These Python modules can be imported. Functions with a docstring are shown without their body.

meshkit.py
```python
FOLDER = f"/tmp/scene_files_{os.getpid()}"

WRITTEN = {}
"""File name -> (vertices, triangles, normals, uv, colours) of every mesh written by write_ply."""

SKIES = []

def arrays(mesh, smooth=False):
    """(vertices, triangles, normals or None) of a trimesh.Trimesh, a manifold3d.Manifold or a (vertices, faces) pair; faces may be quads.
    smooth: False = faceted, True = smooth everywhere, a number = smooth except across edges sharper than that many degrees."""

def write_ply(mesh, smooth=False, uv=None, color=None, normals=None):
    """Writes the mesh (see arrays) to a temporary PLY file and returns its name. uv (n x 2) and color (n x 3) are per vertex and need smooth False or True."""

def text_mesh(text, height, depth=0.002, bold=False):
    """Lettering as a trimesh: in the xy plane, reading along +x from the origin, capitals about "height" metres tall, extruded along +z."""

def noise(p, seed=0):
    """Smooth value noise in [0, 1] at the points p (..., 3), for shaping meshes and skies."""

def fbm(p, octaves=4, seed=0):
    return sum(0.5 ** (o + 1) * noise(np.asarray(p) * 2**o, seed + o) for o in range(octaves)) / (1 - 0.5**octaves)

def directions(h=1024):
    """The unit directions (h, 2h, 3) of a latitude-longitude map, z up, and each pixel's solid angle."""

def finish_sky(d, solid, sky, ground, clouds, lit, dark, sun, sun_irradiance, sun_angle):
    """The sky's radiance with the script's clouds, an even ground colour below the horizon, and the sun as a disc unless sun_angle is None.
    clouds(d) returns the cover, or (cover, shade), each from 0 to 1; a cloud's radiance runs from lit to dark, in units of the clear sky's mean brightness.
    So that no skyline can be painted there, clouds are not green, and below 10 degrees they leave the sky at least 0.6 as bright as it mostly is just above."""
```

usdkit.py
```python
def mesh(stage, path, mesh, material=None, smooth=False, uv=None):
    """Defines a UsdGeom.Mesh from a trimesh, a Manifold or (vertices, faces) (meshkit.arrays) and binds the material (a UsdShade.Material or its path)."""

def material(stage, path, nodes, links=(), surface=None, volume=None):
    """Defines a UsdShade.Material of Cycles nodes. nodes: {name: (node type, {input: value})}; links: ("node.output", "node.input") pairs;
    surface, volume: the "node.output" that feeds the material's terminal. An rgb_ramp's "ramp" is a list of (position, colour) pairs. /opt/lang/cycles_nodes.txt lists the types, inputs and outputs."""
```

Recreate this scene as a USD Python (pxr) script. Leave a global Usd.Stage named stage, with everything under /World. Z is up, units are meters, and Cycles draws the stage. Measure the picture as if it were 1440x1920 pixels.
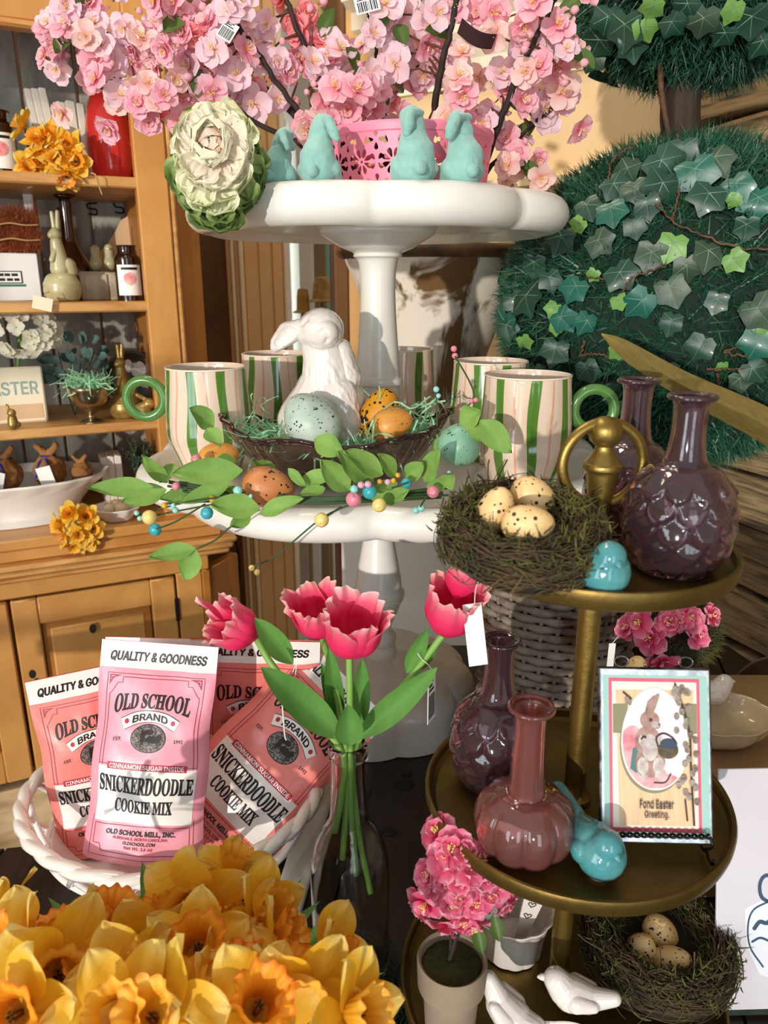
import math, random
import numpy as np, trimesh, manifold3d as m3
import usdkit, meshkit
from pxr import Usd, UsdGeom, UsdLux, UsdShade, Gf, Sdf, Vt
from shapely.geometry import Polygon, Point, LineString, box as sbox
from shapely import affinity
from shapely.ops import unary_union

stage = Usd.Stage.CreateInMemory()
UsdGeom.SetStageUpAxis(stage, 'Z')
WORLD = UsdGeom.Xform.Define(stage, '/World')
stage.SetDefaultPrim(WORLD.GetPrim())
UsdGeom.Scope.Define(stage, '/World/Looks')
V = lambda *a: np.array(a, float)
rng = np.random.default_rng(7)
rad = math.radians

# ------------------------------------------------------------------ camera, sky, sun, windows, exposure
F, PITCH, CZ = 1420.0, rad(17.0), 1.38            # focal length in pixels of the 1440 x 1920 frame, downward tilt, eye height
cam = UsdGeom.Camera.Define(stage, '/World/camera')
cam.AddTranslateOp().Set(Gf.Vec3d(0, 0, CZ))
cam.AddRotateXOp().Set(90 - math.degrees(PITCH))
cam.CreateHorizontalApertureAttr(36.0)
cam.CreateVerticalApertureAttr(48.0)
cam.CreateFocalLengthAttr(F / 1440 * 36)
cam.CreateClippingRangeAttr(Gf.Vec2f(0.05, 100))
cam.CreateFStopAttr(13.0)
cam.CreateFocusDistanceAttr(0.80)
cam.CreateExposureAttr(0.64)

dome = UsdLux.DomeLight.Define(stage, '/World/sky')
dome.CreateColorAttr(Gf.Vec3f(1.0, 0.95, 0.89))
dome.CreateIntensityAttr(0.10)

sun = UsdLux.DistantLight.Define(stage, '/World/sun')
sun.CreateAngleAttr(0.9); sun.CreateNormalizeAttr(True)
sun.CreateIntensityAttr(0.40)
sun.CreateColorAttr(Gf.Vec3f(1.0, 0.92, 0.82))
def look_along(d):
    z = -np.array(d, float) / np.linalg.norm(d); x = np.cross([0, 0, 1.0], z); x /= np.linalg.norm(x); y = np.cross(z, x)
    return Gf.Matrix4d(*x, 0, *y, 0, *z, 0, 0, 0, 0, 1)
sun.AddTransformOp().Set(look_along([math.sin(rad(20)) * math.cos(rad(4)), math.cos(rad(20)) * math.cos(rad(4)), -math.sin(rad(4))]))

def window_light(name, pos, target, w, h, power, col):
    l = UsdLux.RectLight.Define(stage, '/World/' + name)
    l.CreateWidthAttr(w); l.CreateHeightAttr(h); l.CreateIntensityAttr(power); l.CreateColorAttr(Gf.Vec3f(*col))
    m = look_along(np.array(target, float) - np.array(pos, float)); m.SetTranslateOnly(Gf.Vec3d(*pos))
    l.AddTransformOp().Set(m)
# the shop windows behind the photographer, and a warm ceiling lamp over the display
window_light('shop_window_light', (-1.9, -1.6, 1.45), (0.0, 1.0, 1.3), 0.85, 2.0, 3.9, (0.76, 0.90, 1.0))
window_light('shop_window_light_001', (0.55, -2.1, 1.45), (0.1, 1.0, 1.3), 0.75, 2.0, 2.7, (0.78, 0.91, 1.0))
window_light('ceiling_lamp_light', (-0.5, 0.9, 2.9), (-0.5, 1.2, 1.0), 0.35, 0.35, 14.0, (1.0, 0.82, 0.60))
window_light('ceiling_lamp_light_001', (-0.25, 1.75, 2.9), (-0.3, 2.0, 1.0), 0.3, 0.3, 12.0, (1.0, 0.86, 0.66))  # added warm fill to brighten door casing and hutch, no lamp known there

# ------------------------------------------------------------------ pixel of the photograph -> point in the room
def ray(px, py):
    a, b = (px - 720) / F, (py - 960) / F
    return V(a, math.cos(PITCH) - b * math.sin(PITCH), -math.sin(PITCH) - b * math.cos(PITCH))
def P(px, py, Y=None, z=None):
    r = ray(px, py)
    t = Y / r[1] if Y is not None else (z - CZ) / r[2]
    return V(0, 0, CZ) + t * r
def depth(p):
    return p[1] * math.cos(PITCH) + (CZ - p[2]) * math.sin(PITCH)
def span(n, p):                                    # n pixels at the depth of the point p, in metres
    return n / F * depth(p)

# ------------------------------------------------------------------ prims
taken = {}
def uniq(parent, name):
    k = (parent, name); n = taken.get(k, 0); taken[k] = n + 1
    return f'{parent}/{name}' if n == 0 else f'{parent}/{name}_{n:03d}'
def data(prim, label=None, cat=None, group=None, kind=None):
    for k, v in (('label', label), ('category', cat), ('group', group), ('kind', kind)):
        if v: prim.SetCustomDataByKey(k, v)
def gf(M):
    return Gf.Matrix4d(*[float(x) for x in np.asarray(M).T.ravel()])
class T:                                           # a thing (or a part with sub-parts): its prim, its matrix
    def __init__(self, prim, M): self.prim, self.M, self.path = prim, np.asarray(M, float), str(prim.GetPath())
def tr(*p): M = np.eye(4); M[:3, 3] = p if len(p) == 3 else p[0]; return M
def rot(axis, deg, M=None): return trimesh.transformations.rotation_matrix(rad(deg), {'x': [1, 0, 0], 'y': [0, 1, 0], 'z': [0, 0, 1]}.get(axis, axis) if isinstance(axis, str) else axis)
def sc(s): return np.diag([s, s, s, 1.0]) if np.ndim(s) == 0 else np.diag([*s, 1.0])
def aim(zdir, pos=(0, 0, 0), roll=0.0, s=1.0):       # z axis along zdir
    z = np.array(zdir, float); z /= np.linalg.norm(z)
    h = V(0, 0, 1) if abs(z[2]) < .95 else V(0, 1, 0)
    x = np.cross(h, z); x /= np.linalg.norm(x); y = np.cross(z, x)
    M = np.eye(4); M[:3, 0], M[:3, 1], M[:3, 2] = x, y, z
    M = M @ rot('z', roll) @ sc(s); M[:3, 3] = pos
    return M
def xaim(xdir, up=(0, 0, 1), pos=(0, 0, 0), s=1.0):     # x axis along xdir, z near up
    x = np.array(xdir, float); x /= np.linalg.norm(x); u = np.array(up, float)
    y = np.cross(u, x); n = np.linalg.norm(y)
    if n < 1e-6: y = np.cross([0.3, 1, 0.1], x); n = np.linalg.norm(y)
    y /= n; z = np.cross(x, y); M = np.eye(4); M[:3, 0], M[:3, 1], M[:3, 2], M[:3, 3] = x, y, z, pos
    return M @ sc(s)
def thing(name, label, cat, M=None, group=None, kind=None):
    M = np.eye(4) if M is None else (tr(*M) if np.ndim(M) == 1 else M)
    x = UsdGeom.Xform.Define(stage, uniq('/World', name)); x.AddTransformOp().Set(gf(M))
    data(x.GetPrim(), label, cat, group, kind)
    return T(x.GetPrim(), M)
def sub(parent, name, M=None):
    M = np.eye(4) if M is None else M
    x = UsdGeom.Xform.Define(stage, uniq(parent.path, name)); x.AddTransformOp().Set(gf(M))
    return T(x.GetPrim(), parent.M @ M)
def vf(m):
    if isinstance(m, (tuple, list)): 
        v, f = np.asarray(m[0], float), np.asarray(m[1], int)
        if f.shape[1] == 4: f = np.vstack([f[:, [0, 1, 2]], f[:, [0, 2, 3]]])
        return v, f
    if hasattr(m, 'to_mesh'):
        k = m.to_mesh(); return np.array(k.vert_properties[:, :3], float), np.array(k.tri_verts, int)
    return np.array(m.vertices), np.array(m.faces)
def xf(m, M):
    v, f = vf(m)[:2]; M = np.asarray(M)
    v = v @ M[:3, :3].T + M[:3, 3]
    return (v, f[:, ::-1]) if np.linalg.det(M[:3, :3]) < 0 else (v, f)
def cat_(ms):
    vs, fs, n = [], [], 0
    for m in ms:
        v, f = vf(m); vs.append(v); fs.append(f + n); n += len(v)
    return np.vstack(vs), np.vstack(fs)
def part(parent, name, m, mat, smooth=40, t=None, world=False, label=None, kind=None):
    """One mesh, in the parent's own coordinates (or the room's, with world=True). t: a number per vertex that the material may read."""
    path = uniq(parent.path if parent else '/World', name)
    v, f = vf(m)
    if world and parent is not None: v = (v - parent.M[:3, 3]) @ np.linalg.inv(parent.M[:3, :3]).T
    if t is not None and smooth not in (True, False): smooth = True
    g = usdkit.mesh(stage, path, (v, f), MATS[mat], smooth=smooth)
    if t is not None:
        pv = UsdGeom.PrimvarsAPI(g).CreatePrimvar('tt', Sdf.ValueTypeNames.FloatArray, 'vertex'); pv.Set(Vt.FloatArray.FromNumpy(np.asarray(t, np.float32)))
    data(g.GetPrim(), label=label, kind=kind)
    return T(g.GetPrim(), parent.M if parent else np.eye(4))
def single(name, m, mat, label, cat, smooth=40, group=None, kind=None, t=None):
    p = part(None, name, m, mat, smooth, t=t); data(p.prim, label, cat, group, kind); return p
def struct(name, m, mat, smooth=False):
    p = part(None, name, m, mat, smooth); data(p.prim, kind='structure'); return p
def kind_of(name):                                   # a class prim that copies refer to
    c = stage.CreateClassPrim(uniq('/World', name)); return T(c, np.eye(4))
def ref(parent, name, src, M, label=None, cat=None, group=None):
    x = UsdGeom.Xform.Define(stage, uniq(parent.path if parent else '/World', name)); x.AddTransformOp().Set(gf(M))
    p = x.GetPrim(); p.GetReferences().AddInternalReference(src.path); p.SetInstanceable(True)
    data(p, label, cat, group)
    return T(p, M)

# ------------------------------------------------------------------ materials
MATS = {}
def mat(name, col, rough=.5, col2=None, scale=8., sharp=None, stretch=None, dist=0., metal=0., spec=.5, bump=0., bscale=60., bstretch=None, trans=0., ior=1.5, transl=0.,
        coat=0., ramp=None, sheen=0., specks=None, emit=0., sss=0., detail=4.):
    n, l = {}, []
    n['p'] = ('principled_bsdf', dict(base_color=col, roughness=rough, metallic=metal, specular_ior_level=spec, transmission_weight=trans, ior=ior, coat_weight=coat, coat_roughness=.08))
    if sheen: n['p'][1].update(sheen_weight=sheen)
    if emit: n['p'][1].update(emission_color=col, emission_strength=emit)
    if sss: n['p'][1].update(subsurface_weight=sss, subsurface_radius=(.6, .35, .25), subsurface_scale=.01)
    n['tc'] = ('texture_coordinate', {})
    src = None
    if ramp is not None:
        n['at'] = ('attribute', {'attribute': 'tt'}); n['rt'] = ('rgb_ramp', {'ramp': ramp}); l.append(('at.fac', 'rt.fac')); src = 'rt.color'
    if col2 is not None:
        n['mp'] = ('mapping', {'scale': stretch or (1, 1, 1)}); l.append(('tc.object', 'mp.vector'))
        n['no'] = ('noise_texture', dict(scale=scale, detail=detail, roughness=.6, distortion=dist)); l.append(('mp.vector', 'no.vector'))
        a, b = sharp or (.35, .65)
        n['r'] = ('rgb_ramp', {'ramp': [(0, (0, 0, 0)), (a, (0, 0, 0)), (b, (1, 1, 1)), (1, (1, 1, 1))]}); l.append(('no.fac', 'r.fac'))
        n['mx'] = ('mix_color', dict(a=col, b=col2)); l.append(('r.color', 'mx.fac'))
        if src: l.append((src, 'mx.a'))
        src = 'mx.result'
    if specks:                                       # (scale, size, colour)
        n['vo'] = ('voronoi_texture', dict(scale=specks[0])); l.append(('tc.object', 'vo.vector'))
        n['vn'] = ('noise_texture', dict(scale=specks[0] * .45, detail=1.)); l.append(('tc.object', 'vn.vector'))
        n['vm'] = ('math', dict(math_type='multiply', value2=specks[1])); l.append(('vn.fac', 'vm.value1'))
        n['vp'] = ('math', dict(math_type='power', value2=2.2)); l.append(('vm.value', 'vp.value1'))
        n['vl'] = ('math', dict(math_type='less_than')); l += [('vo.distance', 'vl.value1'), ('vp.value', 'vl.value2')]
        n['vx'] = ('mix_color', dict(a=col, b=specks[2])); l.append(('vl.value', 'vx.fac'))
        if src: l.append((src, 'vx.a'))
        src = 'vx.result'
    if src:
        l.append((src, 'p.base_color'))
    if bump:
        n['bm'] = ('mapping', {'scale': bstretch or (1, 1, 1)}); l.append(('tc.object', 'bm.vector'))
        n['bn'] = ('noise_texture', dict(scale=bscale, detail=4., roughness=.6)); l.append(('bm.vector', 'bn.vector'))
        n['bu'] = ('bump', dict(strength=bump, distance=.002)); l += [('bn.fac', 'bu.height'), ('bu.normal', 'p.normal')]
    out = 'p.BSDF'
    if transl:
        n['tl'] = ('translucent_bsdf', dict(color=col)); n['mc'] = ('mix_closure', dict(fac=transl)); l += [('p.BSDF', 'mc.closure1'), ('tl.BSDF', 'mc.closure2')]
        if src: l.append((src, 'tl.color'))
        out = 'mc.closure'
    MATS[name] = usdkit.material(stage, '/World/Looks/' + name, n, l, surface=out)

# ------------------------------------------------------------------ shapes
def curve(pts, n=40):                                # Catmull-Rom through points
    p = np.asarray(pts, float); p = np.vstack([2 * p[0] - p[1], p, 2 * p[-1] - p[-2]]); k = len(p) - 3
    out = []
    for s in np.linspace(0, k - 1e-9, n):
        i = int(s); u = s - i; a, b, c, d = p[i:i + 4]
        out.append(.5 * (2 * b + (c - a) * u + (2 * a - 5 * b + 4 * c - d) * u * u + (3 * b - a - 3 * c + d) * u ** 3))
    return np.array(out)
def sheet(fn, nu, nv, close_u=False):                # fn(u, v) -> points, u across, v along; returns vertices, quads as triangles
    u = np.linspace(0, 1, nu + 1)[: nu if close_u else nu + 1]; v = np.linspace(0, 1, nv + 1)
    U, W = np.meshgrid(u, v); p = fn(U, W).reshape(-1, 3); m = len(u)
    j, i = np.meshgrid(np.arange(nv), np.arange(nu), indexing='ij'); i2 = (i + 1) % m
    a, b, c, d = j * m + i, j * m + i2, (j + 1) * m + i2, (j + 1) * m + i
    f = np.vstack([np.stack([a, b, c], -1).reshape(-1, 3), np.stack([a, c, d], -1).reshape(-1, 3)])
    return p, f
def lathe(prof, n=48, lobe=None):                    # prof: (r, z) from the bottom of the outside on; lobe(angle, r, z) -> factor on r
    pr = np.asarray(prof, float); a = np.linspace(0, 2 * np.pi, n, endpoint=False)
    R, A = np.meshgrid(pr[:, 0], a, indexing='ij'); Z = np.repeat(pr[:, 1][:, None], n, 1)
    if lobe is not None: R = R * lobe(A, R, Z)
    p = np.stack([R * np.cos(A), R * np.sin(A), Z], -1).reshape(-1, 3); m = len(pr)
    j, i = np.meshgrid(np.arange(m - 1), np.arange(n), indexing='ij'); i2 = (i + 1) % n
    q, b, c, d = j * n + i, j * n + i2, (j + 1) * n + i2, (j + 1) * n + i
    return p, np.vstack([np.stack([q, b, c], -1).reshape(-1, 3), np.stack([q, c, d], -1).reshape(-1, 3)])
def tube(pts, r, n=6, closed=False):
    p = np.asarray(pts, float); m = len(p); r = np.broadcast_to(np.asarray(r, float), m)
    tg = np.gradient(p, axis=0) if not closed else np.roll(p, -1, 0) - np.roll(p, 1, 0)
    tg /= np.maximum(np.linalg.norm(tg, axis=1, keepdims=True), 1e-12)
    h = V(0, 0, 1) if abs(tg[0][2]) < .9 else V(1, 0, 0); x = np.cross(tg[0], h); x /= np.linalg.norm(x)
    vs = []
    a = np.linspace(0, 2 * np.pi, n, endpoint=False)
    for i in range(m):
        x = x - tg[i] * (x @ tg[i]); x /= max(np.linalg.norm(x), 1e-9); y = np.cross(tg[i], x)
        vs.append(p[i] + r[i] * (np.cos(a)[:, None] * x + np.sin(a)[:, None] * y))
    v = np.vstack(vs); f = []
    for j in range(m if closed else m - 1):
        for i in range(n):
            i2 = (i + 1) % n; k = (j + 1) % m; a0, b0, c0, d0 = j * n + i, j * n + i2, k * n + i2, k * n + i
            f += [(a0, b0, c0), (a0, c0, d0)]
    if not closed:
        for i in range(1, n - 1): f += [(0, i + 1, i), ((m - 1) * n, (m - 1) * n + i, (m - 1) * n + i + 1)]
    return v, np.array(f)
def man_sphere(c, r, seg=20):
    return m3.Manifold.sphere(r, seg).translate(tuple(map(float, c)))
def blob(chains, edge=.004, it=8, dents=()):        # chains of (x, y, z, r): hulls of neighbouring spheres, joined and smoothed
    out = m3.Manifold()
    for ch in chains:
        s = [man_sphere(c[:3], c[3]) for c in ch]
        out += s[0] if len(s) == 1 else m3.Manifold.batch_boolean([m3.Manifold.batch_hull([a, b]) for a, b in zip(s, s[1:])], m3.OpType.Add)
    for c in dents: out -= man_sphere(c[:3], c[3])
    v, f = vf(out.refine_to_length(edge))
    t = trimesh.Trimesh(v, f, process=True); trimesh.smoothing.filter_taubin(t, iterations=it)
    return np.array(t.vertices), np.array(t.faces)
def normals(m):
    v, f = vf(m); t = trimesh.Trimesh(v, f, process=False); return np.array(t.vertex_normals)
def cbox(sx, sy, sz, c=.002, at=(0, 0, 0)):           # chamfered box about its centre
    c = min(c, sx / 3, sy / 3, sz / 3); p = []
    for a in (-1, 1):
        for b in (-1, 1):
            for d in (-1, 1):
                x, y, z = a * sx / 2, b * sy / 2, d * sz / 2
                p += [(x - a * c, y - b * c, z), (x - a * c, y, z - d * c), (x, y - b * c, z - d * c)]
    h = trimesh.convex.convex_hull(np.array(p)); return np.array(h.vertices) + np.array(at), np.array(h.faces)
def rbox(sx, sy, sz, r, seg=12):
    return vf(m3.Manifold.batch_hull([man_sphere((a * (sx / 2 - r), b * (sy / 2 - r), c * (sz / 2 - r)), r, seg) for a in (-1, 1) for b in (-1, 1) for c in (-1, 1)]))
def prism(poly, h):
    gs = [g for g in getattr(poly, 'geoms', [poly]) if g.geom_type == 'Polygon' and g.area > 0]
    return cat_([trimesh.creation.extrude_polygon(g, h, engine='earcut') for g in gs])
def flat(poly, edge=None):                           # triangulated polygon in the xy plane, facing +z
    gs = [g for g in getattr(poly, 'geoms', [poly]) if g.geom_type == 'Polygon' and g.area > 1e-12]
    ms = []
    for g in gs:
        v, f = trimesh.creation.triangulate_polygon(g, engine='earcut'); ms.append((np.c_[v, np.zeros(len(v))], f))
    v, f = cat_(ms)
    n = np.cross(v[f[:, 1]] - v[f[:, 0]], v[f[:, 2]] - v[f[:, 0]])[:, 2]; f = f[np.abs(n) > 1e-16]; n = n[np.abs(n) > 1e-16]; f[n < 0] = f[n < 0][:, ::-1]
    if edge: v, f = trimesh.remesh.subdivide_to_size(v, f, edge, max_iter=12)
    u, inv = np.unique(f, return_inverse=True); return v[u], inv.reshape(-1, 3)
def line2d(pts, w, step=.006):                        # a printed line of half-width w along a polyline in the xy plane
    q = np.array(LineString(pts).segmentize(step).coords)[:, :2]; d = np.gradient(q, axis=0); d /= np.linalg.norm(d, axis=1, keepdims=True); o = np.c_[-d[:, 1], d[:, 0]] * w; m = len(q)
    v = np.c_[np.vstack([q + o, q - o]), np.zeros(2 * m)]; return v, np.array([t for i in range(m - 1) for t in ((i, m + i, m + i + 1), (i, m + i + 1, i + 1))])
def ellipse(cx, cy, rx, ry, n=48):
    a = np.linspace(0, 2 * np.pi, n, endpoint=False); return Polygon(np.c_[cx + rx * np.cos(a), cy + ry * np.sin(a)])
def egg_prof(L, r, n=20):                            # along z, blunt end down
    t = np.linspace(0, np.pi, n); z = -L / 2 * np.cos(t); return np.c_[np.maximum(r * np.sin(t) * (1 - .16 * z / (L / 2)), 0), z]
def egg(L=.054, r=.02, n=28): return lathe(egg_prof(L, r), n)
def blade(L, W, cup=0., bend=0., notch=0., tip=.45, ruffle=0., nf=6, nu=6, nv=7, seed=0, fold=0., tw=0., point=1.0, serr=0.):
    """A petal or leaf from the origin along +x, facing +z: half-width grows to W at tip*L, closes round (point 1) or pointed (point > 1). Returns vertices, faces, t along it."""
    r = np.random.default_rng(seed); ph = r.uniform(0, 6.28, 3)
    def fn(u, v):
        s = u * 2 - 1
        w = np.where(v < tip, np.sin(np.clip(v / tip, 0, 1) * np.pi / 2) ** .8, np.sqrt(np.clip(1 - (np.clip((v - tip) / (1 - tip), 0, 1)) ** 2, 0, 1)) ** point)
        w = np.maximum(w, .06 * (v < .5)) * W
        x = L * v * (1 - notch * np.exp(-(s * 3) ** 2) * v ** 6 + serr * np.sin(s * 34 + ph[2]) * v ** 5); y = s * w * (1 + serr * 1.2 * np.sin(v * 46) * np.abs(s) ** 4)
        z = cup * (s ** 2) * w + fold * np.abs(s) * w + ruffle * v ** 1.5 * np.abs(s) ** .7 * np.sin(s * nf + ph[0] + v * 7) + ruffle * .7 * v ** 3 * np.sin(s * nf * 1.3 + ph[1])
        th = bend * v; c, q = np.cos(th), np.sin(th)
        xb = np.where(np.abs(bend) > 1e-4, np.sin(th) / (bend if abs(bend) > 1e-4 else 1) * L, x); zb = np.where(np.abs(bend) > 1e-4, (1 - np.cos(th)) / (bend if abs(bend) > 1e-4 else 1) * L, 0)
        xb = xb + (x - L * v); a = tw * v
        y2, z2 = y * np.cos(a) - z * np.sin(a), y * np.sin(a) + z * np.cos(a)
        return np.stack([xb - q * z2, y2, zb + c * z2], -1)
    v, f = sheet(fn, nu, nv)
    return v, f, np.repeat(np.linspace(0, 1, nv + 1), nu + 1)
class PickFont:                                      # lets text_mesh read another of the staged typefaces
    def __init__(self, name): self.name = name
    def glob(self, pat): import glob as g; return g.glob(pat.replace('Inter.woff2', self.name))
_sys_glob = meshkit.glob
def text(s, height, width=None, bold=True, serif=False, slant=0.):   # flat lettering centred on the origin; width squeezes it
    if serif:
        s = ''.join(chr(0x1D400 + ord(c) - 65) if 'A' <= c <= 'Z' else chr(0x1D41A + ord(c) - 97) if 'a' <= c <= 'z' else c for c in s)
        meshkit.glob = PickFont('NotoSansMath-Regular.woff2')
    try: m = meshkit.text_mesh(s, height, .001, bold)
    finally: meshkit.glob = _sys_glob
    v, f = vf(m); keep = (v[f][:, :, 2] > .0009).all(1); f = f[keep]; u, inv = np.unique(f, return_inverse=True); v, f = v[u], inv.reshape(-1, 3)
    v[:, 2] = 0; lo, hi = v.min(0), v.max(0); v[:, 0] -= (lo[0] + hi[0]) / 2; v[:, 1] -= (lo[1] + hi[1]) / 2
    if width: v[:, 0] *= width / (hi[0] - lo[0])
    v[:, 1] *= height / (hi[1] - lo[1]) if hi[1] > lo[1] else 1
    v[:, 0] += v[:, 1] * slant
    return v, f
# ------------------------------------------------------------------ the materials of this place
def H(h):
    c = np.array([int(h[i:i + 2], 16) for i in (0, 2, 4)]) / 255
    return tuple(np.where(c < .04045, c / 12.92, ((c + .055) / 1.055) ** 2.4))
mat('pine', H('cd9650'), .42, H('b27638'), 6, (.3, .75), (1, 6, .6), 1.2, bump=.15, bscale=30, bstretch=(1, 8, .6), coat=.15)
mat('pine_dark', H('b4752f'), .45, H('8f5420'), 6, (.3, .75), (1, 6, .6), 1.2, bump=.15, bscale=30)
mat('pine_edge', H('d8a764'), .45, H('b0763a'), 9, (.3, .7), (.6, 6, 4), 1.0)
mat('worn_plinth', H('cdb088'), .7, H('8d6a3c'), 5, (.4, .7), (1, 1, 4), .5, bump=.4, bscale=20)
mat('grey_board', H('a9a79c'), .8, H('6f675a'), 7, (.4, .75), (3, 3, .7), .8, bump=.4, bscale=25)
mat('dark_iron', H('241d16'), .5, metal=.6)
mat('cream_wall', H('d9bf96'), .8, H('d0b285'), 3, bump=.2, bscale=30)
mat('cream_trim', H('efdcb4'), .45, H('e2c796'), 5)
mat('tan_trim', H('dfb57c'), .5, H('d2a468'), 3)
mat('white_trim', H('ece4d2'), .5, H('d9ccb2'), 6)
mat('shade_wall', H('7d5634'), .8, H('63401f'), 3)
mat('floor_wood', H('6d4728'), .28, H('43280f'), 5, (.3, .7), (6, .5, 1), .8, coat=.3)
mat('table_wood', H('2c170a'), .45, H('120804'), 9, (.3, .75), (7, 1.1, 1), 2.2, bump=.35, bscale=22, bstretch=(10, 1, 1), coat=.12)
mat('barn_wood', H('a58f6a'), .85, H('33261a'), 8, (.40, .70), (.6, .6, 8), 1.5, bump=1.0, bscale=14, bstretch=(.6, .6, 7))
mat('far_white', H('f3efe4'), .6)
mat('far_olive', H('98875c'), .6)
mat('far_teal', H('63c3a6'), .5)
mat('straw', H('c9a05f'), .8, H('a37c3e'), 40)
mat('daylight_pane', (.85, .95, 1.0), .5, emit=1.6)

# ------------------------------------------------------------------ the room
struct('floor', cbox(8, 9, .06, .005, (0, 2.5, -.03)), 'floor_wood')
def wall_between(name, a, b, z0, z1, m, th=.08):       # a to b seen from the camera: left to right
    a, b = V(*a, 0), V(*b, 0); d = b - a; L = np.linalg.norm(d); ang = math.degrees(math.atan2(d[1], d[0]))
    return struct(name, xf(cbox(L, th, z1 - z0, .002, (L / 2, th / 2, (z0 + z1) / 2)), tr(a) @ rot('z', ang)), m)
W_A, W_B = V(.66, 1.86), V(-.10, 2.36)                  # the cream wall runs from the barn boards back to the doorway
wall_between('wall_back', W_B, W_A, 0, 3.0, 'cream_wall')
wall_between('wall_left', (-2.2, 2.02), (-.405, 2.15), 0, 3.0, 'shade_wall')
wall_between('wall_door', (-.40, 2.15), (-.10, 2.36), 2.05, 3.0, 'cream_wall')
wall_between('wall_side', (-2.25, -2.5), (-2.2, 2.02), 0, 3.0, 'cream_wall')
# barn boards on the right: each board by itself
B0, BD = V(.655, 1.87, 0), V(.36, -.93, 0)
BM = tr(B0) @ xaim(BD)
bw = thing('wall_right', None, None, BM); bw.prim.SetCustomDataByKey('kind', 'structure')
r = np.random.default_rng(11); z = 0.0; k = 0
while z < 2.9:
    h = .105 + .05 * r.random(); th = .05 + .022 * r.random()
    def fn(u, v, h=h, th=th, z=z, k=k):
        a = u * 2 * np.pi; q = np.sign(np.cos(a)) * np.abs(np.cos(a)) ** .2; w = np.sign(np.sin(a)) * np.abs(np.sin(a)) ** .2
        x = v * 2.6; wob = .006 * np.sin(x * 3 + k) + .004 * np.sin(x * 9 + 2 * k)
        nz = (meshkit.noise(np.stack([x * 4, q * 3 + k * 7, w * 9 + 0 * x], -1)) - .5) * .016
        return np.stack([x, -(q * th / 2 + nz) , z + h / 2 + w * (h / 2 - .003) + wob], -1)
    part(bw, 'plank', sheet(fn, 20, 40, True), 'barn_wood', 50); z += h; k += 1
wall_between('wall_right_backing', (.70, 1.92), (1.75, -.80), 0, 3.0, 'shade_wall')

def moulding(name, a, b, prof, m, z=0.):                # prof: (out from the wall, height) swept along a -> b; out is towards the camera's side
    a, b = V(*a, z), V(*b, z); d = (b - a) / np.linalg.norm(b - a); nrm = V(d[1], -d[0], 0)
    p = [np.array([e + nrm * o + V(0, 0, h) for o, h in prof]) for e in (a, b)]; n = len(prof)
    v = np.vstack(p); f = []
    for i in range(n):
        j = (i + 1) % n; f += [(i, j, n + j), (i, n + j, n + i)]
    cap = flat(Polygon(prof)); 
    ids = [int(np.argmin(np.linalg.norm(np.array(prof) - q[:2], axis=1))) for q in cap[0]]
    f += [tuple(ids[x] for x in t) for t in cap[1]] + [tuple(n + ids[x] for x in t[::-1]) for t in cap[1]]
    t = trimesh.Trimesh(v, f, process=True); t.fix_normals(); return struct(name, (t.vertices, t.faces), m)
ledge = [(0, -.10), (.012, -.10), (.012, -.075), (.03, -.06), (.03, -.045), (.05, -.03), (.05, -.012), (.075, -.006), (.075, .012), (0, .012)]
wd = (W_A - W_B) / np.linalg.norm(W_A - W_B)
zl = P(1110, 345, Y=2.0)[2]
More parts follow.
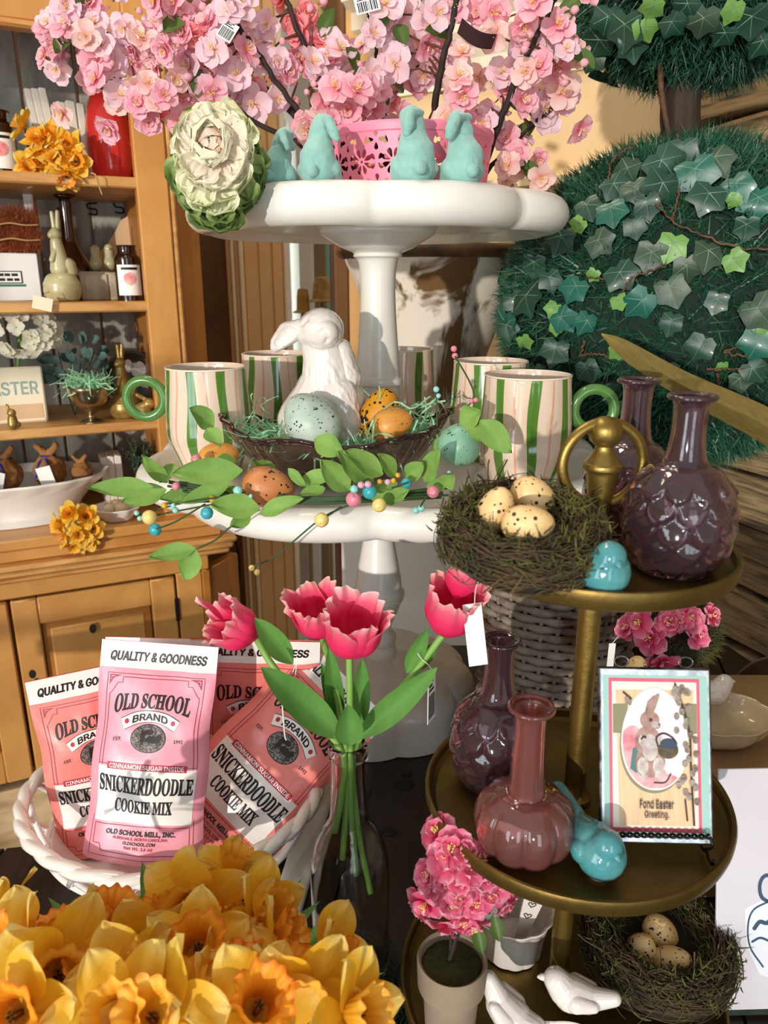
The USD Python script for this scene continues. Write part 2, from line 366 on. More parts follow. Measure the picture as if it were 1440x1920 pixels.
moulding('trim_1', W_B + wd * .08, W_A, ledge, 'cream_trim', zl)
crown = [(0, -.16), (.015, -.16), (.02, -.10), (.06, -.05), (.06, -.03), (.09, -.01), (.09, .03), (.12, .05), (.12, .09), (0, .09)]
moulding('trim_2', W_B, W_A, crown, 'white_trim', P(690, 40, Y=2.2)[2])
# the fluted door casing: tall strips of different widths and depths, as the mouldings of a casing are
x0 = P(430, 570, Y=2.06); k = 0
cas = thing('trim_3', None, None, tr(x0[0], 2.06, 0) @ rot('z', 8)); cas.prim.SetCustomDataByKey('kind', 'structure')
def sx(n): return n / F * 1.96
for px, w, out, m in ((0, 9, .02, 'tan_trim'), (9, 6, .045, 'cream_trim'), (15, 9, .03, 'tan_trim'), (24, 8, .05, 'cream_trim'), (32, 26, .035, 'tan_trim'), (58, 25, .03, 'tan_trim'), (83, 22, .022, 'tan_trim'), (105, 10, .04, 'white_trim')):
    part(cas, 'casing_strip', cbox(sx(w), .02 + out, 2.1, .004, (sx(px + w / 2), -out / 2, 1.05)), m)
jam = thing('trim_4', None, None, tr(P(620, 570, Y=2.26)[0], 2.26, 0) @ rot('z', 20)); jam.prim.SetCustomDataByKey('kind', 'structure')
for px, w, out, m in ((0, 26, .04, 'shade_wall'), (26, 52, .03, 'tan_trim'), (78, 60, .02, 'cream_trim')):
    part(jam, 'casing_strip', cbox(sx(w) * 1.1, .02 + out, 2.1, .004, (sx(px + w / 2) * 1.1, -out / 2, 1.05)), m)
# the room beyond the doorway
wall_between('wall_far', (-2.4, 4.8), (1.5, 4.8), 0, 3.0, 'far_white')
w = thing('window_1', None, None, (-1.05, 4.74, 1.5)); w.prim.SetCustomDataByKey('kind', 'structure')
part(w, 'pane', cbox(.9, .01, 1.4, .002), 'daylight_pane')
for x in (-.47, 0, .47): part(w, 'frame', cbox(.05, .05, 1.5, .004, (x, -.02, 0)), 'far_white')
for zz in (-.72, 0, .72): part(w, 'frame', cbox(.98, .05, .05, .004, (0, -.022, zz)), 'far_white')
fx = lambda px, Y: P(px, 520, Y=Y)[0]
t_ = thing('tall_shutter', 'narrow white and olive folding screen seen through the doorway', 'screen', (fx(575, 3.2), 3.2, 0))
part(t_, 'panel', cbox(.055, .03, 2.2, .004, (0, 0, 1.1)), 'far_white'); part(t_, 'panel', cbox(.05, .03, 2.2, .004, (.056, .01, 1.1)), 'far_olive')
t_ = thing('teal_door_panel', 'upright teal painted board behind the straw hats in the doorway', 'board', (fx(606, 3.4), 3.4, 0))
part(t_, 'board', cbox(.055, .03, .76, .004, (0, 0, 1.38)), 'far_teal'); part(t_, 'stile', cbox(.018, .035, 2.2, .003, (-.04, 0, 1.1)), 'far_white'); part(t_, 'stile', cbox(.05, .03, 1.0, .003, (0, 0, .5)), 'far_white')
for i, (px, py, w_, lab) in enumerate(((604, 545, .045, 'larger straw hat beyond the doorway, above the smaller one'), (568, 566, .030, 'smaller straw hat beyond the doorway, lower than its neighbour'))):
    p = P(px, py, Y=2.9); t_ = thing('straw_hat', lab, 'hat', tr(*p))
    part(t_, 'crown', lathe([(w_ * .8, -.03), (w_ * .76, .02), (w_ * .62, .045), (0, .05)], 24), 'straw'); part(t_, 'brim', lathe([(0, -.034), (w_ * 1.25, -.040), (w_ * 1.3, -.037), (w_ * .8, -.028), (0, -.026)], 24), 'straw')
    part(t_, 'stand', tube([(0, 0, -.03), (0, 0, -p[2])], .009, 8), 'far_olive')

# the two shop windows behind the photographer: frames and glazing bars, the daylight comes in through them
for n_, (pos, tgt, w, h) in enumerate((((-1.9, -1.6, 1.45), (0, 1.0, 1.3), .85, 2.0), ((.55, -2.1, 1.45), (.1, 1.0, 1.3), .75, 2.0))):
    d = V(*tgt) - V(*pos); d[2] = 0; d /= np.linalg.norm(d); X_ = V(d[1], -d[0], 0); M_ = np.eye(4); M_[:3, 0], M_[:3, 1], M_[:3, 3] = -X_, d, V(*pos) + d * .05; M_[:3, 2] = (0, 0, 1)
    w_ = thing(f'window_{n_ + 2}', None, None, M_); w_.prim.SetCustomDataByKey('kind', 'structure')
    for x in (-w / 2 - .03, w / 2 + .03): part(w_, 'frame', cbox(.06, .05, h + .12, .004, (x, 0, 0)), 'white_trim')
    for zz in (-h / 2 - .03, h / 2 + .03): part(w_, 'frame', cbox(w, .05, .06, .004, (0, 0, zz)), 'white_trim')
    part(w_, 'glazing_bar', cbox(.035, .03, h, .003), 'white_trim')
    for zz in (-h / 4, 0, h / 4): part(w_, 'glazing_bar', cbox(w, .028, .03, .003, (0, 0, zz)), 'white_trim')
# the dark wooden table that carries the display
tb = thing('display_table', 'dark stained plank table under the whole easter display', 'table', (0, .4, .75))
edge = [V(-.95, .655), V(-.36, .738), V(-.20, 1.24), V(.62, 1.24), V(.80, .5), V(.80, -.15), V(-.95, -.15)]
outline = Polygon([(e[0], e[1] - .4) for e in edge])
r = np.random.default_rng(3); x = -1.0; k = 0
ang = 12.0
while x < 1.3:
    w_ = .115 + .03 * r.random()
    strip = affinity.rotate(sbox(x, -1.5, x + w_ - .0022, 1.6), -ang, origin=(0, 0)).intersection(outline)
    if strip.area > 1e-4:
        v, f = prism(strip.buffer(-.0006), .035); v[:, 2] -= .035 + .0012 * r.random(); part(tb, 'plank', (v, f), 'table_wood')
    x += w_; k += 1
for e in ((-.85, .0), (.7, .0), (.55, 1.05)): part(tb, 'leg', cbox(.08, .08, .71, .006, (e[0], e[1] - .4, -.393)), 'table_wood')
mat('knot', H('0d0603'), .6)
for px, py, s in ((757, 1470, .009), (730, 1558, .006), (762, 1450, .005)):
    p = P(px, py, z=.75); part(tb, 'knot', xf(lathe([(0, .0005), (1, .0004), (1.15, -.001)][::-1], 16), tr(p[0], p[1], .7502) @ sc((s * 1.4, s, 1))), 'knot', world=True)

# ------------------------------------------------------------------ the pine hutch: x to its left end, y towards the viewer, z up
HO, HU, HN = V(-.399, 1.52, 0), V(-.906, -.422, 0), V(.422, -.906, 0)
HM = np.eye(4); HM[:3, 0], HM[:3, 1], HM[:3, 3] = HU / np.linalg.norm(HU), HN / np.linalg.norm(HN), HO
def hp(a, b, z): return (HM @ np.array([a, b, z, 1.0]))[:3]
def at_hutch(px, b, z):                               # the spot on a shelf: b out from the front, under the pixel column px
    n = HM[:3, 1]; q = ray(px, 700); o = HM[:3, 3] + n * b
    # solve in plan, on the plane b, for a pixel column at height z
    best = None
    for a in np.linspace(-.1, .8, 1801):
        p = hp(a, b, z); d = depth(p); e = abs(720 + F * p[0] / d - px)
        if best is None or e < best[0]: best = (e, a)
    return best[1]
hu = thing('pine_hutch', 'honey coloured pine hutch with open shelves over panelled doors', 'cabinet', HM)
def hb(name, a0, a1, b0, b1, z0, z1, m, c=.003): part(hu, name, cbox(a1 - a0, b1 - b0, z1 - z0, c, ((a0 + a1) / 2, (b0 + b1) / 2, (z0 + z1) / 2)), m)
WID = .95; S1, S2, S3, CT = 1.56, 1.342, 1.114, .912
hb('stile', 0, .058, -.03, 0, CT, 2.2, 'pine'); hb('bead', -.012, 0, -.026, -.004, CT, 2.2, 'pine_edge', .005)
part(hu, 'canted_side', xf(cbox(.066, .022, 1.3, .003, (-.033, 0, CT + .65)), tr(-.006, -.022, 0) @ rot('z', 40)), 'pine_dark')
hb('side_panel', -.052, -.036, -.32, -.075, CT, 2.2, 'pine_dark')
hb('stile', WID - .06, WID, -.03, 0, CT, 2.2, 'pine')
hb('header', .058, WID - .06, -.03, 0, 1.79, 1.90, 'pine'); hb('header_bead', .058, WID - .06, -.028, .006, 1.778, 1.79, 'pine_edge', .004)
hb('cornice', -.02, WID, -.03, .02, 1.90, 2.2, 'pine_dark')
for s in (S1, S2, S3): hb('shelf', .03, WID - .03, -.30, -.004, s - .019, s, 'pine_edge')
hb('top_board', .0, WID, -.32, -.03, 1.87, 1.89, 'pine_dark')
r = np.random.default_rng(5); a = .0
while a < WID:
    w_ = .085 + .04 * r.random(); hb('back_plank', a, a + w_ - .004, -.322 - .004 * r.random(), -.305, CT, 1.88, 'grey_board'); a += w_
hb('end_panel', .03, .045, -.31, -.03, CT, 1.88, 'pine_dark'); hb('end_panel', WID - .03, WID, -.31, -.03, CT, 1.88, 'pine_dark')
# counter and base
hb('counter', -.05, WID + .02, -.33, .03, CT - .022, CT, 'pine'); hb('counter_face', -.05, WID + .02, -.33, .022, .865, CT - .022, 'pine')
for z0, z1, o in ((.853, .865, .046), (.838, .853, .040), (.826, .838, .032)): hb('counter_moulding', -.062 - o + .03, WID + .03, -.33, o, z0, z1, 'pine_edge', .005)
hb('frieze', -.02, WID, -.33, .018, .79, .826, 'pine')
hb('base_side', -.022, -.004, -.33, .016, .0, .79, 'pine_dark'); hb('base_stile', -.004, .05, -.03, .016, .0, .79, 'pine'); hb('base_back', 0, WID, -.34, -.32, 0, .86, 'pine_dark')
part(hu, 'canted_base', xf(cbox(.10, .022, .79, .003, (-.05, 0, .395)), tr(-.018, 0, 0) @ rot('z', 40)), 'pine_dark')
hb('plinth', -.03, WID, -.33, .022, 0, .375, 'worn_plinth')
for d0, d1, hinge in ((.054, .366, .054), (.372, .69, .69)):
    d = sub(hu, 'door')
    def db(name, a0, a1, z0, z1, b0, b1, m='pine', c=.003): part(d, name, cbox(a1 - a0, b1 - b0, z1 - z0, c, ((a0 + a1) / 2, (b0 + b1) / 2, (z0 + z1) / 2)), m)
    db('door_stile', d0, d0 + .05, .39, .785, -.006, .018); db('door_stile', d1 - .047, d1, .39, .785, -.006, .018)
    db('door_rail', d0 + .05, d1 - .047, .728, .785, -.006, .0175); db('door_rail', d0 + .05, d1 - .047, .39, .46, -.006, .0175)
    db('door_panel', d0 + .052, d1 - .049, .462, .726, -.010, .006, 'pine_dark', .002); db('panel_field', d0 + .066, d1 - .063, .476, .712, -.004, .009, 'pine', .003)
    db('hinge', hinge - .004, hinge + .004, .685, .735, .012, .022, 'dark_iron', .001); db('hinge', hinge - .004, hinge + .004, .44, .49, .012, .022, 'dark_iron', .001)
    for a_, z_ in ((d1 - .02, .625), (d1 - .026, .605), (d0 + .17, .70)): part(d, 'knot', xf(lathe([(0, .0005), (1, .0004), (1.15, -.001)][::-1], 14), tr(a_, .0185, z_) @ rot('x', -90) @ sc((.006, .009, 1))), 'knot')
hb('cabinet_floor', 0, WID, -.32, 0, .39, .40, 'pine_dark')
# ------------------------------------------------------------------ the white two-tier wooden stand
mat('white_paint', H('eceae4'), .30, H('dcd8ce'), 6, (.4, .8), coat=.25)
CX, CY = -.008, 1.035
stand = thing('tiered_stand', 'large white wooden stand with two scalloped tiers on a turned column', 'cake stand', (CX, CY, .75))
def scallop(n, k, r0, ph):
    def lobe(a, r, z):
        s = np.abs(np.sin((a - ph) * n / 2)) ** .75
        return 1 - k * (1 - s) * np.clip((r - r0) / (r0 * .25), 0, 1)
    return lobe
def zc(y, Yf): return CZ - Yf * math.tan(PITCH + math.atan((y - 960) / F)) - .75
ZT, ZM = 1.474 - .75, 1.158 - .75
def tray(R, z, t, dip, n=8):
    arc = [(R - t * .55 + t * .55 * math.cos(a), z - t * .52 + t * .52 * math.sin(a)) for a in np.linspace(-math.pi / 2, math.pi * .62, 15)]
    return lathe([(.0, z - t * .72), (R * .5, z - t * .75), (R * .70, z - t * .80), (R * .72, z - t * .86), (R * .80, z - t * .9)] + arc + [(R - t * 1.15, z - dip), (R * .7, z - dip), (0, z - dip)], 192, scallop(n, .075, R * .74, -math.pi / 2))
part(stand, 'top_tray', tray(.240, ZT + .003, .042, .008), 'white_paint', 60)
part(stand, 'middle_tray', tray(.325, ZM, .036, .008), 'white_paint', 60)
px2 = lambda n: n / F * 1.02
up = [(430, 103), (437, 101), (448, 86), (462, 66), (468, 54), (473, 44), (480, 44), (486, 37), (510, 33), (550, 32), (600, 34), (660, 38), (700, 41), (712, 42), (716, 46), (726, 46), (730, 41), (760, 42)]
pr = [(px2(w), zc(y, 1.0)) for y, w in up][::-1]; pr[0] = (pr[0][0], ZM - .012); pr.append((px2(103), ZT - .024)); pr.append((0, ZT - .024))
part(stand, 'upper_column', lathe(curve(pr, 90), 64), 'white_paint', 50)
lo = [(985, 27), (1005, 28), (1040, 34), (1080, 42), (1110, 47), (1122, 49), (1126, 53), (1138, 53), (1142, 49), (1160, 42), (1185, 29), (1198, 27), (1204, 31), (1210, 36), (1220, 36), (1226, 31), (1232, 36), (1242, 37), (1248, 34), (1256, 40), (1264, 41), (1270, 38), (1280, 46), (1296, 47)]
pr = [(px2(w), zc(y, 1.0)) for y, w in lo][::-1]; pr.append((px2(27), ZM - .02))
part(stand, 'lower_column', lathe(curve(pr, 120), 64), 'white_paint', 50)
R = .146; arc = [(R - .03 + .03 * math.cos(a), .044 + .03 * math.sin(a)) for a in np.linspace(0, math.pi / 2, 9)]
part(stand, 'foot', lathe([(0, 0), (R, 0), (R, .03)] + arc + [(.08, .083), (.045, .09), (0, .092)], 192, scallop(8, .075, R * .70, -math.pi / 2 + .2)), 'white_paint', 50)

# ------------------------------------------------------------------ on the top tray: pink pierced basket
TT = 1.474 - .004
mat('pink_tin', H('f58aa6'), .42, spec=.4)
bk = thing('pierced_basket', 'round pink pierced metal basket behind the aqua rabbits', 'basket', (P(765, 300, Y=.985)[0], .985, TT))
def drop(L, w, n=14):                                # a drop-shaped hole pointing to +x from the origin
    a = np.linspace(0, 2 * np.pi, n, endpoint=False); return Polygon(np.c_[L * (.5 + .5 * np.cos(a)), w * np.sin(a) * (.35 + .65 * (.5 + .5 * np.cos(a)))])
per, hb_, rb = .036, .074, .094
circ = 2 * np.pi * rb; per = circ / round(circ / per); holes = []
for k in range(round(circ / per)):
    x = (k + .5) * per
    for j in range(8):
        holes.append(affinity.translate(affinity.rotate(affinity.translate(drop(.0098, .0036), .0034, 0), j * 45 + 22.5, origin=(0, 0)), x, .034))
    holes.append(ellipse(x, .034, .0016, .0016, 8))
    for zz, s in ((.012, 1), (.034, 1), (.055, 1)):
        for j in range(4): holes.append(affinity.translate(affinity.rotate(affinity.translate(drop(.0072, .0033), .0026, 0), j * 90 + (45 if zz == .034 else 0) , origin=(0, 0)), k * per, zz))
    for zz in (.0115, .0565): 
        for q in (-.0075, .0075): holes.append(affinity.translate(affinity.rotate(drop(.0075, .0030), 90 if zz < .03 else -90, origin=(0, 0)), x + q, zz + (-.002 if zz < .03 else .002)))
wall = sbox(0, .002, circ, .064).difference(unary_union(holes)).simplify(.0002)
ms = []; nst = 3 * round(circ / per)
for k in range(nst):
    g = wall.intersection(sbox(circ * k / nst, 0, circ * (k + 1) / nst, 1)); ms.append(prism(g, .0012))
v, f = cat_(ms)
a = v[:, 0] / rb; rr = rb + v[:, 2] + (v[:, 1] - .03) * .10
part(bk, 'wall', (np.c_[rr * np.cos(a), rr * np.sin(a), v[:, 1]], f), 'pink_tin', 30)
part(bk, 'rim', lathe([(rb + .0032, .062), (rb + .006, .064), (rb + .007, .071), (rb + .0055, .0735), (rb + .0035, .0735), (rb + .002, .071), (rb + .002, .062), (rb + .0032, .062)], 80), 'pink_tin')
part(bk, 'floor', lathe([(0, .0005), (rb - .002, .0005), (rb - .0005, .003), (0, .003)], 60), 'pink_tin')

# four flocked aqua rabbits
mat('aqua_flock', H('8fbfb6'), .85, H('80b0a8'), 30, sheen=.35, bump=.5, bscale=160)
def flock_rabbit(h, ear, seed):                       # seated, faces +y (away), ears laid back to one side
    s = h / .085
    ch = [[(0, 0, .016, .021), (0, -.004, .030, .019), (0, .004, .046, .0145)], [(-.010, .012, .010, .012), (-.011, .002, .018, .0135)], [(.010, .012, .010, .012), (.011, .002, .018, .0135)],
          [(0, .006, .058, .0125), (0, .012, .066, .0125), (0, .016, .072, .0115)], [(0, .010, .063, .011), (.002, .026, .060, .007)], [(0, -.022, .014, .0072)],
          [(.006, .006, .074, .005), (.012 * ear, -.006, .071, .0055), (.019 * ear, -.011, .058, .006), (.021 * ear, -.010, .050, .0042)],
          [(-.009, .018, .006, .007), (-.009, .024, .005, .006)], [(.009, .018, .006, .007), (.009, .024, .005, .006)]]
    m = blob(ch, .0032, 10)
    v = m[0] * s; n = normals((v, m[1])); v = v + n * ((meshkit.fbm(v * 130 + seed, 3) - .5) * .0026)[:, None]; v[:, 2] -= v[:, 2].min()
    return v, m[1]
for i, (px, top, ear, ang, Y, lab) in enumerate(((523, 238, 1, -30, .865, 'smallest aqua flocked rabbit, first in the row beside the ornamental cabbage'), (598, 212, 1.1, -15, .85, 'aqua flocked rabbit with its ear drooping over the pierced basket, second in the row'),
        (777, 198, -.5, 12, .84, 'tallest aqua flocked rabbit in front of the pink basket'), (868, 207, -1, 20, .855, 'aqua flocked rabbit at the far end of the row, ear laid back to the basket'))):
    p = P(px, 330, Y=Y); h = P(px, top, Y=Y)[2] - TT
    t_ = thing('rabbit_figurine', lab, 'rabbit figurine', tr(p[0], Y, TT) @ rot('z', ang), 'aqua rabbits on the top tray')
    m = flock_rabbit(h, ear, i * 3.1); m = (m[0] * (1.14, 1.1, 1), m[1]); k = m[0][:, 2] > .60 * h
    part(t_, 'body', m, 'aqua_flock', True)
    

# ornamental cabbage at the tray's edge
mat('kale', (1, 1, 1), .55, ramp=[(0, H('f8dccb')), (.25, H('faeedd')), (.45, H('f4f2d2')), (.62, H('dbe3a6')), (.8, H('a3b970')), (1, H('6d8a48'))], transl=.3)
mat('kale_heart', (1, 1, 1), .55, ramp=[(0, H('e8706c')), (.6, H('f09a8a')), (.9, H('f7cdb4')), (1, H('faeed8'))], transl=.3)
cp = P(405, 296, Y=.80)
cab = thing('ornamental_cabbage', 'cream and green ruffled ornamental cabbage hanging at the tray edge', 'cabbage', aim((.02, -.90, .38), cp, 0, .66) @ sc((.88, 1.10, 1.0)))
r = np.random.default_rng(21)
rings = [(6, .016, .015, 74, .0), (8, .027, .022, 58, .0), (9, .040, .031, 42, .0), (10, .053, .037, 26, .0), (11, .066, .042, 10, .35), (9, .078, .046, -6, 1.0), (9, .084, .046, -24, 1.2)]
for k, (n, L, W, tilt, green) in enumerate(rings):
    for i in range(n):
        Lr = L * r.uniform(.88, 1.1); v, f, t = blade(Lr, W * r.uniform(.85, 1.1), cup=.35, bend=-.55 if k > 2 else .35, tip=.78, ruffle=.0055 if k else .003, nf=17, nu=36, nv=11, serr=.035, seed=k * 40 + i)
        m = xf((v, f), tr(0, 0, .004 * (5 - k)) @ rot('z', 360 / n * i + k * 19 + r.uniform(-8, 8)) @ rot('y', -tilt + r.uniform(-8, 8)) @ tr(.004, 0, 0))
        part(cab, 'leaf', m, 'kale_heart' if k < 2 else 'kale', True, t=np.clip(.10 + (.32 if k < 3 else .30 + .50 * min(green, 1)) * t + .16 * (green > .5), 0, 1) if k >= 2 else t)
s_ = trimesh.creation.icosphere(2); part(cab, 'heart', (np.array(s_.vertices) * (.014, .014, .016) + (0, 0, .022), np.array(s_.faces)), 'kale_heart', True, t=np.full(len(s_.vertices), .3))
part(cab, 'stalk', tube([(0, 0, -.03), (0, 0, .012)], .012, 10), 'kale')

# ------------------------------------------------------------------ cherry blossom
mat('petal_pale', (1, 1, 1), .55, ramp=[(0, H('f4a0ae')), (.22, H('f9d3d6')), (.6, H('f9dae2')), (1, H('f1d9ea'))], transl=.35)
mat('petal_pink', (1, 1, 1), .55, ramp=[(0, H('f07a96')), (.4, H('f8b2c2')), (1, H('facdd8'))], transl=.35)
mat('petal_coral', (1, 1, 1), .55, ramp=[(0, H('e8506a')), (.5, H('f58c94')), (1, H('f8aab0'))], transl=.35)
mat('petal_blush', (1, 1, 1), .55, ramp=[(0, H('f29aa0')), (.4, H('f8cfc8')), (1, H('fadfda'))], transl=.35)
mat('stamen', H('f2dc8a'), .6)
mat('sepal', H('a8574a'), .6, H('7e8c42'), 60)
mat('bark', H('33231b'), .75, H('1c120d'), 40, stretch=(1, 1, .3), bump=.6, bscale=70)
mat('twig_brown', H('5c3423'), .7)
mat('leaf_green', H('5d7a35'), .5, H('47632a'), 14, transl=.2)
def blossom_kind(name, m, R, full, seed):
    k = kind_of(name); r = np.random.default_rng(seed)
    for ring, n, L, tilt in ((0, 5, R, 8), ) + (((1, 5, R * .80, 26), (2, 4, R * .5, 50)) if full else ((1, 3, R * .62, 34), )):
        for i in range(n):
            v, f, t = blade(L * r.uniform(.92, 1.06), L * .46 * r.uniform(.92, 1.1), cup=.30, bend=r.uniform(-.35, .2), notch=.10, tip=.62, ruffle=.0013, nf=6, nu=6, nv=6, seed=seed * 50 + ring * 9 + i)
            part(k, 'petal', xf((v, f), tr(0, 0, .0012 * ring) @ rot('z', 72 * i + 36 * ring + r.uniform(-9, 9)) @ rot('y', -tilt + r.uniform(-13, 11)) @ rot('x', r.uniform(-10, 10))), m, True, t=t)
    st = []
    for i in range(14):
        a = r.uniform(0, 6.28); q = r.uniform(.15, .6); e = V(math.cos(a) * q, math.sin(a) * q, 1) * R * r.uniform(.32, .48)
        st += [tube([(0, 0, 0), e], .00024, 3), xf(lathe([(0, -1), (.9, -.4), (.9, .4), (0, 1)], 5), tr(e) @ sc(.0007))]
    part(k, 'stamens', cat_(st), 'stamen', False)
    part(k, 'calyx', lathe(curve([(0, -.009), (.0012, -.008), (.003, -.0045), (.0022, .0005), (0, .001)], 9), 7), 'sepal', True)
    return k
KINDS = [blossom_kind('blossom_kind', 'petal_pale', .0255, False, 1), blossom_kind('blossom_kind', 'petal_pale', .0235, False, 2), blossom_kind('blossom_kind', 'petal_pink', .0225, True, 3),
         blossom_kind('blossom_kind', 'petal_pink', .0235, False, 4), blossom_kind('blossom_kind', 'petal_coral', .021, True, 5), blossom_kind('blossom_kind', 'petal_blush', .023, False, 6)]
bud = kind_of('bud_kind'); part(bud, 'petals', lathe(curve([(0, 0), (.004, .002), (.0062, .007), (.0042, .0125), (0, .0145)], 12), 10, lambda a, r_, z: 1 + .09 * np.sin(3 * a + z * 240)), 'petal_pink', True, t=np.full(120, .6)); part(bud, 'calyx', lathe(curve([(0, -.003), (.0025, -.001), (.0048, .004), (.004, .005)], 8), 8), 'sepal', True)
BR = [  # label, stem of (px, py, Y, radius), clusters (px, py, blossoms, kind weights)
 ('cherry branch arching lowest over the red egg and the daffodils on the shelf', [(610, 300, 1.0, 4), (470, 222, .98, 3.5), (380, 176, .96, 3), (300, 165, .95, 2.2), (225, 155, .94, 1.6)],
  [(185, 165, 3, 'pb'), (200, 120, 3, 'pb'), (240, 148, 3, 'bp'), (285, 200, 3, 'pb'), (300, 215, 2, 'b'), (345, 205, 2, 'p'), (255, 100, 3, 'pb'), (355, 165, 2, 'p'), (345, 245, 2, 'c'), (325, 130, 3, 'ap')]),
 ('cherry branch reaching furthest over the top of the pine hutch', [(620, 290, 1.02, 4), (480, 150, 1.0, 3.5), (380, 110, .98, 3), (275, 72, .96, 2.4), (170, 62, .95, 1.8), (122, 76, .95, 1.2)],
  [(120, 35, 3, 'ab'), (132, 62, 3, 'a'), (165, 12, 2, 'pb'), (172, 88, 3, 'a'), (105, 85, 1, 'p'), (122, 118, 2, 'p'), (215, 20, 3, 'ap'), (250, 35, 2, 'c'), (262, 112, 3, 'ab'), (215, 65, 2, 'p')]),
 ('cherry branch with a barcode tag, high at the hutch corner', [(640, 300, 1.0, 4.5), (545, 190, .98, 4), (480, 95, .96, 3.5), (440, 40, .95, 3), (405, -30, .95, 2.5)],
  [(348, 62, 4, 'pa'), (300, 50, 3, 'p'), (325, 15, 3, 'cp'), (385, 40, 3, 'p'), (395, 90, 4, 'cp'), (440, 25, 3, 'a'), (420, 120, 3, 'pa'), (462, 145, 2, 'p'), (450, 85, 2, 'p'), (375, 130, 3, 'bp')]),
 ('straight dark cherry stem leaning across the white cornice', [(660, 310, 1.02, 5), (600, 150, 1.0, 4.2), (560, 60, .98, 3.6), (530, -20, .98, 3.2)],
  [(520, 45, 3, 'cp'), (500, 100, 2, 'p'), (570, 25, 3, 'c'), (545, 85, 2, 'cp'), (480, 60, 2, 'p'), (600, 70, 2, 'c'), (575, 110, 2, 'c')]),
 ('cherry stem crossing low behind the cabbage', [(640, 315, 1.03, 4.5), (565, 215, 1.02, 4), (500, 180, 1.0, 3), (440, 190, .99, 2)],
  [(470, 190, 2, 'p'), (425, 190, 2, 'p'), (500, 150, 3, 'pa'), (540, 155, 2, 'p'), (385, 215, 2, 'a'), (395, 160, 3, 'a')]),
 ('full cherry branch massed in front over the pierced basket', [(720, 300, 1.03, 4), (680, 230, .99, 3.5), (640, 180, .96, 3), (600, 160, .94, 2)],
  [(577, 165, 2, 'a'), (615, 150, 3, 'ap'), (640, 175, 3, 'p'), (672, 130, 3, 'a'), (665, 195, 4, 'p'), (700, 165, 3, 'pa'), (625, 205, 3, 'p'), (690, 215, 3, 'bp'), (580, 195, 2, 'bp'), (668, 88, 2, 'a'), (725, 205, 3, 'p')]),
 ('bare budding cherry twig with green shoots in front of the cornice', [(740, 300, 1.05, 3.5), (715, 180, 1.04, 3), (705, 90, 1.03, 2.4), (695, 45, 1.03, 1.6), (688, 24, 1.03, 1.2)], [(735, 160, 2, 'c'), (645, 100, 1, 'p')]),
 ('thick forked cherry stem with pale open flowers at the picture top', [(805, 300, 1.03, 5.5), (818, 180, 1.0, 5), (838, 80, .98, 4.4), (862, -20, .97, 4)],
  [(795, 25, 3, 'a'), (745, 45, 3, 'pa'), (770, 90, 3, 'a'), (785, 125, 2, 'a'), (760, 130, 2, 'a'), (845, 65, 2, 'p'), (740, 105, 3, 'a'), (825, 25, 2, 'a'), (715, 25, 3, 'pc'), (865, 200, 2, 'b'), (858, 150, 3, 'b')]),
 ('cherry branch with large pale blooms beside the ivy globe', [(905, 330, 1.03, 5.5), (940, 220, 1.0, 5), (985, 110, .98, 4.2), (1020, 40, .97, 3.6), (1050, -20, .97, 3)],
  [(1028, 92, 2, 'a'), (985, 88, 1, 'a'), (945, 130, 3, 'a'), (1075, 95, 2, 'p'), (1055, 128, 2, 'p'), (1000, 30, 2, 'cb'), (950, 30, 3, 'cb'), (905, 40, 2, 'bc'), (1075, 50, 3, 'b'), (930, 190, 3, 'p'), (905, 205, 2, 'p'), (975, 130, 2, 'b')]),
 ('drooping cherry branch lowest beside the tray, over the cream wall', [(900, 340, 1.08, 4), (960, 270, 1.06, 3.4), (1010, 225, 1.04, 2.6), (1050, 190, 1.03, 2)],
  [(990, 205, 3, 'a'), (1000, 235, 2, 'ap'), (965, 262, 3, 'p'), (1040, 195, 2, 'b'), (990, 300, 3, 'b'), (1065, 175, 2, 'b'), (950, 305, 2, 'b'), (930, 240, 2, 'c')]),
]
WT = {'a': [0, 0, 1], 'p': [2, 3, 1], 'c': [4, 4, 2], 'b': [5, 5, 3]}
r = np.random.default_rng(77); nb = 0
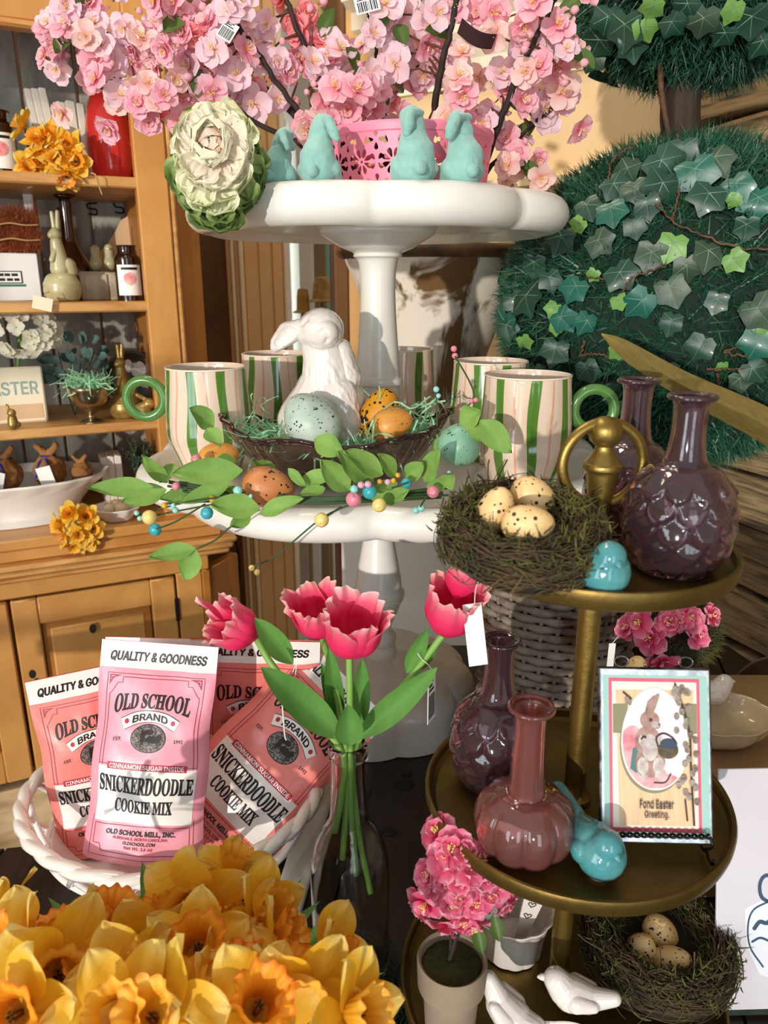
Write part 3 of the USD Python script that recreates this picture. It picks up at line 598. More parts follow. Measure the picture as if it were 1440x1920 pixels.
for lab, stem, cl in BR:
    pts = np.array([P(x, y, Y=Y) for x, y, Y, _ in stem]); rr = np.array([w for *_, w in stem]) * .00085
    base = pts[0]; t_ = thing('cherry_branch', lab, 'blossom branch', tr(*base), 'cherry blossom branches in the top tray')
    low = np.array([CX + .03 + (base[0] - CX) * .75, 1.02, TT + .004]); full = np.vstack([low, pts])
    c = curve(full, 40); cr = np.interp(np.linspace(0, 1, 40), np.linspace(0, 1, len(full)), np.r_[rr[0], rr]); c[8:] += r.normal(0, .0008, c[8:].shape)
    part(t_, 'stem', tube(c, cr, 8), 'bark', True, world=True)
    for cx_, cy_, n, ws in cl:
        # the cluster hangs at the depth of the stem point nearest to it in space
        Y = np.interp(cx_ if stem[0][0] < stem[-1][0] else -cx_, *(lambda q: ([x for x, _ in q], [y for _, y in q]))(sorted(((x if stem[0][0] < stem[-1][0] else -x), y) for x, _, y, _ in stem))) + r.uniform(-.018, .032)
        q = P(cx_, cy_, Y=Y); i = int(np.argmin(np.linalg.norm(c - q, axis=1) + .004 * np.arange(40)[::-1] * (np.arange(40) < 12)))
        mid = (c[i] + q) / 2 + V(r.uniform(-.01, .01), .008, r.uniform(0, .015))
        part(t_, 'twig', tube(curve([c[i], mid, q + V(0, .006, 0)], 10), np.linspace(.0016, .0008, 10), 5), 'twig_brown', True, world=True)
        for k in range(n + (1 if n > 2 else 0)):
            o = V(*r.normal(0, 1, 3)) * (.019, .014, .017) if n > 1 else V(0, 0, 0)
            d = V(o[0] * 22 + r.normal(0, .25), -1 + r.normal(0, .15), o[2] * 22 + .05 + r.normal(0, .25))
            kd = KINDS[WT[ws[int(r.integers(len(ws)))]][int(r.integers(3))]]
            M = aim(d, q + o, r.uniform(0, 360), r.uniform(.72, 1.0) * (.88 if cx_ < 420 else 1.0)); M[:3, 3] -= base
            ref(t_, 'blossom', kd, M); nb += 1
        if r.random() < .8:
            for _ in range(int(r.integers(1, 3))):
                bd_ = V(*r.normal(0, .012, 3)); M = aim(V(r.normal(0, 1), -.3 + r.normal(0, .5), r.normal(-.2, .8)), q + bd_, 0, r.uniform(.45, .75)); M[:3, 3] -= base; ref(t_, 'bud', bud, M)
        if r.random() < .28:
            v, f, tt = blade(.036, .010, cup=.3, bend=.5, tip=.4, point=1.5, fold=.3, seed=nb); part(t_, 'leaf', xf((v, f), xaim(V(r.normal(0, 1), -.4, r.normal(0, .8)), (0, -1, .3), q)), 'leaf_green', True, world=True)
BT = {}
for lab_key, lst in (('reaching furthest', [((132, 76), (108, 32), 42, .96)]), ('beside the ivy', [((1045, 20), (1100, -5), 40, .97), ((1040, 60), (1075, 20), 40, .97)]), ('bare budding', [((706, 62), (735, 20), 22, 1.02), ((702, 60), (725, 50), 16, 1.02)])):
    p = [x for x in stage.GetPrimAtPath('/World').GetChildren() if lab_key in str(x.GetCustomDataByKey('label'))][0]
    tq = T(p, np.array(UsdGeom.Xformable(p).GetLocalTransformation()).T)
    for a, b, n, Y in lst:
        A, B = P(*a, Y=Y), P(*b, Y=Y); L = np.linalg.norm(B - A); v, f, tt = blade(L * 1.05, L * .22, cup=.2, bend=.2, tip=.45, point=1.4, fold=.25); part(tq, 'leaf', xf((v, f), xaim(B - A, (0, -1, .2), A)), 'leaf_green', True, world=True)
# paper price tags tied into the branches
mat('paper_white', H('f2f0ec'), .6)
mat('print_black', H('14110f'), .6)
mat('thread', H('e9e4d8'), .6)
def barcode_tag(w, h, seed):
    r = np.random.default_rng(seed); bars, x = [], -w * .40
    while x < w * .40:
        b = w * r.uniform(.02, .06); bars.append(sbox(x, -h * .42, min(x + b, w * .4), h * .12)); x += b + w * r.uniform(.02, .05)
    rows = [sbox(-w * .38, h * q, w * (-.38 + .7 * e), h * (q + .05)) for q, e in ((.2, .9), (.3, .6), (.39, .8))]
    return unary_union(bars + rows)
def hang_tag(name, lab, p, w, h, M, seed, group=None, barcode=True):
    t_ = thing(name, lab, 'price tag', tr(*p) @ M, group)
    part(t_, 'card', cbox(w, h, .0006, .0002), 'paper_white')
    if barcode: part(t_, 'barcode', xf(flat(barcode_tag(w, h, seed)), tr(0, 0, .0005)), 'print_black', False)
    return t_
p = P(427, 58, Y=.925); tg = hang_tag('price_tag', 'small barcode tag stuck among the blossoms beside the hutch corner', p, .017, .021, aim((.1, -1, .3)) @ rot('z', -32), 5, 'barcode tags in the blossom'); part(tg, 'tie', tube([(0, .009, 0), (0, .016, -.004)], .0007, 5), 'thread')
p = P(688, 6, Y=.99); tg = hang_tag('price_tag', 'barcode tag hanging in front of the white cornice', p, .028, .02, aim((0, -1, .2)) @ rot('z', 14), 6, 'barcode tags in the blossom'); part(tg, 'tie', tube([(0, .009, 0), (0, .026, -.004)], .0007, 5), 'thread')
mat('dark_ribbon', H('2e1214'), .7, spec=.2)
p0, p1 = P(862, 48, Y=.95), P(926, 78, Y=.95); d = p1 - p0
def rb_(u, v):
    w = .0072 * 2 * (u - .5); c = p0 + v[..., None] * d + np.stack([0 * v, -.004 * np.sin(v * 3.1), -.006 * np.sin(v * np.pi)], -1); return c + np.stack([w * .35, 0 * w, w * 1.0], -1)
v, f = sheet(rb_, 4, 12); n = normals((v, f)) * .0007
single('ribbon_loop', cat_([(v + n, f), (v - n, f[:, ::-1])]), 'dark_ribbon', 'short dark maroon ribbon stretched between two cherry stems', 'ribbon', True)
# ------------------------------------------------------------------ on the middle tray: striped mugs
TM = 1.158 - .008                                     # the tray's face
mat('mug_glaze', (1, 1, 1), .10, ramp=[(0, H('4e7a2e')), (.27, H('55802f')), (.30, H('dfc8b4')), (.90, H('e2cdb9')), (.955, H('dcaa92')), (1, H('d79a80'))], coat=.5)
mat('mug_green', H('4f7d3a'), .14, coat=.6)
mat('mug_cream', H('ecdcca'), .2, coat=.4)
def mug_mesh(N=8, seed=0):
    out = [(0, 0), (.0335, 0), (.0355, .003), (.0390, .014), (.0455, .031), (.0508, .045), (.0518, .056), (.0508, .078), (.0492, .10), (.0480, .122), (.0478, .128), (.0468, .1305)]
    prof = np.vstack([curve(out[2:], 26), [(.0456, .1295), (.0448, .12), (.047, .06), (.044, .03), (.034, .008), (0, .006)]]); prof = np.vstack([out[:2], prof]); n = 192
    v, f = lathe(prof, n, lambda a, r, z: 1 + .006 * np.cos(N * a + .4) * (z > .01))
    a = np.arctan2(v[:, 1], v[:, 0]); q = a / (2 * np.pi) * N + .05 * np.sin(v[:, 2] * 45 + seed + 3 * a)
    fr = np.abs((q - np.floor(q)) - .5) * 2; rr = np.hypot(v[:, 0], v[:, 1]); inner = np.zeros(len(v), bool); inner[(len(prof) - 6) * n:] = True
    fr[inner] = .6; fr[: 2 * n] = .6
    return (v, f), fr
def ring_handle(R=.0225, r=.0062):
    a = np.linspace(0, 2 * np.pi, 40, endpoint=False); return tube(np.c_[R * np.cos(a), 0 * a, R * np.sin(a)], r, 12, True)
for i, (px, Y, hang, spin, lab) in enumerate(((393, .925, 180, 12, 'green striped mug with its ring handle towards the pine hutch'), (522, 1.10, 95, 30, 'green striped mug half hidden behind the white rabbit'), (752, 1.17, 80, 8, 'green striped mug mostly behind the white column'),
        (916, .995, 70, 40, 'green striped mug tucked behind another, right of the column'), (985, .845, 0, 22, 'green striped mug nearest the gold finial, ring handle to the ivy globe'))):
    x = P(px, 800, Y=Y)[0]; t_ = thing('striped_mug', lab, 'mug', (x, Y, TM), 'striped mugs on the middle tray')
    m, fr = mug_mesh(8, i); part(t_, 'cup', xf(m, rot('z', spin)), 'mug_glaze', True, t=fr)
    part(t_, 'handle', xf(ring_handle(), rot('z', hang) @ tr(.0505 + .0255, 0, .092)), 'mug_green', True)
    part(t_, 'rim', tube(np.c_[.0473 * np.cos(np.linspace(0, 6.2832, 60, endpoint=False)), .0473 * np.sin(np.linspace(0, 6.2832, 60, endpoint=False)), np.full(60, .1303)], .0012, 6, True), 'mug_cream', True)

# amethyst shell dish with paper grass
mat('amethyst_glass', H('c39b92'), .05, trans=.95, ior=1.45)
mat('amethyst_rim', H('3a1210'), .08, coat=.5, trans=.3)
mat('paper_grass', H('9fe0ae'), .6, H('c4f0c8'), 30, transl=.3)
DB = V(P(628, 830, Y=.885)[0], .885, TM)
dish = thing('shell_dish', 'oval amethyst glass shell dish with fluted sides, filled with paper grass', 'dish', DB)
def rim_z(a): return .058 + .022 * np.abs(np.cos(a)) ** 4 + .004 * np.cos(7 * a + .5)
def dish_pt(a, s, off=0.):
    A, B = .132 + off, .082 + off; rr = .30 + .70 * s ** .62
    rib = 1 + .020 * np.cos(30 * a) * s
    rad_ = rr * rib * (1 + .03 * np.cos(7 * a + .5) * s)
    return np.stack([A * rad_ * np.sign(np.cos(a)) * np.abs(np.cos(a)) ** .9, B * rad_ * np.sin(a), rim_z(a) * s ** 1.55 + .002], -1)
def dish_fn(u, v):
    a = u * 2 * np.pi; s = np.where(v < .5, v * 2, (1 - v) * 2); inner = (v > .5)
    p = dish_pt(a, np.clip(s, 0, 1)); q = dish_pt(a, np.clip(s, 0, 1), -.0035); q[..., 2] += .0035 * (1 - s)
    return np.where(inner[..., None], q, p)
v, f = sheet(dish_fn, 240, 36, True)
caps = []
for k, up in ((0, False), (36, True)):
    ids = np.arange(240) + k * 240; c = v[ids].mean(0); v = np.vstack([v, c]); ci = len(v) - 1
    caps += [((ci, ids[(i + 1) % 240], ids[i]) if not up else (ci, ids[i], ids[(i + 1) % 240])) for i in range(240)]
part(dish, 'bowl', (v, np.vstack([f, caps])), 'amethyst_glass', True)
a = np.linspace(0, 2 * np.pi, 160, endpoint=False); part(dish, 'rim', tube(dish_pt(a, np.ones(160), -.0018), .0026, 8, True), 'amethyst_rim', True)
def shreds(n, place, seed, L=(.03, .07), w=.0011):
    r = np.random.default_rng(seed); ms = []
    for _ in range(n):
        c = place(r); d = r.normal(0, 1, 3) * (1, 1, .45); d /= np.linalg.norm(d); k = r.normal(0, 1, 3); l = r.uniform(*L); m = 7
        s = np.linspace(-.5, .5, m)[:, None]; p = c + d * s * l + np.cross(d, k) * (s ** 2 - .08) * l * .9 + V(0, 0, 1) * np.sin(s * 9 + r.uniform(0, 6)) * .003
        x = np.cross(d, r.normal(0, 1, 3)); x /= np.linalg.norm(x); tw = r.uniform(-1.5, 1.5)
        y = np.cross(d, x); wd_ = w * (np.cos(s * tw) * x + np.sin(s * tw) * y)
        v = np.vstack([p - wd_, p + wd_]); f = [(i, i + 1, m + i + 1) for i in range(m - 1)] + [(i, m + i + 1, m + i) for i in range(m - 1)]
        ms.append((v, np.array(f)))
    return cat_(ms)
def in_dish(r):
    a = r.uniform(0, 6.283); q = math.sqrt(r.uniform(0, 1)); x, y = .118 * q * math.cos(a), .068 * q * math.sin(a)
    top = .050 + .020 * (x / .12) ** 2 - .01 * (1 - q); low = .012 + .03 * q * q
    return DB + V(x, y, top + r.normal(0, .004) if r.random() < .6 else r.uniform(low, max(top, low + .001)))
gm = shreds(520, in_dish, 4)
loose = shreds(34, lambda r: P(r.uniform(470, 880), r.uniform(740, 800), Y=r.uniform(.84, .95)), 9, (.03, .06))
single('paper_grass', cat_([gm, loose]), 'paper_grass', 'mint green shredded paper grass heaped in the glass shell dish', 'paper grass', False, kind='stuff')

# white china rabbit
mat('white_china', H('e6ded7'), .12, coat=.6, spec=.6)
RB = V(P(612, 828, Y=.905)[0], .905, TM + .028); S = .000640
def q_(px, py, y, r): return ((px - 612) * S, y * S, (832 - py) * S, r * S)
rabbit = thing('china_rabbit', 'glossy white china rabbit sitting in the glass shell dish, nose up', 'rabbit figurine', RB)
ch = [[q_(572, 775, 14, 55), q_(600, 735, 8, 54), q_(618, 695, 0, 50), q_(614, 655, -4, 41), q_(604, 615, -6, 37)],
      [q_(578, 785, -10, 50), q_(560, 805, -20, 38)], [q_(604, 606, -6, 42), q_(610, 602, -20, 40)], [q_(610, 608, -28, 31), q_(619, 604, -44, 23)], [q_(616, 616, -32, 17), q_(622, 619, -40, 13)],
      [q_(640, 715, -28, 32), q_(655, 765, -34, 25), q_(651, 812, -36, 15), q_(648, 822, -46, 14)], [q_(656, 725, 6, 30), q_(668, 770, 2, 19), q_(672, 800, -4, 18)],
      [q_(535, 815, -26, 20), q_(560, 822, -46, 15)], [q_(640, 640, -6, 24), q_(650, 690, -4, 30)], [q_(630, 588, 2, 14), q_(640, 594, 6, 8)]]
ear = [[q_(572, 596, -10, 14), q_(549, 607, -12, 21)], [q_(549, 607, -12, 21), q_(530, 624, -10, 15)], [q_(530, 624, -10, 15), q_(524, 632, -9, 10)]]
hol = [q_(551, 606, -36, 18), q_(541, 615, -34, 17), q_(532, 624, -28, 12)]
ear_m = blob(ear, .0022, 6, dents=hol)
body = blob(ch + [[q_(596, 592, -38, 5)]], .0026, 10)
v, f = body; n = normals(body)
zz = v[:, 2] / S; fur = np.clip(np.minimum((832 - 640 - zz) / 30, zz / 40), 0, 1) * np.clip((v[:, 0] / S + 60) / 60, .15, 1)
nf = meshkit.fbm(np.stack([v[:, 0] * 190 + v[:, 2] * 55, v[:, 1] * 190, v[:, 2] * 80], -1), 3) - .5
v = v + n * (fur * nf * .0042)[:, None]
def crease(v, pts, w, dpt):                            # a fine drawn line pressed into the surface
    d = np.full(len(v), 9.); c = curve(pts, 40)
    for p in c: d = np.minimum(d, np.linalg.norm(v - p, axis=1))
    return dpt * np.exp(-(d / w) ** 2)
for pts, w, dp in (([q_(575, 590, -34, 0)[:3], q_(583, 584, -40, 0)[:3], q_(592, 588, -44, 0)[:3]], .0030, .0034), ([q_(594, 628, -52, 0)[:3], q_(612, 630, -60, 0)[:3], q_(622, 618, -62, 0)[:3], q_(619, 606, -62, 0)[:3]], .0028, .0034), ([q_(606, 597, -62, 0)[:3], q_(613, 593, -64, 0)[:3]], .0022, .0022)):
    v = v - n * crease(v, pts, w, dp)[:, None]
part(rabbit, 'body', (v, f), 'white_china', True); part(rabbit, 'ear', ear_m, 'white_china', True); part(rabbit, 'ear', blob([[q_(632, 590, 4, 9), q_(640, 597, 10, 8), q_(643, 606, 14, 5)]], .002, 5), 'white_china', True)

# eggs
mat('egg_sage', H('bccabf'), .45, specks=(230, .95, H('3b4438')), col2=H('9fb6a4'), scale=60)
mat('egg_yellow', H('d99a1e'), .45, specks=(170, 1.15, H('2c1a08')), col2=H('c9861a'), scale=50)
mat('egg_orange', H('e2a04c'), .4, specks=(200, .8, H('a8601c')), col2=H('d58f3c'), scale=50)
mat('egg_brown', H('cd8a55'), .42, specks=(190, .85, H('4a2710')), col2=H('bf7846'), scale=50)
mat('egg_teal', H('86b69c'), .38, specks=(210, .85, H('33553f')), col2=H('78aa90'), scale=50)
mat('egg_cream', H('f1cf95'), .42, specks=(260, .98, H('3a2412')), col2=H('eac182'), scale=60)
def egg_thing(name, lab, p, axis, L, r_, m, group=None):
    part_ = single(name, xf(egg(L, r_), aim(axis, p)), m, lab, 'egg', True, group); return part_
egg_thing('speckled_egg', 'sage speckled egg leaning against the white rabbit', P(585, 792, Y=.835), (-.45, 0, .55), .072, .0305, 'egg_sage')
egg_thing('speckled_egg', 'tall yellow speckled egg beside the white rabbit', P(712, 777, Y=.895), (.3, 0, .8), .066, .0235, 'egg_yellow')
egg_thing('speckled_egg', 'small orange egg half sunk in paper grass before the yellow one', P(735, 796, Y=.855), (.9, .1, .35), .050, .0195, 'egg_orange')
egg_thing('speckled_egg', 'tan brown egg lying in the garland at the tray front', P(503, 914, Y=.735), (.95, .1, -.22), .0535, .0205, 'egg_brown')
egg_thing('speckled_egg', 'pale teal egg at the end of the shell dish', P(862, 832, Y=.78), (.25, -.2, .9), .045, .0225, 'egg_teal')
egg_thing('speckled_egg', 'orange egg hidden behind the leaves near the striped mug', P(410, 860, Y=.80), (.9, .3, .3), .045, .018, 'egg_orange')

# garland of felt leaves and wooden berries
mat('felt_leaf', H('85ac52'), .7, H('729c48'), 40, transl=.12, bump=.3, bscale=200)
mat('stem_green', H('2f4a26'), .6)
for nm, h in (('berry_turquoise', '38a3ae'), ('berry_pink', 'd98292'), ('berry_yellow', 'e3cd7b'), ('berry_gold', 'dda52c'), ('berry_aqua', '8fd0c9'), ('berry_lilac', 'd9a6b9')): mat(nm, H(h), .35, coat=.2)
G0 = P(600, 950, Y=.725); gar = thing('berry_garland', 'leafy egg garland with wooden berries lying along the middle tray edge', 'garland', tr(*G0))
r = np.random.default_rng(31)
for i in range(11):
    a, b = P(300 + 40 * r.random(), 900 + 45 * r.random(), Y=.735), P(790 + 60 * r.random(), 912 + 24 * r.random(), Y=.745)
    m1, m2 = P(470 + 30 * r.random(), 925 + 14 * r.random(), Y=.722), P(640, 932 + 12 * r.random(), Y=.716)
    part(gar, 'stem', tube(curve([a, m1, m2, b], 24), .0013, 5), 'stem_green', True, world=True)
LV = [(287, 913, 170, 923, 36, .70), (312, 918, 232, 944, 38, .73), (314, 905, 262, 852, 26, .735), (455, 882, 327, 897, 48, .715), (433, 905, 343, 950, 30, .712), (487, 953, 395, 950, 44, .700), (470, 965, 430, 990, 26, .70),
      (367, 1028, 282, 1048, 32, .69), (368, 1032, 350, 1088, 40, .69), (401, 800, 354, 766, 38, .80), (388, 803, 414, 838, 30, .79), (400, 872, 447, 868, 32, .755), (487, 962, 578, 938, 32, .705), (540, 878, 577, 916, 18, .73),
      (590, 822, 648, 856, 40, .745), (655, 920, 597, 862, 42, .71), (700, 905, 622, 848, 46, .705), (718, 890, 640, 850, 42, .70), (742, 892, 704, 852, 32, .72), (762, 896, 797, 866, 32, .72), (796, 903, 830, 840, 36, .72),
      (862, 792, 908, 772, 42, .765), (900, 788, 957, 850, 44, .75), (720, 942, 772, 918, 26, .715), (832, 912, 852, 888, 30, .72), (330, 870, 300, 905, 24, .745), (560, 905, 640, 890, 30, .73), (360, 925, 300, 940, 26, .735), (520, 890, 470, 868, 28, .76), (610, 915, 560, 935, 24, .715), (690, 930, 760, 940, 24, .72), (800, 915, 845, 905, 26, .735), (815, 850, 850, 815, 26, .79), (470, 940, 420, 915, 26, .73), (745, 905, 700, 925, 24, .72), (655, 885, 610, 900, 30, .735), (880, 800, 920, 830, 30, .77)]
for i, (x0, y0, x1, y1, w, Y) in enumerate(LV):
    A, B = P(x0, y0, Y=Y), P(x1, y1, Y=Y - .012); L = np.linalg.norm(B - A); sg = 1 if i % 3 else -1
    v, f, tt = blade(L * 1.04, span(w, A) * .56, cup=.12, bend=r.uniform(.2, .5), tip=.40, point=1.6, fold=.28, ruffle=.0016, nf=4, nu=8, nv=12, seed=i, tw=r.uniform(-.35, .35))
    part(gar, 'leaf', xf((v, f), xaim(B - A, (r.uniform(-.3, .3), -.9, .55), A)), 'felt_leaf', True, world=True)
BY = [(291, 993, 12, 'turquoise', .69), (388, 962, 12, 'turquoise', .69), (693, 922, 14, 'turquoise', .69), (762, 906, 10, 'turquoise', .70), (663, 936, 15, 'pink', .69), (812, 922, 12, 'pink', .71), (368, 862, 10, 'pink', .76), (280, 970, 14, 'yellow', .68), (711, 947, 14, 'yellow', .685),
      (603, 975, 14, 'yellow', .68), (308, 948, 6, 'gold', .69), (398, 936, 7, 'gold', .70), (256, 962, 5, 'aqua', .68), (262, 972, 5, 'aqua', .68), (325, 948, 5, 'aqua', .69), (329, 957, 6, 'aqua', .69), (412, 937, 6, 'aqua', .70), (416, 946, 7, 'aqua', .70), (446, 920, 9, 'aqua', .70), (470, 930, 4, 'aqua', .70),
      (664, 917, 8, 'aqua', .685), (677, 909, 7, 'lilac', .685), (690, 908, 7, 'lilac', .685), (727, 904, 6, 'lilac', .70), (712, 903, 5, 'gold', .70), (738, 901, 5, 'gold', .70), (746, 891, 5, 'gold', .705), (790, 953, 7, 'aqua', .695), (780, 957, 7, 'aqua', .695), (842, 886, 4, 'aqua', .72), (434, 866, 6, 'yellow', .755), (310, 890, 6, 'pink', .74), (330, 912, 8, 'pink', .72),
      (472, 1065, 6, 'yellow', .665), (482, 1073, 6, 'yellow', .665), (851, 654, 6, 'pink', .80), (853, 667, 6, 'pink', .80), (884, 752, 5, 'pink', .79), (892, 750, 5, 'pink', .79), (866, 768, 5, 'pink', .79), (818, 730, 6, 'aqua', .80), (822, 742, 5, 'aqua', .80)]
for px, py, w, c, Y in BY:
    p = P(px, py, Y=Y); s_ = span(w, p); part(gar, 'berry', xf(lathe([(0, -1), (.35, -.94), (.72, -.70), (.95, -.3), (1, 0), (.95, .3), (.72, .70), (.35, .94), (.14, .86), (0, .8)], 16), aim((r.normal(0, .6), -1, r.normal(.2, .5)), p, 0, s_)), 'berry_' + c, True, world=True)
for pl in ([(487, 955), (430, 990), (405, 1012), (368, 1030)], [(660, 945), (603, 972), (520, 1040), (476, 1062)], [(640, 950), (600, 976)], [(385, 945), (330, 978), (293, 992)], [(440, 938), (350, 955), (282, 968)], [(470, 928), (360, 940), (258, 965)], [(853, 668), (880, 715), (888, 745), (866, 775)], [(640, 930), (693, 920)], [(735, 915), (765, 905)], [(800, 930), (788, 950)], [(820, 800), (818, 735)]):
    Y1 = .70 if pl[0][1] > 800 or pl[-1][1] > 900 else .795
    Y2 = .685 if pl[0][1] > 800 and pl[-1][1] > 800 else .80
    pts = [P(x, y, Y=Y1 + (Y2 - Y1) * i / (len(pl) - 1)) for i, (x, y) in enumerate(pl)]
    part(gar, 'twig', tube(curve(pts, 18), .0009, 5), 'stem_green', True, world=True)
# ------------------------------------------------------------------ the gold three-tier stand
mat('old_gold', H('a08748'), .36, H('806830'), 22, (.35, .7), metal=.85, bump=.25, bscale=90)
mat('gold_dark', H('78622f'), .42, H('5e4a20'), 18, (.35, .7), metal=.75, bump=.25, bscale=60)
GX, GY = .157, .53
gs = thing('gold_stand', 'antique gold three-tier tray stand with a ball finial and ring handle', 'tray stand', (GX, GY, .75))
TZ = [1.184, .970, .772]; TR = [.0995, .1225, .142]
def gold_tray(R, z):
    return lathe([(0, z - .0035), (R - .006, z - .0035), (R - .0015, z - .001), (R, z + .004), (R + .0004, z + .009), (R - .0006, z + .0115), (R - .0025, z + .0118), (R - .004, z + .0105), (R - .005, z + .004), (R - .0085, z + .0008), (0, z)], 120)
for z, R in zip(TZ, TR):
    part(gs, 'tray', gold_tray(R, z - .75), 'gold_dark', 35)
for a, b in ((0, .768), (.773, .967), (.9705, 1.181)):
    a = max(a, .752)
    pr = [(0, a), (.0135, a), (.0135, a + .004), (.0092, a + .010), (.0086, a + .02), (.0086, b - .012), (.0092, b - .006), (.012, b - .002), (.012, b), (0, b)] if b > .77 else [(0, a), (.10, a), (.10, .764), (.02, .768), (0, .768)]
    part(gs, 'pole' if b > .77 else 'base_disc', lathe([(r_, z - .75) for r_, z in pr], 40), 'old_gold', 35)
def gz(y): return CZ - GY * math.tan(PITCH + math.atan((y - 960) / F)) - .75
def gr(n): return n / F * .545
fin = [(1052, 24), (1046, 24), (1040, 17), (1012, 16), (1004, 19), (1000, 19), (994, 15), (960, 19), (900, 28), (882, 31), (879, 36), (870, 36), (866, 32), (856, 25), (846, 19), (839, 17), (835, 17), (832, 21), (824, 28), (812, 31), (800, 30), (790, 24), (783, 14), (780, 0)]
part(gs, 'finial', lathe(curve([(gr(w), gz(y)) for y, w in fin], 110), 48), 'old_gold', 50)
a = np.linspace(0, 2 * np.pi, 60, endpoint=False); rc = P(1130, 870, Y=GY)
part(gs, 'ring_handle', tube(np.c_[rc[0] + .0300 * np.cos(a), GY + .004 * np.cos(a), rc[2] + .0300 * np.sin(a)], .0040, 10, True), 'old_gold', True, world=True)

# twig and moss nests with three quail eggs each
mat('nest_twig', H('5e4930'), .85, H('35271a'), 30)
mat('nest_moss', H('626229'), .9, H('33351a'), 40)
mat('nest_core', H('2a2112'), .95)
def nest(name, lab, c, R, h, seed, tilt=0):
    t_ = thing(name, lab, 'nest', tr(*c) @ rot('x', tilt), None); r = np.random.default_rng(seed)
    pr = [(0, .001), (R * .62, .001), (R * .88, h * .25), (R * .93, h * .6), (R * .74, h * .86), (R * .58, h * .70), (R * .35, h * .56), (0, h * .52)]
    v, f = lathe(curve(pr, 30), 48); v = v * (1 + .05 * (meshkit.noise(v * 120 + seed) - .5))[:, None]; part(t_, 'core', (v, f), 'nest_core', True)
    def strands(n, m, rad_, spread, lo, hi):
        out = []
        for _ in range(n):
            a0 = r.uniform(0, 6.283); L = r.uniform(lo, hi); s = np.linspace(0, 1, 8); u = r.uniform(-1.15, 1.15)   # u: where across the wall's section
            u2 = u + r.normal(0, .45); uu = u + (u2 - u) * s; ang = a0 + L * s * (1 if r.random() < .5 else -1)
            # section of the wall: an arc from inside bottom over the rim to outside bottom
            th = np.clip(uu, -1.25, 1.4) * 1.35; rr = R * (.72 + .235 * np.sin(th)) + r.normal(0, .0013); zz = h * (.42 + .50 * np.cos(th)) + r.normal(0, .0016) + .002 * np.sin(s * 7 + a0 * 3)
            rr = rr + spread * (s - .5) * r.normal(0, 1) ; zz = np.maximum(zz + spread * (s - .5) * r.normal(0, 1), .001)
            out.append(tube(np.c_[rr * np.cos(ang), rr * np.sin(ang), zz], rad_ * r.uniform(.7, 1.3) * np.linspace(1, .5, 8), 3))
        return cat_(out)
    def tufts(n):
        out = []
        for _ in range(n):
            a0 = r.uniform(0, 6.283); th = r.uniform(-1.2, 1.5); p = V(R * (.72 + .25 * math.sin(th)) * math.cos(a0), R * (.72 + .25 * math.sin(th)) * math.sin(a0), h * (.42 + .52 * math.cos(th)))
            for _ in range(5):
                q = p + r.normal(0, .0022, 3); d = r.normal(0, 1, 3); out.append(tube([q, q + d * .0022, q + d * .004 + V(0, 0, .001)], [.00075, .0006, .0002], 3))
        return cat_(out)
    data(part(t_, 'twigs', strands(620, 'w', .00055, .004, .4, 1.5), 'nest_twig', False).prim, kind='stuff')
    data(part(t_, 'stray_twigs', strands(46, 'w', .0007, .022, .25, .6), 'nest_twig', False).prim, kind='stuff')
    data(part(t_, 'moss', cat_([strands(260, 'm', .00075, .003, .15, .5), tufts(260)]), 'nest_moss', False).prim, kind='stuff')
    return t_
N1 = V(P(977, 1000, Y=.492)[0], .492, TZ[0] + .0115)
nest('twig_nest', 'mossy twig nest with three cream eggs beside the gold finial', N1, .0595, .038, 41, 13)
for px, py, z, ax, lab in ((930, 957, 1.2300, (.25, -.1, .9), 'cream speckled egg in the upper nest, nearest the striped mugs'), (1000, 930, 1.2345, (.8, 0, -.35), 'cream speckled egg at the back of the upper nest'), (990, 983, 1.229, (1, -.05, .06), 'cream speckled egg lying flat at the front of the upper nest')):
    egg_thing('quail_egg', lab, P(px, py, z=z), ax, .0345, .0128, 'egg_cream')
N2 = V(P(1232, 1800, Y=.535)[0], .535, TZ[2] + .0115)
nest('twig_nest', 'dark mossy nest with three eggs on the lowest gold tray', N2, .069, .048, 43)
for px, py, z, ax, lab in ((1240, 1750, .813, (.6, 0, -.6), 'cream egg highest of three in the lower nest'), (1201, 1783, .812, (.15, -.2, .9), 'cream egg in the lower nest, nearest the gold pole'), (1257, 1806, .812, (.8, -.1, .4), 'cream egg in the lower nest, nearest the viewer')):
    egg_thing('quail_egg', lab, P(px, py, z=z), ax, .0375, .0138, 'egg_cream')

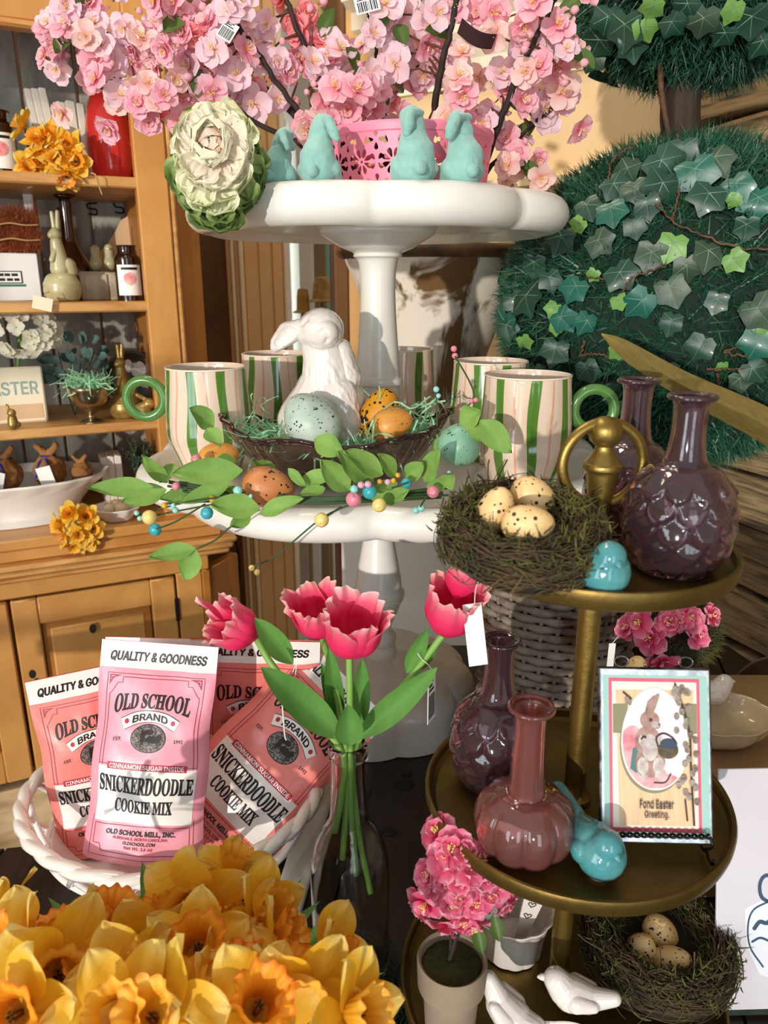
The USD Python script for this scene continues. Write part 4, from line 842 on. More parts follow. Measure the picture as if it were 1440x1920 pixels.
# coloured glass bud vases
mat('plum_glass', H('b08c9a'), .03, trans=.95, ior=1.5, coat=.6)
mat('rose_glass', H('dc9790'), .03, trans=.88, ior=1.5, coat=.6)
def vase(name, lab, c, Rb, hb_, H_, rn, rr_, kind, m, group=None):
    t_ = thing(name, lab, 'vase', tr(*c), group)
    body = [(0, .0015), (Rb * .55, 0), (Rb * .74, .003), (Rb * .93, hb_ * .25), (Rb, hb_ * .52), (Rb * .90, hb_ * .82), (Rb * .62, hb_ * 1.0), (rn * 1.45, hb_ * 1.05), (rn * 1.18, hb_ * 1.13), (rn, H_ * .80), (rn * 1.02, H_ * .93), (rr_ * .86, H_ * .975), (rr_, H_ * .985), (rr_ * 1.02, H_ * .995), (rr_ * .93, H_)]
    o = curve(body, 120)
    n = 144
    def outer(a, r, z):
        w = np.clip(z / (hb_ * .12), 0, 1) * np.clip((hb_ * 1.0 - z) / (hb_ * .12), 0, 1)
        if kind == 'scales':
            row = z / hb_ * 5.2; k = np.floor(row); fz = row - k; q = a / (2 * np.pi) * 11 + .5 * (k % 2); fa = (q - np.floor(q)) * 2 - 1
            d = np.sqrt(fa ** 2 * .9 + (fz - .9) ** 2 * 1.0); s = np.clip(1 - d, 0, 1); b = np.where(d < 1, .35 + .65 * (1 - fz), 0) * np.clip((1 - d) * 5, 0, 1)
            return 1 + w * (.13 * b - .05)
        return 1 + w * .11 * (np.abs(np.cos(4.5 * a)) ** .7 - .6) + (1 - w) * .012 * np.cos(9 * a) * (z > hb_)
    i_ = np.c_[np.maximum(o[::-1, 0] - .0026, 0), np.minimum(o[::-1, 1], H_ - .001)]; i_ = i_[i_[:, 1] > .004]; i_[-1] = (0, .0045)
    i_[:, 0] = np.maximum(i_[:, 0], 0)
    vo, fo = lathe(o, n, outer); vi, fi = lathe(i_, n)
    k = len(o) - 1; ring = np.array([[(k * n + j), (k * n + (j + 1) % n), len(vo) + (j + 1) % n, len(vo) + j] for j in range(n)])
    part(t_, 'body', (np.vstack([vo, vi]), np.vstack([fo, fi + len(vo), ring[:, [0, 1, 2]], ring[:, [0, 2, 3]]])), m, True)
    a = np.linspace(0, 2 * np.pi, 48, endpoint=False); part(t_, 'lip', tube(np.c_[rr_ * .965 * np.cos(a), rr_ * .965 * np.sin(a), np.full(48, H_ - .0012)], .0019, 8, True), m, True)
    return t_
vase('bud_vase', 'plum glass vase with a scaled body beside the aqua bird on the upper gold tray', (.2045, .502, TZ[0] + .001), .0372, .073, .1225, .0112, .0152, 'scales', 'plum_glass')
vase('bud_vase', 'plum glass vase standing behind the gold ring handle', (.1935, .578, TZ[0] + .001), .0345, .072, .1235, .0108, .0150, 'scales', 'plum_glass')
vase('bud_vase', 'dark plum scaled glass vase at the far edge of the second gold tray', (.094, .552, TZ[1] + .001), .0372, .078, .1335, .0118, .0152, 'scales', 'plum_glass')
vase('bud_vase', 'rose pink pumpkin-shaped glass vase on the second gold tray', (.1045, .472, TZ[1] + .001), .0365, .048, .1215, .0113, .0157, 'ribs', 'rose_glass')

# glazed aqua birds
mat('aqua_glaze', H('478c93'), .12, H('63a5a2'), 25, (.4, .7), coat=.5)
def bird(name, lab, M, s, tail, group):
    t_ = thing(name, lab, 'bird figurine', M, group)
    tl = [[(0, .006, .016, .014), (0, .024, .016, .0085)], [(0, .024, .016, .0085), (0, .050, .024, .0066)]] if tail else [[(0, .008, .014, .013), (0, .021, .013, .0075)]]
    m = blob([[(0, -.001, .0135, .0158), (0, .009, .0135, .0125)], [(.0095, .004, .015, .0085), (.009, .014, .014, .005)], [(-.0095, .004, .015, .0085), (-.009, .014, .014, .005)], [(0, -.006, .0245, .0098), (0, -.003, .018, .012)]] + tl, .0016, 7)
    v = m[0].copy(); v[:, 2] -= v[:, 2].min()
    part(t_, 'body', (v * s, m[1]), 'aqua_glaze', True)
    part(t_, 'beak', xf(blob([[(0, -.0150, .0255, .0026), (0, -.0172, .0246, .0013)]], .0006, 3), sc(s)), 'aqua_glaze', True)
    part(t_, 'foot', xf(lathe([(0, -.0012), (.008, -.0012), (.0085, .001), (0, .002)], 20), tr(0, 0, .0012)), 'mug_cream')
bird('bird_figurine', 'plump aqua glazed bird on the upper gold tray, facing the viewer', tr(.1405, .4535, TZ[0] + .001) @ rot('z', 14), 1.08, False, 'aqua birds')
bird('bird_figurine', 'aqua glazed bird with a raised tail on the second gold tray, by the easel', tr(.1545, .446, TZ[1] + .001) @ rot('z', 20), 1.14, True, 'aqua birds')

# the framed easter card on its wire easel
mat('card_silver', H('a9b4bd'), .25, H('d9e0e6'), 120, (.4, .6), metal=.35)
mat('card_aqua', H('9cc7bd'), .4); mat('card_pink', H('dd5a72'), .45); mat('card_cream', H('f3e6d8'), .5); mat('card_tan', H('ddb68d'), .5, H('e8c9a2'), 30, stretch=(8, .6, 1))
mat('card_white', H('f1ecec'), .45); mat('card_brown', H('8a6256'), .5, H('b49387'), 120); mat('card_fur', H('dcd2cc'), .5, H('a99a94'), 140); mat('card_rose', H('cf7580'), .5, H('e9c3c2'), 60); mat('card_ink', H('3a2420'), .5); mat('card_teal', H('4d7876'), .5); mat('card_navy', H('33415a'), .5); mat('card_olive', H('8b8668'), .6); mat('card_willow', H('a79c90'), .6, H('6c5c50'), 200); mat('card_basket', H('6b5a34'), .5, H('3f3420'), 200)
mat('solder', H('3b3835'), .25, H('8d8a88'), 90, metal=.9)
cw, chh = .0835, .1285
c0, c1 = P(1232, 1583, z=TZ[1] + .0125), P(1226, 1262, Y=.508); up = c1 - c0; up[0] = 0.0; up /= np.linalg.norm(up)
CMx = np.eye(4); xx = V(math.cos(rad(-2)), math.sin(rad(-2)), 0); zz_ = np.cross(xx, up); zz_ /= np.linalg.norm(zz_); yy = np.cross(zz_, xx); CMx[:3, 0], CMx[:3, 1], CMx[:3, 2], CMx[:3, 3] = xx, yy, zz_, c0
card = thing('framed_card', 'small framed rabbit greeting card on the black wire easel', 'framed card', CMx)
part(card, 'frame', cbox(cw, chh, .004, .0012, (0, chh / 2, -.0022)), 'solder')
def lay(name, poly, m, k): 
    v, f = flat(poly); part(card, name, (v + V(0, 0, .00015 * k), f), m, False)
def cx(px, py): return ((px - 500) / 820 * cw, (1375 - py) / 1235 * chh)          # from the 1332 x 1920 close-up of the card, its left edge at 90
def poly(pts): return Polygon([cx(*p) for p in pts]).buffer(0)
def ov(px, py, rx, ry): x, y = cx(px, py); return ellipse(x, y, rx / 820 * cw, ry / 1235 * chh)
def cline(pts, w): return LineString(curve([cx(*p) for p in pts], 16)).buffer(w / 820 * cw)
lay('silver_edge', sbox(-cw * .478, chh * .012, cw * .478, chh * .988), 'card_silver', 1); lay('aqua_mount', poly([(125, 195), (880, 195), (880, 1300), (125, 1300)]), 'card_aqua', 2)
lay('pink_mount', poly([(163, 215), (822, 215), (822, 1290), (163, 1290)]), 'card_pink', 3); lay('cream_print', poly([(185, 240), (800, 240), (800, 1262), (185, 1262)]), 'card_cream', 4)
lay('tan_panel', poly([(212, 298), (775, 298), (775, 1245), (232, 1245)]), 'card_tan', 5); lay('ribbon_print', poly([(190, 400), (300, 395), (280, 605), (190, 605)]), 'card_olive', 6); lay('ribbon_print', poly([(680, 390), (798, 390), (798, 600), (690, 610)]), 'card_olive', 6)
eg = Polygon([cx(490 + 242 * math.sin(t) * (1 + .0 * math.cos(t)), 640 - 360 * math.cos(t) + 30 * math.sin(t) ** 2) for t in np.linspace(0, 2 * np.pi, 60, endpoint=False)])
lay('egg_shadow', affinity.translate(eg, -.0010, -.0022), 'card_olive', 7); lay('egg_print', eg, 'card_white', 8); lay('rose_wash', eg.buffer(-.001).intersection(unary_union([ov(330, 700, 95, 150), ov(470, 930, 200, 55), ov(420, 880, 150, 60)])), 'card_rose', 9)
lay('teal_bundle', poly([(330, 710), (390, 680), (400, 860), (350, 880), (310, 850)]), 'card_teal', 10)
rab = unary_union([ov(455, 510, 70, 65), ov(505, 545, 28, 26), ov(440, 660, 92, 110), ov(455, 800, 108, 110), ov(405, 840, 50, 60), poly([(430, 470), (462, 360), (520, 318), (530, 335), (500, 420), (478, 470)]), poly([(415, 480), (440, 380), (490, 330), (470, 400), (445, 480)])])
lay('rabbit_print', rab, 'card_brown', 11); lay('rabbit_belly', unary_union([ov(455, 700, 58, 95), ov(400, 830, 40, 62), ov(515, 830, 42, 62), ov(495, 540, 30, 25), ov(395, 655, 22, 40), ov(520, 660, 28, 55), ov(412, 905, 26, 16), ov(512, 895, 26, 16)]), 'card_fur', 12)
lay('rabbit_eye', unary_union([ov(462, 507, 12, 12), ov(522, 538, 7, 5), poly([(385, 640), (405, 615), (430, 622), (425, 640), (408, 632), (395, 650)])]), 'card_ink', 13)
lay('basket_print', unary_union([ov(583, 715, 75, 62), ]), 'card_basket', 13); lay('basket_fill', ov(588, 672, 62, 36), 'card_navy', 14); lay('basket_hoop', cline([(510, 690), (500, 630), (550, 600), (610, 625), (640, 660)], 6), 'card_ink', 15)
lay('willow_stem', unary_union([cline([(640, 250), (690, 400), (740, 600), (745, 850), (760, 1230)], 7), cline([(700, 1060), (712, 1200)], 6), cline([(265, 315), (320, 360)], 6), cline([(600, 880), (560, 940), (480, 945)], 4)]), 'card_ink', 15)
r = np.random.default_rng(8); lay('willow_catkins', unary_union([ov(690 + 45 * math.sin(i * 1.9) + 50 * (i > 9), 280 + i * 33, 20, 24) for i in range(25)] + [ov(620 + 120 * r.random(), 270 + 90 * r.random(), 20, 24) for _ in range(9)] + [ov(290, 370, 18, 26), ov(310, 385, 14, 20), ov(655, 960, 18, 24), ov(680, 930, 18, 24)]), 'card_willow', 16); data(stage.GetPrimAtPath(card.path + '/willow_catkins'), kind='stuff')
for s, py, w in (('Fond Easter', 1094, 244), ('Greeting.', 1170, 176)):
    s2 = s; v, f = text(s2, .0064, w / 820 * cw, True); x, y = cx(494, py); part(card, 'lettering', (v + V(x, y, .0027), f), 'card_ink', False)
for px in (265, 735):
    x = cx(px, 0)[0]; a = np.linspace(0, 2 * np.pi, 28, endpoint=False); part(card, 'hanging_loop', tube(np.c_[x + .0053 * np.cos(a), chh + .0042 + .0038 * np.sin(a), 0 * a - .002], .0006, 6, True), 'solder', True)
mat('black_wire', H('0f0e0d'), .4, metal=.5)
ez = thing('wire_easel', 'black twisted wire easel holding the greeting card', 'easel', CMx)
for ph in (0, math.pi):
    s = np.linspace(0, 1, 60); part(ez, 'twisted_rail', tube(np.c_[-.030 + .066 * s, .0085 + .0013 * np.sin(s * 40 + ph), .0065 + .0013 * np.cos(s * 40 + ph)], .0011, 6), 'black_wire', True)
for x in (-.030, .036):
    part(ez, 'arm', tube(curve([(x, .0085, .0068), (x * 1.04, .002, .0072), (x, -.0035, -.002), (x, -.0045, -.010), (x * .8, .02, -.014), (x * .35, .085, -.012)], 24), .0012, 6), 'black_wire', True)
part(ez, 'rear_leg', tube(curve([(.003, .085, -.012), (.003, .03, -.030), (.003, -.016, -.044)], 14), .0012, 6), 'black_wire', True); part(ez, 'crossbar', tube([(-.0105, .085, -.012), (.0126, .085, -.012)], .0012, 6), 'black_wire')
for x in (-.030, .036): part(ez, 'foot_curl', tube(curve([(x, -.0035, -.002), (x, -.0085, .004), (x, -.010, .010), (x, -.006, .013)], 12), .0012, 6), 'black_wire', True)

# lowest tray: pink flower topiary in a clay pot
mat('clay_grey', H('978570'), .8, H('83705c'), 14, bump=.3, bscale=60)
mat('moss_dark', H('2f3315'), .95, H('4a4a22'), 60, bump=1., bscale=160)
mat('petal_hot', (1, 1, 1), .55, ramp=[(0, H('cf1f4e')), (.3, H('e8487a')), (.75, H('f0789c')), (1, H('f7b6c8'))], transl=.3)
HOT = [blossom_kind('pink_bloom_kind', 'petal_hot', .0150, True, 61), blossom_kind('pink_bloom_kind', 'petal_hot', .0165, False, 62), blossom_kind('pink_bloom_kind', 'petal_hot', .0135, True, 63)]
PT = V(P(848, 1790, Y=.484)[0], .484, TZ[2] + .001)
tp = thing('flower_topiary', 'pink blossom ball topiary in a grey clay pot on the lowest gold tray', 'potted flowers', PT)
part(tp, 'pot', lathe([(0, 0), (.0205, 0), (.0235, .052), (.0278, .053), (.0288, .078), (.0275, .0795), (.0255, .078), (.0245, .070), (0, .070)], 56), 'clay_grey', 35)
v, f = lathe(curve([(.0250, .0685), (.0235, .0725), (.012, .0745), (0, .075)], 14), 40); v[:, 2] += (meshkit.fbm(v * 300, 3) - .5) * .004; part(tp, 'moss', (v, f), 'moss_dark', True)
fc = P(868, 1645, Y=.492) - PT
part(tp, 'stem', tube(curve([(-.004, 0, .070), (.002, .001, .095), (fc[0] * .55, fc[1] * .6, .115), fc], 16), .0020, 8), 'bark', True)
part(tp, 'stem', tube(curve([(-.001, 0, .072), (-.001, .003, .10), (fc[0] * .5, fc[1] * .6, .120), fc], 16), .0014, 6), 'bark', True)
r = np.random.default_rng(15)
BL = [(850, 1590), (835, 1615), (805, 1640), (800, 1690), (790, 1700), (835, 1650), (860, 1650), (880, 1625), (905, 1640), (850, 1690), (840, 1730), (870, 1715), (890, 1690), (915, 1670), (945, 1690), (930, 1650), (870, 1600), (822, 1560), (815, 1660), (900, 1610), (860, 1675), (955, 1665), (885, 1730)]
def put_blooms(t_, lst, cc, Yc, dy, kinds, r, base, s=(.85, 1.1)):
    for px, py in lst:
        k = math.hypot((px - cc[0]) / 95, (py - cc[1]) / 100); q = P(px, py, Y=Yc - dy * math.sqrt(max(0, 1 - min(k, 1) ** 2))); d = q - P(*cc, Y=Yc); d[1] -= .012
        M = aim(d + r.normal(0, .006, 3), q, r.uniform(0, 360), r.uniform(*s)); M[:3, 3] -= base; ref(t_, 'bloom', kinds[int(r.integers(len(kinds)))], M)
put_blooms(tp, BL, (868, 1645), .495, .036, HOT, r, PT)
for px, py in ((893, 1735), (925, 1712), (800, 1610)):
    A = P(px, py, Y=.49); v, f, tt = blade(.022, .006, cup=.3, bend=.3, tip=.4, point=1.5, fold=.3, seed=px); part(tp, 'leaf', xf((v, f), xaim(V(.2, -.3, -.9), (0, -1, .2), A)), 'leaf_green', True, world=True)
for i in range(14):
    d = r.normal(0, 1, 3); d /= np.linalg.norm(d); part(tp, 'leaf', xf(blade(.022, .006, cup=.3, bend=.3, tip=.4, point=1.5, fold=.3, seed=i)[:2], xaim(d, (0, -1, .2), PT + fc + d * .008)), 'leaf_green', True, world=True)

# white fluted cup with stamped china spoons
fp = V(P(957, 1790, Y=.568)[0], .568, TZ[2] + .001)
cup = thing('fluted_cup', 'small white fluted china pot holding stamped spoons on the lowest tray', 'pot', fp)
part(cup, 'body', lathe([(0, 0), (.026, 0), (.0285, .004), (.031, .026), (.0335, .040), (.037, .046), (.0385, .049), (.0375, .050), (.035, .0485), (.0315, .040), (.028, .009), (0, .006)], 96, lambda a, r, z: 1 + .035 * np.abs(np.cos(6 * a)) * (r > .02) - .015), 'white_china', 40)
mat('stamp_grey', H('4d4a48'), .6)
heart = Polygon([(.0042 * 16 / 17 * math.sin(t) ** 3, .0042 / 17 * (13 * math.cos(t) - 5 * math.cos(2 * t) - 2 * math.cos(3 * t) - math.cos(4 * t))) for t in np.linspace(0, 2 * np.pi, 40, endpoint=False)])
for i, (b, e, lab, w) in enumerate((((905, 1760), (903, 1672), 'white china spoon with dark heart stamps, under the pink blossoms', .0165), ((965, 1762), (1010, 1655), 'white china spoon with dark heart stamps leaning to the gold pole', .0185))):
    A, B = V(fp[0] + (-.010 if i == 0 else .004), .562, fp[2] + .012), P(*e, Y=.556); L = np.linalg.norm(B - A)
    M = xaim(B - A, (0, -1, .4), A); t_ = thing('china_spoon', lab, 'spoon', M, 'stamped china spoons')
    sp = Polygon([(x, s * w * .5 * (.45 + .55 * min(1, (x / L) ** 1.2 * 1.2)) * math.sqrt(max(0, 1 - max(0, (x / L - .82) / .18) ** 2))) for s in (1, -1) for x in (np.linspace(0, L, 24)[::s])]).buffer(.0004)
    v, f = prism(sp, .004); part(t_, 'blade', (v, f), 'white_china', 30)
    for q in (.52, .70, .86): 
        hh = affinity.translate(affinity.rotate(heart, -90, origin=(0, 0)), L * q, (.25 - q * .3) * w * .4); part(t_, 'heart_stamp', xf(flat(hh.difference(hh.buffer(-.0011))), tr(0, 0, .0043)), 'stamp_grey', False)

# white bird dish at the bottom of the picture
bd = thing('bird_dish', 'white china dish with two birds perched on it, in front on the lowest tray', 'dish', (P(1040, 1900, z=.80)[0], .447, TZ[2] + .001))
v, f = lathe(curve([(0, .001), (.018, 0), (.03, .006), (.040, .017), (.0415, .0185), (.040, .0195), (.028, .010), (0, .006)], 40), 72, lambda a, r, z: 1 + .05 * np.abs(np.cos(3 * a)) * (r > .02)); v[:, 1] *= .72; part(bd, 'dish', (v, f), 'white_china', True)
def china_bird(M): return xf(blob([[(0, 0, .012, .0125), (.012, 0, .010, .010)], [(-.010, 0, .022, .0088), (-.004, 0, .014, .011)], [(.012, 0, .010, .009), (.030, 0, .014, .0052)], [(-.019, 0, .022, .0026), (-.022, 0, .0215, .0012)], [(.004, .008, .013, .007), (.016, .008, .012, .004)], [(.004, -.008, .013, .007), (.016, -.008, .012, .004)]], .0016, 6), M)
o = bd.M[:3, 3]
part(bd, 'bird', china_bird(tr(P(1068, 1862, z=.812) - o) @ rot('z', -12) @ tr(0, 0, -.014) @ sc(1.18)), 'white_china', True)
part(bd, 'bird', china_bird(tr(P(958, 1912, z=.80) - o) @ rot('z', 150) @ rot('y', -48) @ tr(0, 0, -.012) @ sc(1.25)), 'white_china', True)
# ------------------------------------------------------------------ white strip lying on the table beside the bottle
pts = [(655, 1405), (612, 1465), (592, 1530), (572, 1600), (548, 1680), (520, 1765), (490, 1850)]
c = curve([P(x, y, z=.7505) for x, y in pts], 40); n2 = np.gradient(c, axis=0); n2 = np.c_[-n2[:, 1], n2[:, 0]]; n2 /= np.linalg.norm(n2, axis=1, keepdims=True)
def strip_fn(u, v):
    a = u * 2 * np.pi; i = (v * 39).round().astype(int); q = np.sign(np.cos(a)) * np.abs(np.cos(a)) ** .5; w = np.sign(np.sin(a)) * np.abs(np.sin(a)) ** .5
    return np.stack([c[i][..., 0] + n2[i][..., 0] * q * .0165, c[i][..., 1] + n2[i][..., 1] * q * .0165, .757 + .0062 * w + 0 * q], -1)
single('curved_moulding', sheet(strip_fn, 20, 39, True), 'white_paint', 'curved white painted wooden strip lying on the dark table beside the tall bottle', 'wooden strip', True)

# ------------------------------------------------------------------ white lattice basket of cookie mix pouches
BC = V(-.233, .712, .7505)
mat('china_basket', H('efe9e2'), .16, coat=.6, spec=.5)
bsk = thing('lattice_basket', 'oval white ceramic basket with open lattice sides and a braided rim', 'basket', BC)
def bpt(a, s, off=0.):
    k = s ** .55; A, B = .098 + .061 * k + off, .072 + .056 * k + off
    return np.stack([A * np.cos(a), B * np.sin(a), .004 + .085 * s ** 1.1 + .004 * np.cos(2 * a) * s], -1)
def bowl_fn(u, v):
    a = u * 2 * np.pi; s = np.where(v < .5, v * 2, (1 - v) * 2) * .50; wv = .0016 * np.sign(np.sin(a * 30)) * np.sign(np.sin(s * 60)) * (v < .5)
    return np.where((v < .5)[..., None], bpt(a, s, wv), bpt(a, s, -.005) + np.array([0, 0, .003]))
v, f = sheet(bowl_fn, 180, 28, True); caps = []
for k, up in ((0, False), (28, True)):
    ids = np.arange(180) + k * 180; v = np.vstack([v, v[ids].mean(0)]); ci = len(v) - 1; caps += [((ci, ids[i], ids[(i + 1) % 180]) if up else (ci, ids[(i + 1) % 180], ids[i])) for i in range(180)]
part(bsk, 'bowl', (v, np.vstack([f, caps])), 'china_basket', True)
a = np.linspace(0, 2 * np.pi, 200, endpoint=False)
for ph in (0, np.pi):
    q = a * 13 + ph; part(bsk, 'rim_braid', tube(bpt(a, np.full(200, 1.0), .0019 * np.cos(q)) + np.stack([0 * a, 0 * a, .0019 * np.sin(q)], -1), .0066, 8, True), 'china_basket', True)
part(bsk, 'band', tube(bpt(a, np.full(200, .50)), .0042, 8, True), 'china_basket', True)
NS = 15
for k in range(NS):
    for sg, o in ((1, .0012), (-1, -.0012)):
        s = np.linspace(.47, 1, 10); aa = 2 * np.pi * k / NS + sg * .28 * (s - .47) / .53 - sg * .14
        part(bsk, 'lattice_strip', tube(bpt(aa, s, o), .0036, 6), 'china_basket', True)

mat('pouch_pink', H('f6a5b6'), .34, H('f298ab'), 14, bump=.35, bscale=26, coat=.15)
mat('pouch_coral', H('f28b83'), .36, H('ed8079'), 14, bump=.35, bscale=26, coat=.15)  # same pink film on the rear pouches, their shade put into the colour
mat('pouch_white', H('f3efe9'), .36, coat=.1); mat('pouch_ink', H('1c1513'), .5); mat('pouch_red', H('b62b45'), .45); mat('pouch_line', H('a83a4c'), .5); mat('pouch_engraving', H('8f8580'), .5, H('2a2422'), 420, (.42, .56))
W_, H_ = .145, .262
def pouch_z(x, y):
    s = np.clip(np.abs(x) / (W_ / 2), 0, 1); t = np.clip(y / H_, 0, 1)
    prof = .021 * np.clip((1 - t - .10) / .35, 0, 1) ** .7 * (1 - .12 * np.sin(t * 5)) + .006 * np.clip(.2 - t, 0, 1) * 5
    wr = .0016 * np.sin(x * 70 + y * 60) * np.sin(y * 45 + 1.) + .0022 * (meshkit.noise(np.stack([x * 38 + 5, y * 26, 0 * x], -1)) - .5) * 2
    return (1 - s ** 2.4) ** .75 * prof + wr * np.clip((1 - t) * 4, 0, 1) * (1 - s ** 6) + .0012
def half_w(y):
    t = y / H_; return W_ / 2 * (1 - .045 * np.exp(-((t - .62) / .12) ** 2) - .035 * np.exp(-((t - .25) / .10) ** 2) + .02 * np.exp(-(t / .08) ** 2))
def on_pouch(v, off):
    x, y = v[:, 0] * half_w(v[:, 1]) / (W_ / 2), v[:, 1]; return np.c_[x, y, pouch_z(v[:, 0], y) + off]
def pouch_parts(t_, film):
    def front(u, v): 
        x, y = (u - .5) * W_, v * H_; return np.stack([x * half_w(y) / (W_ / 2), y, pouch_z(x, y)], -1)
    def back(u, v):
        x, y = (.5 - u) * W_, v * H_; return np.stack([x * half_w(y) / (W_ / 2), y, -pouch_z(x, y) * .8], -1)
    a_, b_ = sheet(front, 44, 70), sheet(back, 44, 70)
    side = []
    for u0, fl in ((0, 1), (1, -1)):
        def sd(u, v, u0=u0): 
            y = v * H_; x = (u0 - .5) * W_ * half_w(y) / (W_ / 2); return np.stack([x + 0 * u, y, np.where(u < .5, -.8, 1) * .0012], -1)
        m = sheet(sd, 1, 70); side.append((m[0], m[1] if fl > 0 else m[1][:, ::-1]))
    def bot(u, v):
        x = (u - .5) * W_; z1, z0 = pouch_z(x, 0 * x), -.8 * pouch_z(x, 0 * x); return np.stack([x * half_w(0 * x) / (W_ / 2), .004 * np.sin(v * np.pi) , z0 + (z1 - z0) * v], -1)
    m = sheet(bot, 44, 4); side.append((m[0], m[1][:, ::-1]))
    part(t_, 'pouch', cat_([a_, b_] + side), film, 60)
    def lay(name, v, f, m, k): part(t_, name, (on_pouch(v, .00022 * k), f), m, True)
    def band(name, x0, x1, y0, y1, m, k): v, f = flat(sbox(x0, y0, x1, y1), .006); lay(name, v, f, m, k)
    Y = lambda fr: H_ * (1 - fr)
    band('seal_band', -W_ * .498, W_ * .498, Y(.125), Y(.002), 'pouch_white', 1); band('label_panel', -W_ * .415, W_ * .415, Y(.822), Y(.572), 'pouch_white', 1)
    band('flavour_strip', -W_ * .335, W_ * .335, Y(.583), Y(.552), 'pouch_red', 2)
    def txt(s, fr, h, w, m='pouch_ink', k=3, arch=0., serif=False, slant=0., grow=0.):
        v, f = text(s, h, w, True, serif, slant)
        v, f = trimesh.remesh.subdivide_to_size(v, f, .007, max_iter=8)
        if h > .006 and not serif: v, f = cat_([(v + V(dx * h * .028, dy * h * .02, 0), f) for dx, dy in ((-1, 0), (1, 0), (0, 1), (0, -1))])
        q = v[:, 0] / (w / 2); v[:, 1] *= 1 + grow * np.abs(q) ** 2; v[:, 1] += arch * (1 - q ** 2) + Y(fr); lay('lettering', v, f, m, k)
    txt('QUALITY & GOODNESS', .072, .0125, W_ * .82, slant=.16); txt('OLD SCHOOL', .288, .0175, W_ * .66, arch=.0065, serif=True, slant=.08, grow=.30)
    txt('CINNAMON SUGAR INSIDE', .567, .0056, W_ * .63, 'pouch_white', 4); txt('SNICKERDOODLE', .650, .0205, W_ * .80, serif=True); txt('COOKIE MIX', .745, .0160, W_ * .50, serif=True)
    txt('OLD SCHOOL MILL, INC.', .866, .0068, W_ * .58, 'pouch_ink'); txt('ALBEMARLE, NORTH CAROLINA', .889, .0036, W_ * .46, 'pouch_line'); txt('OLDSCHOOL.COM', .907, .0036, W_ * .27, 'pouch_ink'); txt('Net Wt. 16 oz', .927, .0034, W_ * .24, 'pouch_line')
    txt('EST.', .440, .0042, W_ * .07, 'pouch_ink'); 
    t_last = stage.GetPrimAtPath(t_.path)
    for s, dx, w in (('1992', .255, .075),):
        v, f = text(s, .0042, W_ * w); v[:, 0] += W_ * dx; v[:, 1] += Y(.440); lay('lettering', v, f, 'pouch_ink', 3)
    g = stage.GetPrimAtPath(t_.path + '/lettering_009') 
    if g: 
        at = g.GetAttribute('points'); p_ = np.array(at.Get()); p_[:, 0] -= W_ * .255; at.Set(Vt.Vec3fArray.FromNumpy(p_.astype(np.float32)))
    arc = LineString(curve([(-W_ * .235, Y(.372)), (-W_ * .12, Y(.342)), (0, Y(.332)), (W_ * .12, Y(.342)), (W_ * .235, Y(.372))], 30))
    v, f = flat(arc.buffer(.0072, cap_style=2), .006); lay('banner', v, f, 'pouch_ink', 2); v, f = flat(arc.buffer(.0065, cap_style=2), .006); lay('banner', v, f, 'pouch_white', 3)
    txt('BRAND', .350, .0082, W_ * .30, 'pouch_ink', 4, arch=.0045)
    for sx_ in (-1, 1): v, f = flat(ellipse(sx_ * W_ * .20, Y(.358), .0028, .0030, 16)); lay('apple_mark', v, f, 'pouch_red', 4)
    v, f = flat(ellipse(0, Y(.432), W_ * .150, .0172), .006); lay('emblem', v, f, 'pouch_ink', 2); v, f = flat(ellipse(0, Y(.432), W_ * .142, .0162), .004); lay('emblem', v, f, 'pouch_engraving', 3)
    mk = unary_union([ellipse(-.007, Y(.43), .0028, .008), ellipse(-.007, Y(.407), .0026, .0026, 16), ellipse(.006, Y(.436), .0095, .0044), ellipse(.0135, Y(.425), .003, .004), sbox(.000, Y(.462), .0016, Y(.44)), sbox(.010, Y(.462), .0116, Y(.44)), ellipse(0, Y(.403), .006, .003)])
    v, f = flat(mk, .004); lay('emblem_figures', v, f, 'pouch_ink', 4); data(stage.GetPrimAtPath(t_.path + '/emblem_figures'), kind='stuff')
    def frame_line(d, y0, y1):
        x = W_ * (.415 - d); n_ = .007
        return LineString([(-x, y0), (-x, y1 - 3 * n_), (-x + n_ * .4, y1 - 2.6 * n_), (-x + 1.4 * n_, y1 - n_), (-x + 2.2 * n_, y1 - n_), (-x + 2.2 * n_, y1), (x - 2.2 * n_, y1), (x - 2.2 * n_, y1 - n_), (x - 1.4 * n_, y1 - n_), (x - n_ * .4, y1 - 2.6 * n_), (x, y1 - 3 * n_), (x, y0)])
    b_ = W_ * .415
    for q, w in ((frame_line(.03, Y(.57), Y(.165)), .0004), (LineString([(-b_, Y(.57)), (-b_, Y(.15)), (b_, Y(.15)), (b_, Y(.57))]), .00035), (LineString([(-b_, Y(.562)), (-W_ * .335, Y(.562))]), .0003), (LineString([(W_ * .335, Y(.562)), (b_, Y(.562))]), .0003),
                 (LineString([(-W_ * .40, Y(.834)), (-W_ * .40, Y(.925)), (-W_ * .34, Y(.925)), (-W_ * .32, Y(.955)), (W_ * .32, Y(.955)), (W_ * .34, Y(.925)), (W_ * .40, Y(.925)), (W_ * .40, Y(.834)), (-W_ * .40, Y(.834))]), .0004), (LineString([(-W_ * .43, Y(.80)), (-W_ * .43, Y(.975)), (W_ * .43, Y(.975)), (W_ * .43, Y(.80))]), .0003)):
        v, f = line2d(q.coords, w); lay('printed_border', v, f, 'pouch_line', 2)
